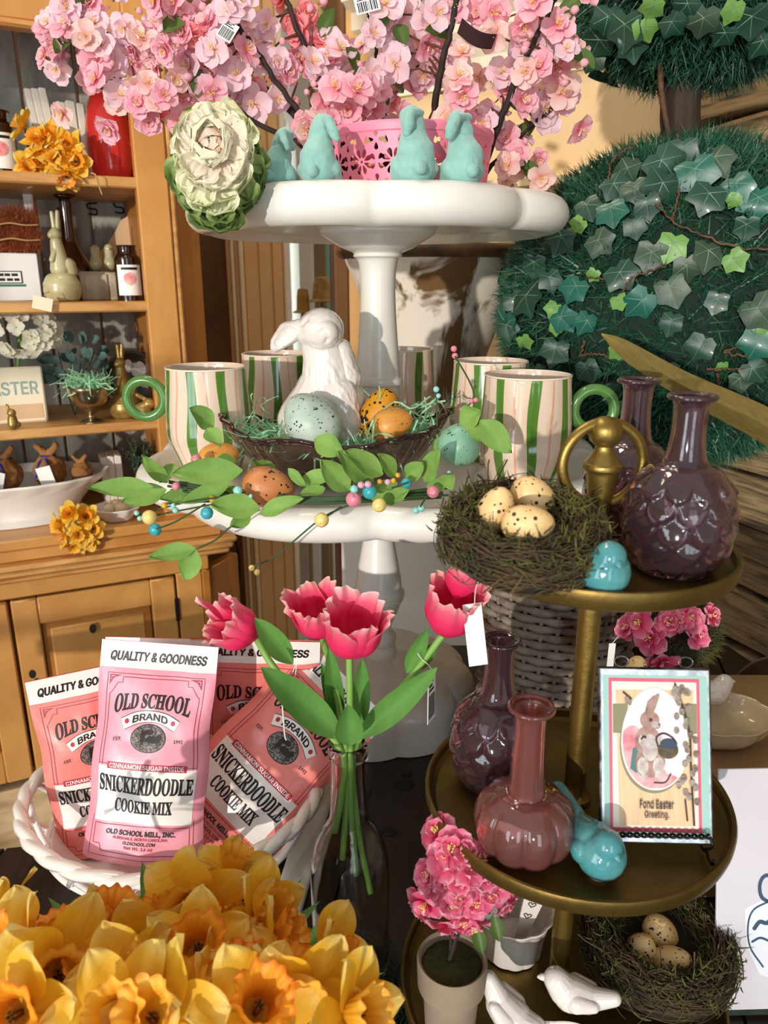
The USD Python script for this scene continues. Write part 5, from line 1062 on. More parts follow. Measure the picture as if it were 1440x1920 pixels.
    for sx_ in (-1, 1):
        cn = Polygon([(sx_ * W_ * .395, Y(.158)), (sx_ * W_ * .295, Y(.158)), (sx_ * W_ * .36, Y(.172)), (sx_ * W_ * .395, Y(.205))]); v, f = flat(cn.difference(cn.buffer(-.0012)).union(ellipse(sx_ * W_ * .37, Y(.173), .0015, .0015, 10)), .006); lay('corner_flourish', v, f, 'pouch_line', 2)
def pframe(R, U, at, s=1.0):
    R = np.array(R, float) / np.linalg.norm(R); N = np.cross(R, U); N /= np.linalg.norm(N); U = np.cross(N, R); M = np.eye(4); M[:3, 0], M[:3, 1], M[:3, 2], M[:3, 3] = R * s, U * s, N * s, at; return M
PG = 'snickerdoodle pouches in the white basket'
PL = []
b0, t0 = P(268, 1606, Y=.630), P(318, 1207, Y=.700); U = t0 - b0
PL.append(('pink snickerdoodle cookie mix pouch standing foremost in the white basket', pframe((1, -.02, -.07), U, b0, np.linalg.norm(U) / H_), 'pouch_pink'))
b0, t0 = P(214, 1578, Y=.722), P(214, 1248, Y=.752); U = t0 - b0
PL.append(('shade-toned pink cookie mix pouch leaning at the hutch side of the basket, half hidden', pframe((.93, .36, .05), U, b0, np.linalg.norm(U) / H_), 'pouch_coral'))
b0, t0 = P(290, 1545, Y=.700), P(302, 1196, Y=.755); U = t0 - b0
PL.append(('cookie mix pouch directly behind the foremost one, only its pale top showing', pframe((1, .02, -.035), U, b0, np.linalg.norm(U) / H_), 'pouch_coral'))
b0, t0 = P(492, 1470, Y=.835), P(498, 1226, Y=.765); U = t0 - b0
PL.append(('shade-toned pink cookie mix pouch at the back of the basket, behind the tulip leaves', pframe((1, .05, -.05), U, b0, .98), 'pouch_coral'))
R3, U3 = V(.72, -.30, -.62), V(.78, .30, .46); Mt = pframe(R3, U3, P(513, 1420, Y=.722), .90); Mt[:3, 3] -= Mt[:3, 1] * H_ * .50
PL.append(('shade-toned pink cookie mix pouch lying tilted across the basket towards the glass bottle', Mt, 'pouch_coral'))
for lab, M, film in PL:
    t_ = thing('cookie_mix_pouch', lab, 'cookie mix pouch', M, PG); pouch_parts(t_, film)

# ------------------------------------------------------------------ clear bottle of parrot tulips
mat('bottle_glass', (.84, .84, .82), .01, trans=1.0, ior=1.33)
BT_ = V(P(657, 1700, Y=.572)[0], .572, .7505)
bt = thing('glass_bottle', 'clear smoky glass wine bottle holding the pink tulips', 'bottle', BT_)
po = curve([(.031, 0), (.0355, .004), (.0365, .012), (.0365, .06), (.0363, .108), (.0345, .128), (.0285, .146), (.0205, .160), (.0172, .172), (.0158, .20), (.0150, .228), (.0150, .2305), (.0172, .232), (.0175, .238), (.0170, .243), (.0150, .245)], 90)
pi_ = curve([(.0128, .2440), (.0126, .23), (.0132, .20), (.0150, .172), (.0182, .160), (.026, .146), (.032, .128), (.0338, .108), (.034, .06), (.034, .014), (.030, .008), (.012, .016), (0, .022)], 70)
part(bt, 'body', lathe(np.vstack([[(0, .010), (.014, .006)], po, pi_]), 80), 'bottle_glass', True)
mat('tulip_petal', (1, 1, 1), .5, ramp=[(0, H('dc1556')), (.55, H('ea3268')), (.80, H('ef6685')), (.95, H('f6a8ac')), (1, H('f9d4cc'))], transl=.25)
mat('tulip_leaf', H('4d803a'), .45, H('689a4a'), 20, stretch=(1, 1, .4), transl=.15)
mat('tulip_stem', H('7fae52'), .45, transl=.05)
TL = [('fringed pink tulip bending low over the cookie pouches', (480, 1196), (386, 1146),   .600, .42, [(478, 1190), (520, 1260), (610, 1370)], (628, 1560), .044),
      ('fringed pink tulip standing behind the central one', (603, 1190), (578, 1098), .625, .42, [(604, 1190), (625, 1270), (648, 1370)], (642, 1610), .042),
      ('fringed pink tulip with the widest open cup, at the centre of the bottle', (655, 1228), (672, 1120), .570, .62, [(655, 1226), (656, 1300), (657, 1380)], (668, 1640), .045),
      ('fringed pink tulip leaning towards the upper twig nest, white tag beside it', (833, 1187), (866, 1084), .565, .34, [(833, 1186), (770, 1270), (672, 1380)], (695, 1672), .044)]
for i, (lab, b, e, Y, opn, st, foot, L) in enumerate(TL):
    A, B = P(*b, Y=Y), P(*e, Y=Y - .02); t_ = thing('tulip', lab, 'tulip', tr(*A), 'tulips in the bottle'); L = np.linalg.norm(B - A) * 1.02
    M = aim(B - A, (0, 0, 0))
    for ring, n in ((0, 3), (1, 3)):
        for k in range(n):
            R0 = L * (.30 + .03 * ring); flare = .05 + .55 * opn * (.7 + .3 * ring); rk = np.random.default_rng(i * 10 + ring * 3 + k); ph = rk.uniform(0, 6, 3); tall = L * rk.uniform(.76, .88)
            def fn(u, v):
                s_ = 2 * u - 1; sp = 1.02 * np.sin(np.clip(v * .92 + .08, 0, 1) ** .8 * np.pi * .80) ** .7 / (1 + .25 * v)
                rr = R0 * np.sin(np.clip(v / .48, 0, 1) * np.pi / 2) ** .8 * (1 - .16 * np.clip((v - .48) / .52, 0, 1)) + R0 * flare * np.clip((v - .45) / .55, 0, 1) ** 2 * 1.15
                rr = rr + .0018 * (1 - s_ ** 2) + v ** 2 * np.abs(s_) ** .6 * .0022 * np.sin(s_ * 9 + ph[0]) + v ** 4 * .0012 * np.sin(s_ * 12 + ph[1])
                zz = tall * v * (1 - .16 * np.abs(s_) ** 2.2 * v) + v ** 5 * .0022 * np.sin(s_ * 7 + ph[2]) * .45; th = s_ * sp
                return np.stack([rr * np.cos(th), rr * np.sin(th), zz], -1)
            v, f = sheet(fn, 26, 20); t = np.repeat(np.linspace(0, 1, 21), 27)
            part(t_, 'petal', xf((v, f), M @ rot('z', 120 * k + 60 * ring + 15 * i + rk.uniform(-5, 5))), 'tulip_petal', True, t=t)
    if i in (0, 3):
        v, f, t = blade(L * .65, L * .20, cup=.4, bend=.9, tip=.6, ruffle=.002, nf=9, nu=10, nv=10, seed=90 + i); part(t_, 'petal', xf((v, f), M @ tr(0, 0, L * .62) @ rot('z', 90 + 130 * (i == 3)) @ rot('y', -55)), 'tulip_petal', True, t=t)
    mouth = V(BT_[0] + .005 * (i - 1.5), BT_[1] + .004 * (i % 2), .990)
    pts = [A] + [P(x, y, Y=Y + (BT_[1] - Y) * q) for (x, y), q in zip(st[1:], (.5, .95))]
    pts[-1] = mouth; ft = P(*foot, Y=BT_[1] + .004 * (i - 1.5)); pts += [(mouth * .5 + ft * .5) * (1, 1, 1) + V(0, 0, .0), ft]
    pts[-2][:2] = BT_[:2] + (pts[-2][:2] - BT_[:2]) * .55
    part(t_, 'stem', tube(curve(pts, 36), .0030, 8), 'tulip_stem', True, world=True)
    t_.leaves = []
tl = {i: [x for x in stage.GetPrimAtPath('/World').GetChildren() if x.GetName() == ('tulip' if i == 0 else f'tulip_{i:03d}')][0] for i in range(4)}
for i, x0, y0, x1, y1, w, Y, fo in ((0, 642, 1386, 479, 1237, 58, .575, .2), (0, 549, 1245, 471, 1149, 42, .595, .3), (3, 670, 1386, 833, 1238, 48, .565, .25), (2, 655, 1398, 653, 1306, 50, .548, .35), (1, 634, 1372, 617, 1193, 34, .600, .4), (2, 672, 1372, 681, 1215, 34, .590, .4), (1, 640, 1378, 600, 1224, 26, .610, .4), (3, 762, 1262, 806, 1168, 30, .575, .35), (3, 780, 1258, 826, 1190, 24, .585, .4)):
    A, B = P(x0, y0, Y=Y), P(x1, y1, Y=Y - .01); L = np.linalg.norm(B - A); tq = T(tl[i], np.array(UsdGeom.Xformable(tl[i]).GetLocalTransformation()).T)
    v, f, tt = blade(L, span(w, A) * .52, cup=.25, bend=.30, tip=.42, point=1.5, fold=fo, nu=8, nv=14, seed=x1, tw=.2); part(tq, 'leaf', xf((v, f), xaim(B - A, (.0, -.85, .5), A)), 'tulip_leaf', True, world=True)
def string(t_, pts, Y): part(t_, 'thread', tube(curve([P(x, y, Y=Y) for x, y in pts], 14), .0004, 4), 'thread', True, world=True)
mat('eyelet', H('26231f'), .5)
c0 = P(891, 1190, Y=.535); tg = hang_tag('hang_tag', 'blank white swing tag hanging beside the tulip under the upper nest', c0, span(36, c0), span(120, c0), aim((.05, -1, .18)) @ rot('z', 6.5), 1, 'swing tags', False)
part(tg, 'eyelet', xf(lathe([(.0022, .0004), (.0022, .0006), (.0011, .0007), (.0009, .0004)][::-1], 16), tr(0, span(48, c0), 0)), 'eyelet'); string(tg, [(893, 1143), (890, 1128), (893, 1100), (900, 1085)], .537)
c0 = P(809, 1310, Y=.56); tg = hang_tag('hang_tag', 'narrow barcode tag seen almost edge on, below the leaning tulip leaf', c0, .020, span(86, c0), aim((.93, -.36, .05)) @ rot('z', -8), 2, 'swing tags'); string(tg, [(812, 1268), (806, 1250), (790, 1235), (783, 1225)], .562)
th = single('thread_loop', cat_([tube(curve([P(x, y, Y=.565) for x, y in ((548, 1262), (556, 1245), (551, 1275), (535, 1293), (522, 1297))], 20), .0004, 4), tube(curve([P(x, y, Y=.565) for x, y in ((527, 1290), (530, 1330), (534, 1378), (537, 1388))], 14), .0007, 4)]), 'thread', 'thin pale thread hanging from a tulip leaf before the tilted pouch', 'thread', True)

# ------------------------------------------------------------------ daffodil bunch in the foreground
mat('tepal', (1, 1, 1), .55, ramp=[(0, H('d8a01c')), (.2, H('ecb624')), (.7, H('f4c634')), (1, H('f8e48a'))], transl=.35, bump=.4, bscale=120, bstretch=(.4, 3, 1))
mat('corona', (1, 1, 1), .55, ramp=[(0, H('d98a14')), (.45, H('f0ae24')), (.85, H('f6c650')), (1, H('f2a53a'))], transl=.25)
mat('corona_orange', (1, 1, 1), .55, ramp=[(0, H('d0740e')), (.5, H('ee9a1f')), (.88, H('f4ac2a')), (1, H('e8701c'))], transl=.25)
mat('anther', H('6d4a16'), .7)
def daff_kind(cm, seed, flare):
    k = kind_of('daffodil_flower_kind'); r = np.random.default_rng(seed)
    for i in range(6):
        L = .046 * r.uniform(.90, 1.1); v, f, t = blade(L, L * .37 * r.uniform(.90, 1.1), cup=.22, bend=r.uniform(-.6, .55), tip=.50, point=1.45, ruffle=.0022, nf=5, fold=-.14, nu=10, nv=14, seed=seed * 9 + i, tw=r.uniform(-.7, .7))
        part(k, 'tepal', xf((v, f), tr(0, 0, -.001 * (i % 2)) @ rot('z', 60 * i + r.uniform(-7, 7)) @ rot('y', -14 - 14 * (i % 2) + r.uniform(-12, 12)) @ tr(.002, 0, 0)), 'tepal', True, t=t)
    n = 96; pr = curve([(.0065, 0), (.0098, .007), (.0120, .017), (.0148, .0235), (.0188 * flare, .0285)], 16)
    def lb(a, r_, z): return 1 + (np.clip(z / .0285, 0, 1) ** 2.2) * (.07 * np.sin(8 * a + seed) + .04 * np.sin(13 * a)) + .018 * np.cos(18 * a)
    v, f = lathe(pr, n, lb); v[:, 2] += .0018 * np.sin(np.arctan2(v[:, 1], v[:, 0]) * 11 + 1) * (v[:, 2] / .0285) ** 3
    part(k, 'corona', (v, f), cm, True, t=np.repeat(np.linspace(0, 1, 16), n))
    st = [tube([(0, 0, -.001), (0, 0, .013)], .0011, 5)] + [tube([(.0012 * math.cos(a), .0012 * math.sin(a), 0), (.0028 * math.cos(a), .0028 * math.sin(a), .0125), (.0026 * math.cos(a), .0026 * math.sin(a), .0155)], [.0005, .0011, .0006], 5) for a in np.linspace(0, 6.28, 6, endpoint=False)]
    part(k, 'stamens', cat_(st), 'anther', True); part(k, 'ovary', lathe(curve([(0, -.024), (.0026, -.022), (.0036, -.016), (.0030, -.010), (.004, -.003), (.006, .001)], 14), 12), 'tulip_stem', True)
    return k
DK = [daff_kind('corona', 1, 1.0), daff_kind('corona', 2, .9), daff_kind('corona_orange', 3, 1.05), daff_kind('corona_orange', 4, .85)]
DF = [(362, 1692, 0, (.05, -.85, .5), 1.0), (108, 1825, 0, (.40, -.70, .55), 1.08), (372, 1790, 2, (.15, -.35, .93), .95), (275, 1762, 3, (-.3, .55, .6), .95), (432, 1640, 1, (.25, .25, .95), .8), (482, 1712, 1, (.75, -.35, .55), .9),
      (205, 1738, 2, (.15, .3, .9), .85), (30, 1790, 2, (-.45, -.35, .8), 1.0), (40, 1898, 2, (.0, -.75, .65), 1.0), (225, 1908, 1, (.1, -.55, .8), 1.0), (568, 1878, 0, (.12, -.80, .58), .92), (606, 1812, 3, (.85, -.15, .5), .85),
      (505, 1778, 3, (.7, .2, .5), .95), (478, 1900, 2, (.3, -.3, .9), .95), (415, 1855, 2, (.6, .1, .7), .92), (285, 1840, 3, (-.5, .5, .6), .95), (650, 1900, 1, (.8, -.35, .5), .85), (6, 1712, 1, (-.8, .2, .6), .8), (118, 1772, 2, (-.3, .4, .9), .82),
      (180, 1868, 1, (-.1, .2, .95), 1.0), (330, 1900, 1, (.2, .1, .95), .95), (530, 1848, 3, (.3, .4, .8), .85), (452, 1808, 1, (.5, .4, .75), .9), (400, 1735, 2, (.3, .4, .85), .85), (310, 1735, 1, (-.4, .2, .85), .85), (300, 1918, 0, (-.2, -.4, .85), .95), (245, 1858, 0, (.3, -.3, .9), .92), (70, 1850, 3, (-.5, .4, .7), .9)]
D0 = V(-.15, .40, .7505)
df = thing('daffodil_bunch', 'large bunch of yellow daffodils with orange trumpets in front of the white basket', 'daffodil bunch', tr(*D0))
mat('bunch_pot', H('5a4630'), .7)
part(df, 'pot', lathe([(0, 0), (.045, 0), (.055, .09), (.058, .095), (.054, .097), (.05, .09), (0, .088)], 40), 'bunch_pot')
r = np.random.default_rng(19)
for i, (px, py, kd, d, s) in enumerate(DF):
    back = d[1] > .05
    Y = np.interp(py, (1620, 1700, 1800, 1915), (.515, .475, .415, .345)) + (.012 if back else -.006)
    q = P(px, py, Y=Y); M = aim(d, q, r.uniform(0, 60), s); M[:3, 3] -= D0; ref(df, 'flower', DK[kd], M)
    dv = V(*d) / np.linalg.norm(d); e = q - dv * .022 * s; lo = D0 + V(.035 * math.cos(i * 2.4), .035 * math.sin(i * 2.4), .095)
    part(df, 'stem', tube(curve([e, e - dv * .018 + V(0, 0, -.012), (e * .45 + lo * .55) + V(0, 0, .01), lo], 14), .0021, 6), 'tulip_stem', True, world=True)
for i in range(26):
    a0 = r.uniform(0, 6.28); q = D0 + V(.05 * math.cos(a0), .05 * math.sin(a0), .085); d = V(.9 * math.cos(a0), .7 * math.sin(a0), .9 + r.uniform(0, .4)); v, f, tt = blade(r.uniform(.09, .13), .008, cup=.2, bend=-.6, tip=.4, point=1.4, fold=.3, seed=i)
    part(df, 'leaf', xf((v, f), xaim(d, (0, 0, 1), q)), 'tulip_leaf', True, world=True)
for px, py in ((365, 1875), (328, 1852), (22, 1805)):
    q = P(px, py, Y=.40); part(df, 'bud', xf(lathe(curve([(0, -.012), (.004, -.009), (.006, 0), (.004, .009), (0, .013)], 16), 12), aim((.3, -.3, .8), q)), 'tulip_stem', True, world=True)
mat('grey_leaf', H('56605a'), .6)
v, f, tt = blade(.05, .013, cup=.2, bend=.3, tip=.5, point=1.3, fold=.2); single('fallen_leaf', xf((v, f), xaim(P(662, 1868, z=.756) - P(652, 1800, z=.80), (.3, -.6, .7), P(648, 1798, z=.80))), 'grey_leaf', 'single grey-green leaf standing against the foot of the glass bottle', 'leaf', True)
# dark green tuft on the table at the picture's bottom edge
mat('needle_dark', H('17301c'), .6, H('0f2014'), 60); mat('needle', H('2c6248'), .42, H('1c4431'), 30); 
def needles(pts, nrm, L, w, r, per=1, spread=.8):
    n = len(pts); d = nrm + r.normal(0, spread, (n, 3)); d /= np.linalg.norm(d, axis=1, keepdims=True); x = np.cross(d, r.normal(0, 1, (n, 3))); x /= np.linalg.norm(x, axis=1, keepdims=True); y = np.cross(d, x)
    l = L * r.uniform(.6, 1.2, (n, 1)); b = pts; vs = np.stack([b + x * w, b - x * w * .5 + y * w * .87, b - x * w * .5 - y * w * .87, b + d * l + r.normal(0, L * .12, (n, 3))], 1).reshape(-1, 3)
    k = np.arange(n)[:, None] * 4; f = np.concatenate([k + np.array(t) for t in ((0, 1, 3), (1, 2, 3), (2, 0, 3))]); return vs, f
r = np.random.default_rng(3); c0 = P(735, 1900, z=.76); p_ = np.c_[c0[0] + r.normal(0, .016, 1500), c0[1] + r.normal(0, .022, 1500), .752 + np.abs(r.normal(0, .006, 1500))]
single('pine_tuft', needles(p_, np.tile(V(0, 0, .6), (1500, 1)), .011, .0006, r), 'needle_dark', 'tuft of dark green artificial needles on the table below the bottle', 'greenery', False, kind='stuff')
# ------------------------------------------------------------------ ivy covered topiary with two globes, against the barn boards
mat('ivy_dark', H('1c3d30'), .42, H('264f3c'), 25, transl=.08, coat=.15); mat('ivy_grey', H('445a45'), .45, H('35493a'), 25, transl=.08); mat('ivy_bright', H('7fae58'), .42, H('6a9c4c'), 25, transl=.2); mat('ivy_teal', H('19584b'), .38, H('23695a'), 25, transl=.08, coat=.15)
mat('ivy_vein', H('6e8f74'), .6); mat('vine', H('6e4c33'), .75, H('452f20'), 60); mat('trunk', H('4a3726'), .8, H('251a11'), 12, stretch=(5, 5, .6), bump=.8, bscale=30, bstretch=(5, 5, .6)); mat('globe_core', H('12271b'), .9)
EC, ER = P(1268, 578, Y=1.30), V(.288, .27, .258)
EC2, ER2 = P(1318, -45, Y=1.30), V(.19, .19, .150)
tpz = thing('ivy_topiary', 'tall artificial topiary of two dark green globes wound with ivy', 'topiary', tr(EC[0], EC[1], .75))
r = np.random.default_rng(23)
part(tpz, 'trunk', tube(curve([(EC[0], EC[1], .755), (EC[0] + .004, EC[1], 1.1), (EC[0], EC[1], 1.5), (P(1275, 200, Y=1.3)), EC2], 30), .030, 12), 'trunk', True, world=True)
part(tpz, 'vine', tube(curve([P(1238, 95, Y=1.26), P(1240, 170, Y=1.255), P(1256, 262, Y=1.25), P(1262, 300, Y=1.20)], 16), .0045, 6), 'vine', True, world=True)
part(tpz, 'planter', lathe(curve([(.0, 0), (.08, 0), (.10, .10), (.115, .17), (.118, .185), (.10, .185), (0, .17)], 24), 40), 'clay_grey')
def globe(C, R, n, seed, lo):
    rr = np.random.default_rng(seed); s = trimesh.creation.icosphere(4); v = s.vertices * (R - .012); v *= (1 + .05 * (meshkit.noise(s.vertices * 6 + seed) - .5))[:, None]
    part(tpz, 'globe', (v + C, np.array(s.faces)), 'globe_core', True, world=True)
    d = rr.normal(0, 1, (n * 2, 3)); d /= np.linalg.norm(d, axis=1, keepdims=True); view = (V(0, 0, CZ) - C); view /= np.linalg.norm(view)
    d = d[(d @ view > -.35)][:n]
    # needles grow in little star-shaped sprigs
    c = d[rr.integers(0, len(d), len(d))]; c = c + rr.normal(0, .013, c.shape); c /= np.linalg.norm(c, axis=1, keepdims=True)
    p_ = C + c * (R - .016 + rr.uniform(0, .010, (len(c), 1)))
    g = needles(p_, c / R * R.min(), .030, .0015, rr, spread=.62); data(part(tpz, 'needles', g, 'needle', False, world=True).prim, kind='stuff')
globe(EC, ER, 19000, 5, -1); globe(EC2, ER2, 9000, 6, -1)
def on_globe(px, py, C, R, out=.012):
    d = ray(px, py); o = V(0, 0, CZ); Rr = R + out; a = ((d / Rr) ** 2).sum(); b = 2 * ((o - C) / Rr * d / Rr).sum(); c = (((o - C) / Rr) ** 2).sum() - 1; D = b * b - 4 * a * c
    t = (-b - math.sqrt(max(D, 0))) / (2 * a); p = o + t * d; n = (p - C) / R ** 2; return p, n / np.linalg.norm(n)
IVY = []
for s in range(4):
    rr = np.random.default_rng(s); pts = []
    for a_, q in ((-180, .26), (-150, .50), (-118, .70), (-92, .64), (-56, .90), (-30, .74), (0, 1.04), (30, .74), (56, .90), (92, .64), (118, .70), (150, .50)):
        a2 = rad(a_ + rr.uniform(-4, 4)); q *= rr.uniform(.93, 1.07); pts.append((q * math.cos(a2), q * math.sin(a2)))
    po = Polygon(pts).buffer(-.05).buffer(.08, quad_segs=3).simplify(.012); v, f = flat(po, .22); v[:, 2] = -.16 * (v[:, 0] ** 2 + v[:, 1] ** 2) + .10 * np.abs(v[:, 1]) + .06 * np.sin(v[:, 0] * 4 + s)
    vn = []
    for a_ in (-118, -58, 0, 58, 118): 
        e = V(math.cos(rad(a_)), math.sin(rad(a_)), 0) * (.72 if a_ else .9); L = np.linspace(0, 1, 6)[:, None]; q = e * L; q[:, 2] = -.16 * (q[:, 0] ** 2 + q[:, 1] ** 2) + .10 * np.abs(q[:, 1]) + .06 * np.sin(q[:, 0] * 4 + s) + .008; vn.append(tube(q, np.linspace(.020, .008, 6), 3))
    IVY.append(((v, f), cat_(vn)))
K_IVY = {}
for m in ('dark', 'grey', 'bright', 'teal'):
    for s in range(4):
        k = kind_of('ivy_leaf_kind'); part(k, 'blade', IVY[s][0], 'ivy_' + m, True); part(k, 'veins', IVY[s][1], 'ivy_vein', False); K_IVY[m, s] = k
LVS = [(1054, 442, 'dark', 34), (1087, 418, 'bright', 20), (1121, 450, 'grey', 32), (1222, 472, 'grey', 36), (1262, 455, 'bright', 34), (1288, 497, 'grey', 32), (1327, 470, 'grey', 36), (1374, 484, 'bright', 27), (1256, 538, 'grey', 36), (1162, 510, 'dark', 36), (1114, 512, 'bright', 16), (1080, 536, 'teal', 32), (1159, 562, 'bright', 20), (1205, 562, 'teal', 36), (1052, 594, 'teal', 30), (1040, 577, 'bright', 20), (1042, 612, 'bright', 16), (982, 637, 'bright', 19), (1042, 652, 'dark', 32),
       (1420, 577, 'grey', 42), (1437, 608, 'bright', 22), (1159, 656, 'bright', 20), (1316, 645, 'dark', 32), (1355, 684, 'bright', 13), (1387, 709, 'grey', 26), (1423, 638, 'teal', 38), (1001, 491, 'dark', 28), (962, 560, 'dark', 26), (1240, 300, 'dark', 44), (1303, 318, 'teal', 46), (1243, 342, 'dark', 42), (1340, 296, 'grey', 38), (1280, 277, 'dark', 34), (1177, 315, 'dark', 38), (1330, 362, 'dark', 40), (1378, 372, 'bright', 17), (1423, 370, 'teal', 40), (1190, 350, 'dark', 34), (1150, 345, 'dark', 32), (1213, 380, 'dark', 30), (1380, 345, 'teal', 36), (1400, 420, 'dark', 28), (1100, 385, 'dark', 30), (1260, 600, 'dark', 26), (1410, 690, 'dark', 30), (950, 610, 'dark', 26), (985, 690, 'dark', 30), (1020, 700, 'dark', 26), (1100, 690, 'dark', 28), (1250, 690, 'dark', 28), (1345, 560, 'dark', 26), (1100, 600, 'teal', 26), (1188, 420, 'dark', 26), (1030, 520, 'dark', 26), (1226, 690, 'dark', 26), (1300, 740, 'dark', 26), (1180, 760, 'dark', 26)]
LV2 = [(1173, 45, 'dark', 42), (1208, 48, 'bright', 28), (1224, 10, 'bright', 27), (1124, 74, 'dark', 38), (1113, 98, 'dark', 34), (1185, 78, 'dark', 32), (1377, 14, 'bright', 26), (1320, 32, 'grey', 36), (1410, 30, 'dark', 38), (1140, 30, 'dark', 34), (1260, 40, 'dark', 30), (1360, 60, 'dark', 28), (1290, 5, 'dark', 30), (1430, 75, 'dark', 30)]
r = np.random.default_rng(29)
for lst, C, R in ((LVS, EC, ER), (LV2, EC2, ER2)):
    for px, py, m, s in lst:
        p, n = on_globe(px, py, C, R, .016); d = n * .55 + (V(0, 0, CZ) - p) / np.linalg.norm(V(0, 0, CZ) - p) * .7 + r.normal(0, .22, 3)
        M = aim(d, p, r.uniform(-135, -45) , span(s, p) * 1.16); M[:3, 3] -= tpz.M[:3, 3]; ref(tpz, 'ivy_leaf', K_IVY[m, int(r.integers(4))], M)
rr = np.random.default_rng(41)
for k in range(40):                                   # ivy on the sides of the globes that the photograph only shows edge on
    C, R = ((EC, ER), (EC2, ER2))[k % 3 == 2]; d = V(rr.uniform(.35, 1.0) * (1 if k % 2 else -1), rr.uniform(-.7, .6), rr.uniform(-.6, .7)); d /= np.linalg.norm(d)
    if 720 + F * (C + d * R)[0] / depth(C + d * R) < 1425 and k % 2: continue
    p = C + d * (R + .012); M = aim(d + rr.normal(0, .2, 3), p, rr.uniform(-130, -50), rr.uniform(.028, .042)); M[:3, 3] -= tpz.M[:3, 3]; ref(tpz, 'ivy_leaf', K_IVY[('dark', 'grey', 'teal', 'dark')[k % 4], k % 4], M)
for pl in ([(1163, 353), (1227, 383), (1260, 413), (1313, 440), (1377, 463), (1440, 467)], [(1260, 413), (1268, 385), (1273, 352)], [(1087, 667), (1120, 664), (1200, 679)], [(1087, 667), (1098, 640)], [(1325, 690), (1368, 692), (1440, 694)], [(1345, 700), (1347, 720)], [(1140, 340), (1150, 300), (1187, 276)], [(1215, 350), (1235, 365), (1238, 385)], [(1100, 520), (1170, 525), (1250, 495)], [(1160, 560), (1185, 520)], [(1385, 650), (1360, 660), (1400, 670)]):
    q = [on_globe(x, y, EC, ER, .014)[0] for x, y in pl]; cq = curve(q, 34); cq[1:-1] += r.normal(0, .0011, (32, 3)); part(tpz, 'vine', tube(cq, .0015, 5), 'vine', True, world=True)

# ------------------------------------------------------------------ rusted white urn on a chipped pedestal behind the stand
mat('rusted_paint', H('e2dacb'), .7, H('6b4c27'), 11, (.53, .60), stretch=(1, 1, .35), dist=.6, bump=.5, bscale=30)
mat('rust', H('6b4a25'), .7, H('3f2b16'), 20, bump=.6, bscale=40); mat('chipped_white', H('d8d6cf'), .6, H('6f6252'), 3.2, (.60, .66), stretch=(1, 1, .6), bump=.2, bscale=20)
UX, UY = P(815, 600, Y=1.60)[0], 1.60
pz = 1.0
pd = thing('pedestal', 'chipped white painted wooden pedestal behind the lower column', 'pedestal', (P(765, 1100, Y=1.62)[0], 1.62, 0))
part(pd, 'body', cbox(.29, .24, pz - .03, .006, (0, 0, (pz - .03) / 2)), 'chipped_white'); part(pd, 'top', cbox(.31, .26, .03, .005, (0, 0, pz - .015)), 'chipped_white'); part(pd, 'plinth', cbox(.31, .26, .10, .006, (0, 0, .05)), 'chipped_white')
ur = thing('rusty_urn', 'large flaring white urn with flaking rust behind the upper column', 'urn', (UX, UY, pz))
def uz(y): return CZ - (UY - .08) * math.tan(PITCH + math.atan((y - 960) / F)) - pz
up_ = [(.0, 0), (.075, 0), (.078, .012), (.06, .03), (.058, .05), (.075, .08), (.100, uz(700)), (.139, uz(590)), (.177, uz(500)), (.183, uz(484))]
part(ur, 'body', lathe(curve(up_, 60), 72), 'rusted_paint', 50); part(ur, 'rim', lathe(curve([(.174, uz(486)), (.193, uz(482)), (.200, uz(470)), (.193, uz(460)), (.18, uz(460)), (.165, uz(470)), (.160, uz(500))], 24), 72), 'rust', 50)
part(ur, 'soil', lathe([(.172, uz(490)), (0, uz(490))], 40), 'moss_dark')

# ------------------------------------------------------------------ olive gold felt blade crossing in front of the ivy
mat('felt_gold', H('8c7a3c'), .85, H('7a6a32'), 60, bump=.4, bscale=220)
Yb = .70
Uu = curve([P(x, y, Y=Yb + dy) for x, y, dy in ((1128, 626, 0), (1175, 640, .005), (1290, 700, .012), (1440, 765, .02), (1600, 850, .03))], 30)
Fo = curve([P(x, y, Y=Yb + dy) for x, y, dy in ((1128, 626, 0), (1180, 660, -.012), (1290, 728, -.02), (1440, 800, -.02), (1600, 900, -.01))], 30)
Lo = curve([P(x, y, Y=Yb + dy) for x, y, dy in ((1128, 626, 0), (1172, 675, .0), (1290, 752, .006), (1440, 836, .012), (1600, 950, .02))], 30)
def fold(u, v):
    i = (v * 29).round().astype(int); q = np.where((u < .5)[..., None], Uu[i] + (Fo[i] - Uu[i]) * (u * 2)[..., None], Fo[i] + (Lo[i] - Fo[i]) * (u * 2 - 1)[..., None]); return q
v, f = sheet(fold, 8, 29); n = normals((v, f)) * .0009
single('felt_leaf', cat_([(v + n, f), (v - n, f[:, ::-1])]), 'felt_gold', 'long olive gold folded felt leaf pointing across the ivy globe above the plum vases', 'leaf', 35)

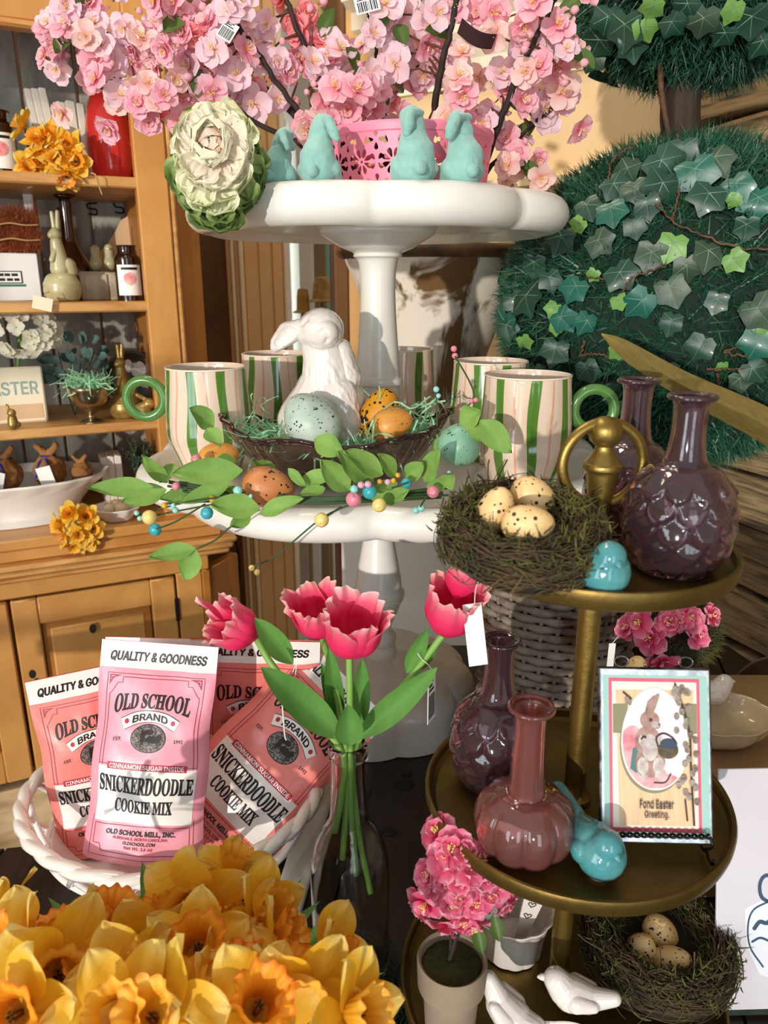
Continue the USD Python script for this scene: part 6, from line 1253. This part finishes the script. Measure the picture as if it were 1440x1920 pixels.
# ------------------------------------------------------------------ things behind and beside the gold stand
mat('wicker', H('8f8478'), .75, H('4f3a26'), 18, (.4, .6), bump=.3, bscale=80)
wk = thing('wicker_basket', 'whitewashed wicker basket behind the gold pole', 'basket', (P(1035, 1230, Y=.89)[0], .89, .7505))
a = np.linspace(0, 2 * np.pi, 96, endpoint=False)
for k in range(26):
    rr_ = .082 + .018 * k / 25; part(wk, 'weave_row', tube(np.c_[(rr_ + .0035 * np.cos(16 * a + np.pi * (k % 2))) * np.cos(a), (rr_ + .0035 * np.cos(16 * a + np.pi * (k % 2))) * np.sin(a), np.full(96, .006 + k * .0108)], .0056, 5, True), 'wicker', True)
for k in range(32): a0 = 2 * np.pi * k / 32; part(wk, 'stake', tube([(.082 * math.cos(a0), .082 * math.sin(a0), .004), (.100 * math.cos(a0), .100 * math.sin(a0), .285)], .0030, 5), 'wicker', True)
part(wk, 'lining', lathe([(0, .004), (.074, .004), (.091, .28), (.088, .28), (.070, .010), (0, .010)], 40), 'shade_wall')
sp0 = V(P(1268, 1200, Y=.76)[0], .76, .7505)
sp = thing('blossom_topiary', 'mossy ball with hot pink blossoms behind the framed card', 'potted flowers', tr(*sp0))
part(sp, 'pot', lathe([(0, 0), (.028, 0), (.036, .085), (.039, .09), (.034, .09), (0, .08)], 36), 'clay_grey'); c0 = P(1275, 1180, Y=.78)
part(sp, 'stem', tube(curve([sp0 + V(0, 0, .08), (sp0 + c0) / 2 + V(.006, 0, 0), c0], 12), .005, 8), 'bark', True, world=True)
s_ = trimesh.creation.icosphere(3); d = s_.vertices; part(sp, 'moss_ball', (c0 + d * .040 * (1 + .2 * (meshkit.noise(d * 3) - .5))[:, None], np.array(s_.faces)), 'nest_core', True, world=True)
rr = np.random.default_rng(12); d = rr.normal(0, 1, (2600, 3)); d /= np.linalg.norm(d, axis=1, keepdims=True); data(part(sp, 'moss', needles(c0 + d * .038, d, .016, .0005, rr, spread=.9), 'nest_moss', False, world=True).prim, kind='stuff')
put_blooms(sp, [(1178, 1178), (1222, 1196), (1306, 1190), (1242, 1240), (1330, 1155), (1275, 1165), (1200, 1165), (1255, 1168), (1292, 1160)], (1262, 1195), .755, .030, HOT, rr, sp0, (1.05, 1.3))
c0 = P(1146, 1228, Y=.72); tg = hang_tag('hang_tag', 'narrow white tag between the gold pole and the framed card', c0, span(14, c0), span(46, c0), aim((.2, -1, .1)) @ rot('z', -4), 8, 'swing tags', False)
part(tg, 'string', tube([(0, span(23, c0), 0), (.004, span(40, c0), .004)], .0004, 4), 'thread')
egg_thing('quail_egg', 'single pale egg just above the top edge of the framed card', P(1194, 1250, Y=.70), (.2, 0, 1), .024, .0105, 'egg_cream')
mat('tan_board', H('a98a62'), .65, H('987850'), 8)
bx = thing('kraft_box', 'low tan box under the white shell dish', 'box', (.50, .80, .7505))
part(bx, 'box', cbox(.34, .30, .088, .003, (0, 0, .044)), 'tan_board'); part(bx, 'lid', cbox(.345, .305, .012, .003, (0, 0, .094)), 'tan_board')
sd = thing('shell_plate', 'cream china shell dish with a bird handle behind the framed card', 'dish', (P(1352, 1400, z=.852)[0], P(1352, 1400, z=.852)[1] + .02, .852))
mat('china_warm', H('d9c4a2'), .18, coat=.5)
v, f = lathe(curve([(0, .002), (.03, 0), (.052, .014), (.062, .032), (.0635, .035), (.060, .034), (.046, .016), (0, .008)], 44), 90, lambda a, r, z: 1 + .05 * np.abs(np.cos(5 * a)) * (r > .03)); v[:, 1] *= .8; part(sd, 'dish', (v, f), 'china_warm', True)
part(sd, 'bird_handle', xf(china_bird(rot('z', 195) @ sc(1.2)), tr(.012, .038, .024)), 'white_china', True)
mat('brown_plate', H('4b361e'), .4, coat=.2)
c0 = P(1465, 1335, Y=.98); pl = thing('brown_plate', 'dark brown round platter leaning at the edge beyond the shell dish', 'plate', aim((-.1, -.9, .42), c0))
part(pl, 'plate', lathe(curve([(0, -.004), (.05, -.004), (.075, .002), (.082, .006), (.080, .008), (.06, .002), (0, .0)], 30), 64), 'brown_plate', 50); part(pl, 'stand', cbox(.05, .01, .12, .002, (0, -.055, -.03)), 'dark_iron')

# white print leaning at the picture's edge, a blue jug drawn on it
bl, br_ = P(1328, 1906, z=.752), None; tl_ = P(1350, 1443, Y=bl[1] + .055)
Uc = tl_ - bl; Uc[0] = .0; Hc = np.linalg.norm(Uc); Mc = np.eye(4); X = V(1, .03, 0); X /= np.linalg.norm(X); Uc /= np.linalg.norm(Uc); N = np.cross(X, Uc); Mc[:3, 0], Mc[:3, 1], Mc[:3, 2], Mc[:3, 3] = X, np.cross(N, X), N, bl + V(.006, 0, 0)
mat('print_card', H('cfccd8'), .35, H('d8d2d6'), 5, coat=.2); mat('print_blue', H('39506b'), .5); mat('print_wash', H('dfe4ee'), .5)
pc = thing('jug_print', 'white art print of a blue and white jug leaning at the table edge', 'art print', Mc)
part(pc, 'card', cbox(.20, Hc, .003, .0006, (.10, Hc / 2, -.0016)), 'print_card'); part(pc, 'card_edge', cbox(.202, .006, .0034, .0006, (.10, .003, -.0016)), 'needle_dark')
def pp(px, py):                                     # print position of a pixel, on the card's own plane
    r_ = ray(px, py); t = ((bl - V(0, 0, CZ)) @ N) / (r_ @ N); q = V(0, 0, CZ) + t * r_ - Mc[:3, 3]; return (q @ X, q @ Mc[:3, 1])
def pline(name, pts, w, m='print_blue', k=1): v, f = flat(LineString(curve([pp(*p) for p in pts], 30)).buffer(w)); part(pc, name, (v + V(0, 0, .0001 * k + .0001), f), m, False)
jug = Polygon([pp(*p) for p in ((1405, 1708), (1440, 1690), (1480, 1690), (1520, 1720), (1520, 1790), (1470, 1835), (1430, 1820), (1408, 1770))]).buffer(.004)
v, f = flat(jug); part(pc, 'jug_wash', (v + V(0, 0, .0001), f), 'print_wash', False)
pline('jug_handle', [(1450, 1640), (1432, 1643), (1424, 1660), (1428, 1682), (1445, 1692)], .0016, k=2); pline('jug_outline', [(1440, 1690), (1412, 1706), (1402, 1735), (1406, 1775), (1430, 1812)], .0008, k=2); pline('jug_brushwork', [(1414, 1740), (1424, 1728), (1438, 1730), (1448, 1716)], .0018, k=3); pline('jug_brushwork', [(1410, 1765), (1425, 1758), (1442, 1764)], .0010, k=3)
# ------------------------------------------------------------------ on the hutch shelves
def hs(px, b, z):                                    # hutch-frame spot under a pixel column, and metres per pixel there
    a = at_hutch(px, b, z); p = hp(a, b, z); return a, depth(p) / F
def hthing(name, lab, cat, px, b, z, ang=0, group=None):
    a, m = hs(px, b, z); return thing(name, lab, cat, HM @ tr(a, b, z) @ rot('z', 180 + ang), group), m     # x to the right as seen, y into the shelf
S = {1: S1, 2: S2, 3: S3, 4: CT}
mat('book_white', H('efe9dc'), .6, H('dcd3c0'), 20); mat('book_page', H('d8c8a8'), .8); mat('red_glass', H('e63a36'), .08, coat=.5, trans=.35, ior=1.35); mat('amber_glass', H('2a1408'), .1, coat=.5); mat('label_white', H('eeebe4'), .6); mat('label_red', H('de7078'), .6, H('eec0b8'), 60); mat('ink', H('16120f'), .6)
mat('celadon', H('b9b28a'), .35, H('a39a70'), 20, coat=.3); mat('coir', H('a5532a'), .9, H('7c3a1a'), 50); mat('box_white', H('e9e7e2'), .6); mat('label_green', H('2f7a55'), .6); mat('twine', H('b58c5c'), .9); mat('gold_resin', H('a88a4c'), .35, H('8a6c34'), 40, metal=.5); mat('silver', H('b8a888'), .22, H('8f7c5c'), 30, metal=.95)
mat('hydrangea', H('efeadb'), .6, H('dcd8bc'), 60, transl=.25); mat('eucalyptus', H('5f7a72'), .6, H('44605a'), 30, transl=.1); mat('plaque', H('efe2c4'), .5); mat('plaque_blue', H('8fa9a4'), .6); mat('plaque_peach', H('d9b48a'), .6); mat('plate_dark', H('2f3326'), .3, coat=.3); mat('kraft', H('a8743c'), .8, H('8a5a2a'), 20, bump=.6, bscale=50); mat('ribbon_blue', H('26348c'), .5); mat('ironstone', H('e9e4da'), .2, coat=.4); mat('herb', H('4e6148'), .7, H('3a4c38'), 40); mat('crate', H('c9baa2'), .8, H('9c8a70'), 18, bump=.4, bscale=40)
def books(lst, b, z, grp, labs):
    for (px, w, top, lean), lab in zip(lst, labs):
        t_, m = hthing('white_book', lab, 'book', px, b, z, 0, grp); M_ = rot('y', lean); h = (P(px, top, Y=t_.M[1, 3])[2] - z) / m
        part(t_, 'cover', xf(cbox(w * m, .09, h * m, .002, (0, .045, h * m / 2)), M_), 'book_white'); part(t_, 'pages', xf(cbox(w * m * .7, .088, h * m * .985, .001, (0, .048, h * m / 2)), M_), 'book_page')
books([(92, 12, 165, -6.5), (105, 13, 165, -6.5), (119, 14, 164, -6.5)], -.16, S1, 'leaning white books', ['white leaning book, outermost of three on the top shelf', 'white leaning book, middle of three on the top shelf', 'white leaning book, third of the leaning set by the shorter books'])
books([(136, 16, 190, -2), (153, 17, 188, -2), (171, 14, 193, -2)], -.15, S1, 'upright white books', ['short cream book next to the leaning books', 'short cream book, middle of the upright set on the top shelf', 'short cream book next to the red glass egg'])
t_, m = hthing('red_egg_vase', 'large red glass egg at the end of the top shelf', 'vase', 212, -.10, S1)
part(t_, 'egg', xf(lathe(curve([(0, 0), (.030, .002), (.040, .02), (.0435, .06), (.040, .105), (.028, .14), (.012, .153), (0, .155)], 50), 48), sc((41 * m / .0435, 41 * m / .0435, (P(212, 166, Y=t_.M[1, 3])[2] - S1) / .155))), 'red_glass', True)
t_, m = hthing('cord', 'loose loop of twine hanging off the top shelf edge', 'twine', 182, .0, S1); part(t_, 'loop', tube(curve([(-.01, -.004, .002), (-.004, -.014, -.002), (.0, -.012, -.018), (.004, -.012, -.034)], 20), .0014, 6), 'twine', True)
def jar(px, z, b, w, h, lab, neck=False):
    t_, m = hthing('label_bottle', lab, 'bottle', px, b, z); w, h = w * m, P(px, h, Y=t_.M[1, 3])[2] - z
    part(t_, 'bottle', lathe(curve([(0, 0), (w * .46, 0), (w * .5, h * .04), (w * .5, h * .70), (w * .46, h * .80), (w * .36, h * .86), (w * .36, h * .97), (w * .39, h * .98), (w * .39, h), (0, h)], 50), 40), 'amber_glass', True)
    def lb(u, v): a = -np.pi / 2 + (u - .5) * 2.1; rr = w * .507; hh = h * (.10 + .55 * v); return np.stack([rr * np.cos(a), rr * np.sin(a), hh], -1)
    v, f = sheet(lb, 20, 8); part(t_, 'label', (v, f), 'label_white', True)
    def em(u, v): a = -np.pi / 2 + (u - .5) * 1.0 * np.sqrt(np.clip(1 - (2 * v - 1) ** 2, 0.01, 1)); rr = w * .513; return np.stack([rr * np.cos(a), rr * np.sin(a), h * (.28 + .24 * v)], -1)
    part(t_, 'emblem', sheet(em, 12, 10), 'label_red', True)
    def ln(u, v): a = -np.pi / 2 + (u - .5) * 1.3; rr = w * .513; return np.stack([rr * np.cos(a), rr * np.sin(a), h * (.56 + .045 * v)], -1)
    part(t_, 'label_line', sheet(ln, 12, 1), 'ink', True)
jar(6, S1, -.10, 62, 208, 'dark bottle with a red emblem label, cut by the picture edge on the top shelf'); jar(245, S2, -.07, 46, 460, 'dark bottle with red emblem label at the end of the second shelf')
# shelf bunches of daffodils
def small_daffs(lab, base, lst, Y, s):
    t_ = thing('daffodil_posy', lab, 'daffodils', tr(*base), None); rr = np.random.default_rng(int(base[2] * 1000))
    for px, py, d in lst:
        q = P(px, py, Y=Y + rr.uniform(-.012, .012)); M = aim(V(*d) + rr.normal(0, .15, 3), q, rr.uniform(0, 60), s); M[:3, 3] -= base; ref(t_, 'flower', DK[int(rr.integers(4))], M)
        part(t_, 'stem', tube(curve([q + V(0, .012, 0), (q + base) / 2 + V(0, .01, .004), base], 8), .0013, 5), 'tulip_stem', True, world=True)
pb = hp(at_hutch(110, -.05, S1), -.05, S1 + .006); small_daffs('small daffodil bunch spilling over the edge of the top shelf', pb, [(48, 238, (-.6, -.5, .5)), (75, 268, (-.2, -.8, .4)), (60, 312, (-.2, -.9, -.1)), (95, 290, (.1, -.8, .4)), (128, 278, (.3, -.7, .5)), (142, 305, (.4, -.8, 0)), (125, 325, (.1, -.7, -.6)), (82, 308, (0, -1, .1)), (110, 300, (.1, -.9, .2)), (100, 262, (.0, -.6, .7))], pb[1] - .02, .74)
pb = hp(at_hutch(150, .0, CT), .0, CT + .008); small_daffs('small daffodil bunch hanging over the hutch counter', pb, [(115, 985, (-.6, -.7, .2)), (135, 965, (-.2, -.7, .6)), (160, 970, (.3, -.7, .5)), (172, 992, (.6, -.7, .2)), (125, 1005, (-.3, -.9, -.1)), (150, 1000, (.1, -1, 0)), (140, 1018, (0, -.8, -.5)), (165, 1010, (.3, -.8, -.3))], pb[1] - .03, .62)
# second shelf
t_, m = hthing('white_box', 'white box with a black and green label under the coir brush', 'box', 22, -.12, S2); w, h = 108 * m, 86 * m
part(t_, 'box', cbox(w, .10, h, .002, (0, .05, h / 2)), 'box_white'); part(t_, 'label_green', cbox(w * .52, .0006, h * .05, .0002, (-.0, -.0006, h * .33)), 'label_green'); part(t_, 'label_black', cbox(w * .44, .0006, h * .26, .0002, (0, -.0006, h * .50)), 'ink')
part(t_, 'label_white', cbox(w * .40, .0006, h * .22, .0002, (0, -.0011, h * .50)), 'label_white')
for zz, q in ((.55, (.0, .30, .34, .6, .66, .95)), (.45, (.08, .34, .42, .70, .76, 1.0))):
    for x0, x1 in zip(q[::2], q[1::2]): part(t_, 'label_letters', cbox(w * .34 * (x1 - x0), .0004, h * .055, .0002, (w * .34 * ((x0 + x1) / 2 - .5), -.0016, h * zz)), 'ink')
t_, m = hthing('coir_brush', 'reddish brown coir brush lying on the white box', 'brush', 26, -.12, S2 + 86 * m); w, h = 98 * m, 74 * m
rr = np.random.default_rng(2); n = 2200; pts = np.c_[rr.uniform(-w / 2, w / 2, n), rr.uniform(.0, .08, n) * 0 + .002, rr.uniform(0, h, n)]
part(t_, 'block', cbox(w * .96, .085, h * .9, .006, (0, .046, h * .47)), 'coir'); g = needles(pts, np.tile(V(.0, -.35, .9), (n, 1)), .020, .0006, rr, spread=.35); data(part(t_, 'bristles', g, 'coir', False).prim, kind='stuff')
for zz in (.32, .68): part(t_, 'binding', tube(curve([(-w / 2, -.006, h * zz), (-w / 4, -.010, h * (zz - .03)), (0, -.010, h * (zz + .02)), (w / 4, -.010, h * (zz - .02)), (w / 2, -.006, h * zz)], 30), .0017, 6), 'twine', True)
t_, m = hthing('white_stick', 'white painted stick standing behind the coir brush', 'stick', 77, -.20, S2); part(t_, 'stick', rbox(17 * m, .012, 212 * m, .004) if False else cbox(17 * m, .014, 206 * m, .003, (0, 0, 103 * m)), 'box_white')
def rabbit_on_egg(lab, px, z, b, h, m_, ang):
    t_, m = hthing('rabbit_ornament', lab, 'rabbit ornament', px, b, z, ang); h = h * m
    part(t_, 'egg_base', lathe(curve([(0, 0), (h * .15, 0), (h * .20, h * .08), (h * .205, h * .17), (h * .17, h * .27), (h * .1, h * .32), (0, h * .33)], 40), 40, lambda a, r, z: 1 + .03 * (np.abs(z - h * .20) < h * .012)), m_, True)
    u = h / 100
    part(t_, 'rabbit', blob([[(0, 0, 36 * u, 11 * u), (0, 0, 52 * u, 8.5 * u), (-1 * u, -1 * u, 66 * u, 6.5 * u)], [(-1 * u, -2 * u, 74 * u, 7 * u), (-5 * u, -4 * u, 73 * u, 4.5 * u)], [(2 * u, 0, 78 * u, 3 * u), (4 * u, 0, 98 * u, 2.2 * u)], [(-1 * u, 0, 78 * u, 3 * u), (-2 * u, 0, 97 * u, 2.2 * u)], [(9 * u, 0, 40 * u, 9 * u), (11 * u, 0, 34 * u, 8 * u)], [(-4 * u, -5 * u, 55 * u, 3.5 * u), (-8 * u, -8 * u, 46 * u, 3 * u)]], .0022, 6), m_, True)
rabbit_on_egg('celadon rabbit standing on a tall egg, on the second shelf', 120, S2, -.06, 160, 'celadon', 0)
rabbit_on_egg('gold rabbit on an egg in front of the dark plate', 236, S3, -.06, 136, 'gold_resin', 10)
t_, m = hthing('dark_bottle', 'slim dark brown bottle behind the celadon rabbit', 'bottle', 142, -.17, S2); h = 182 * m
part(t_, 'bottle', lathe(curve([(0, 0), (h * .2, 0), (h * .23, h * .08), (h * .22, h * .28), (h * .10, h * .50), (h * .065, h * .62), (h * .06, h * .93), (h * .10, h * .97), (h * .10, h), (0, h)], 50), 40), 'amber_glass', True)
for i, (px, hh, lab) in enumerate(((182, 50, 'small celadon chick beside the dark slim bottle'), (208, 52, 'small celadon chick nearest the red emblem bottle'))):
    t_, m = hthing('chick_ornament', lab, 'chick ornament', px, -.13, S2 + .056, 0, 'celadon chicks'); u = hh * m / 50
    part(t_, 'body', blob([[(0, 0, 12 * u, 12 * u), (0, 2 * u, 22 * u, 9 * u)], [(0, -2 * u, 38 * u, 8.5 * u), (0, 0, 28 * u, 8 * u)], [(0, -10 * u, 38 * u, 2.5 * u), (0, -13 * u, 37 * u, 1.2 * u)], [(0, 10 * u, 14 * u, 6 * u), (0, 18 * u, 20 * u, 3 * u)]], .002, 6), 'celadon', True)
t_, m = hthing('whitewashed_crate', 'whitewashed wooden block crate carrying the celadon chicks', 'crate', 188, -.13, S2); w, h = 66 * m, .055
part(t_, 'body', cbox(w, .085, h, .003, (0, .02, h / 2)), 'crate'); part(t_, 'front_slat', cbox(w * .6, .006, h * .9, .002, (-.006, -.025, h * .46)), 'crate'); part(t_, 'front_slat', cbox(w * .22, .006, h * .9, .002, (w * .36, -.025, h * .46)), 'crate')
t_, m = hthing('paper_tag', 'kraft paper tag hanging over the second shelf edge', 'tag', 80, .004, S2); part(t_, 'tag', xf(cbox(34 * m, .0012, 24 * m, .0005, (0, -.004, -.002)), rot('y', 14)), 'plaque'); part(t_, 'string', tube(curve([(.002, -.004, .008), (.006, 0, .016), (.014, .01, .018)], 8), .0007, 4), 'twine')
t_, m = hthing('kraft_sheet', 'torn kraft paper sheet propped behind the red emblem bottle', 'paper', 234, -.24, S2); part(t_, 'sheet', xf(prism(Polygon([(-38 * m, 0), (-38 * m, 80 * m), (-20 * m, 98 * m), (-4 * m, 120 * m), (8 * m, 140 * m), (28 * m, 150 * m), (34 * m, 0)]), .002), rot('x', 84)), 'plaque_peach')
# black scribbled figures on the back boards, shaped as thin tubes
for px, py in ((118, 398), (172, 390), (222, 387)):
    q = None
    n_ = HM[:3, 1]; o = HM[:3, 3] - n_ * .3035; rr_ = ray(px, py); tt_ = ((o - V(0, 0, CZ)) @ n_) / (rr_ @ n_); p_ = V(0, 0, CZ) + tt_ * rr_
    part(hu, 'iron_hook', tube(curve([p_ + HU * -.012 + V(0, 0, .010), p_ + HU * .008 + V(0, 0, .008), p_ + HU * .006 + V(0, 0, -.001), p_ + HU * -.008 + V(0, 0, -.003), p_ + HU * -.008 + V(0, 0, -.013), p_ + HU * .008 + V(0, 0, -.012)], 24), .0018, 6), 'dark_iron', True, world=True)
# third shelf
t_, m = hthing('easter_plaque', 'cream plaque lettered EASTER leaning on the third shelf', 'plaque', 22, -.08, S3); w, h = 128 * m, 104 * m; M_ = rot('x', -9)
part(t_, 'board', xf(cbox(w, .010, h, .004, (0, .005, h / 2)), M_), 'plaque'); part(t_, 'painted_base', xf(cbox(w * .9, .001, h * .26, .0003, (0, -.0004, h * .20)), M_), 'plaque_peach')
v, f = text('EASTER', h * .24, w * .74); part(t_, 'lettering', xf((v, f), M_ @ tr(.006, -.0006, h * .62) @ rot('x', 90)), 'plaque_blue', False)
t_, m = hthing('rabbit_ornament', 'tiny gold rabbit sitting before the lettered plaque', 'rabbit ornament', 26, -.01, S3); u = 44 * m / 44
part(t_, 'body', blob([[(0, 0, 10 * u, 10 * u), (0, 0, 22 * u, 8 * u)], [(0, -3 * u, 32 * u, 8 * u)], [(-3 * u, 0, 36 * u, 3 * u), (-6 * u, 3 * u, 46 * u, 2.5 * u)], [(8 * u, 0, 9 * u, 6 * u)]], .002, 5), 'gold_resin', True)
t_, m = hthing('hydrangea_stem', 'cream hydrangea head on the third shelf above the plaque', 'hydrangea', 30, -.12, S3); C0 = P(38, 622, Y=hp(at_hutch(38, -.12, S3), -.12, S3)[1]); rr = np.random.default_rng(4)
for i in range(46):
    d = rr.normal(0, 1, 3) * (1, .6, .75); d /= np.linalg.norm(d); d[1] = -abs(d[1]); q = C0 + d * V(.068, .04, .040); 
    pts = []
    for k in range(4): v, f, tt = blade(.017, .009, cup=.3, tip=.6, nu=4, nv=4, seed=i); pts.append(xf((v, f), rot('z', 90 * k) @ rot('y', -14) @ tr(.001, 0, 0)))
    part(t_, 'floret', xf(cat_(pts), aim(d + V(0, -.5, 0), q, rr.uniform(0, 90))), 'hydrangea', True, world=True)
part(t_, 'stem', tube(curve([C0, C0 + V(-.02, .02, -.05), t_.M[:3, 3] + V(0, 0, .002)], 10), .003, 6), 'tulip_stem', True, world=True)
t_, m = hthing('eucalyptus_spray', 'grey green eucalyptus leaves behind the silver goblet', 'greenery', 140, -.14, S3); b0 = t_.M[:3, 3]
rr = np.random.default_rng(6)
for i in range(44):
    px, py = rr.uniform(92, 186), rr.uniform(632, 720); q = P(px, py, Y=b0[1] + rr.uniform(-.02, .03)); v, f, tt = blade(.030, .009, cup=.3, bend=.3, tip=.5, point=1.3, nu=4, nv=6, seed=i); part(t_, 'leaf', xf((v, f), xaim(V((px - 140) / 50, -.3, rr.uniform(-.5, 1)), (0, -1, .4), q)), 'eucalyptus', True, world=True)
for k in range(4): part(t_, 'stem', tube(curve([b0, b0 + V(-.01 + .01 * k, 0, .05), P(110 + 22 * k, 660, Y=b0[1])], 10), .0013, 5), 'herb', True, world=True)
t_, m = hthing('silver_goblet', 'silver goblet filled with green paper grass on the third shelf', 'goblet', 172, -.03, S3); u = m
part(t_, 'cup', lathe(curve([(0, 0), (19 * u, 0), (19 * u, 3 * u), (8 * u, 9 * u), (7 * u, 16 * u), (14 * u, 24 * u), (30 * u, 38 * u), (37 * u, 58 * u), (38 * u, 66 * u), (36 * u, 66 * u), (33 * u, 55 * u), (20 * u, 36 * u), (0, 30 * u)], 60), 40), 'silver', True)
c0 = t_.M[:3, 3]; g = shreds(110, lambda q: c0 + V(q.uniform(-.038, .038), q.uniform(-.03, .03), 66 * u + q.uniform(-.01, .022)), 12, (.03, .06)); part(t_, 'paper_grass', g, 'paper_grass', False, world=True, kind='stuff')
t_, m = hthing('dark_plate', 'dark round plate with pale flowers standing at the end of the third shelf', 'plate', 252, -.19, S3); u = 50 * m; M_ = tr(0, 0, u * 1.02) @ rot('x', 80)
part(t_, 'plate', xf(lathe(curve([(0, -.006), (u * .6, -.006), (u, .004), (u * .98, .007), (u * .6, -.001), (0, 0)], 30), 56), M_), 'plate_dark', 50)
for x, y, s in ((.3, .35, .34), (-.1, .5, .26), (.5, -.1, .28)): v, f = flat(unary_union([ellipse(u * (x + .16 * s * math.cos(a_) * 3), u * (y + .16 * s * math.sin(a_) * 3), u * s * .45, u * s * .45, 14) for a_ in np.linspace(0, 6.28, 6)[:5]])); part(t_, 'painted_flower', xf((v + V(0, 0, .0012), f), M_), 'label_white', False)
t_, m = hthing('rabbit_ornament', 'small gold crouching rabbit beside the gold egg rabbit', 'rabbit ornament', 270, -.03, S3); u = m
part(t_, 'body', blob([[(0, 0, 16 * u, 15 * u), (-10 * u, 0, 14 * u, 13 * u)], [(10 * u, -3 * u, 28 * u, 11 * u), (14 * u, -8 * u, 27 * u, 7 * u)], [(6 * u, 0, 36 * u, 4 * u), (-8 * u, 2 * u, 44 * u, 4 * u)]], .002, 6), 'gold_resin', True)
# counter
t_, m = hthing('ironstone_tureen', 'large oval white ironstone bowl on the hutch counter', 'bowl', 40, -.13, CT, 0); u = m
v, f = lathe(curve([(0, 0), (120 * u, 0), (122 * u, 4 * u), (108 * u, 12 * u), (112 * u, 26 * u), (138 * u, 54 * u), (160 * u, 72 * u), (164 * u, 76 * u), (160 * u, 79 * u), (134 * u, 60 * u), (100 * u, 26 * u), (0, 22 * u)], 60), 90, lambda a, r, z: 1 + .012 * np.cos(18 * a) * (z > 60 * u)); v[:, 1] *= .62; part(t_, 'bowl', (v, f), 'ironstone', True)
for i, (px, py, w, lab) in enumerate(((8, 880, 74, 'brown paper bundle with blue ribbon and tag, at the cut end of the white bowl'), (92, 872, 70, 'brown paper bundle tied with a blue bow in the middle of the white bowl'), (152, 880, 46, 'small brown paper bundle at the far end of the white bowl'))):
    q = P(px, py, Y=hp(at_hutch(px, -.12, CT + .08), -.12, CT + .08)[1]); t_ = thing('paper_bundle', lab, 'wrapped bundle', tr(*q), 'bundles in the white bowl'); w_ = span(w, q) / 2
    body_ = blob([[(0, 0, -w_ * .3, w_ * .85), (0, 0, w_ * .1, w_ * .6)], [(0, 0, w_ * .1, w_ * .5), (0, 0, w_ * .55, w_ * .25)], [(-w_ * .1, 0, w_ * .6, w_ * .22), (-w_ * .55, 0, w_ * 1.05, w_ * .15)], [(w_ * .1, 0, w_ * .6, w_ * .22), (w_ * .5, 0, w_ * 1.1, w_ * .15)]], .003, 4); v, f = body_; v = v + normals(body_) * ((meshkit.fbm(v * 90 + i, 3) - .5) * .008)[:, None]
    part(t_, 'paper', (v, f), 'kraft', True)
    if i < 2:
        a_ = np.linspace(0, 2 * np.pi, 24, endpoint=False); part(t_, 'ribbon', tube(np.c_[w_ * .34 * np.cos(a_), w_ * .34 * np.sin(a_), np.full(24, w_ * .52)], .0028, 6, True), 'ribbon_blue', True)
        for s_ in (-1, 1): part(t_, 'ribbon_tail', tube(curve([(0, -w_ * .34, w_ * .5), (s_ * w_ * .25, -w_ * .7, w_ * .2), (s_ * w_ * .4, -w_ * .9, -w_ * .5)], 10), .0022, 5), 'ribbon_blue', True)
        part(t_, 'tag', xf(cbox(w_ * .8, .001, w_ * 1.25, .0004, (0, 0, -w_ * .5)), tr(w_ * .1, -w_ * .98, 0) @ rot('y', 16 - 30 * i)), 'label_white')
for i, (px, lab) in enumerate(((203, 'small white book by the brown bundles on the counter'), (216, 'small white book, middle of three on the counter'), (230, 'small white book nearest the potted herb'))):
    t_, m = hthing('small_book', lab, 'book', px, -.16, CT, 0, 'small books on the counter'); part(t_, 'cover', cbox(12.5 * m, .06, 88 * m, .002, (0, .03, 44 * m)), 'book_white'); part(t_, 'pages', cbox(9 * m, .058, 86 * m, .001, (0, .0325, 44 * m)), 'book_page')
t_, m = hthing('potted_herb', 'bushy grey green herb behind the left striped mug', 'plant', 268, -.14, CT); b0 = t_.M[:3, 3]; rr = np.random.default_rng(9)
part(t_, 'pot', lathe([(0, 0), (.020, 0), (.026, .045), (.028, .048), (.024, .048), (0, .042)], 30), 'clay_grey')
for k in range(26):
    e = b0 + V(rr.normal(0, .022), rr.normal(0, .014), .10 + rr.uniform(0, .045)); c_ = curve([b0 + V(0, 0, .045), (b0 + e) / 2 + V(rr.normal(0, .006), 0, .03), e], 14); lv = [tube(c_, .0008, 4)]
    for p_ in c_[3:]:
        for _ in range(4): v, f, tt = blade(.009, .0018, nu=2, nv=3); lv.append(xf((v, f), xaim(rr.normal(0, 1, 3) + V(0, 0, .5), (0, 0, 1), p_)))
    part(t_, 'sprig', cat_(lv), 'herb', True, world=True)
t_, m = hthing('white_dish', 'small white scalloped dish of trinkets beside the counter daffodils', 'dish', 222, -.03, CT); u = m
part(t_, 'dish', lathe(curve([(0, 0), (24 * u, 0), (30 * u, 6 * u), (42 * u, 22 * u), (43 * u, 25 * u), (40 * u, 24 * u), (26 * u, 8 * u), (0, 5 * u)], 30), 60, lambda a, r, z: 1 + .03 * np.cos(10 * a) * (z > 10 * u)), 'ironstone', True)
for x, y, z, s_ in ((-14, 0, 22, 11), (6, -6, 22, 12), (16, 8, 24, 10), (0, 10, 26, 10)): part(t_, 'shell', xf(lathe(curve([(0, -1), (.8, -.6), (1, 0), (.6, .7), (0, 1)], 12), 14, lambda a, r, z: 1 + .1 * np.cos(7 * a)), tr(x * u, y * u, z * u) @ rot('x', 50) @ sc(s_ * u)), 'china_warm', True)
t_ = thing('power_cable', 'thin dark cable hanging on the wall beside the hutch', 'cable', tr(P(432, 1040, Y=2.10)))
part(t_, 'cable', tube(curve([P(x, y, Y=2.118) for x, y in ((425, 985), (442, 1015), (449, 1060), (446, 1120), (430, 1190))], 20), .003, 6), 'dark_iron', True, world=True)
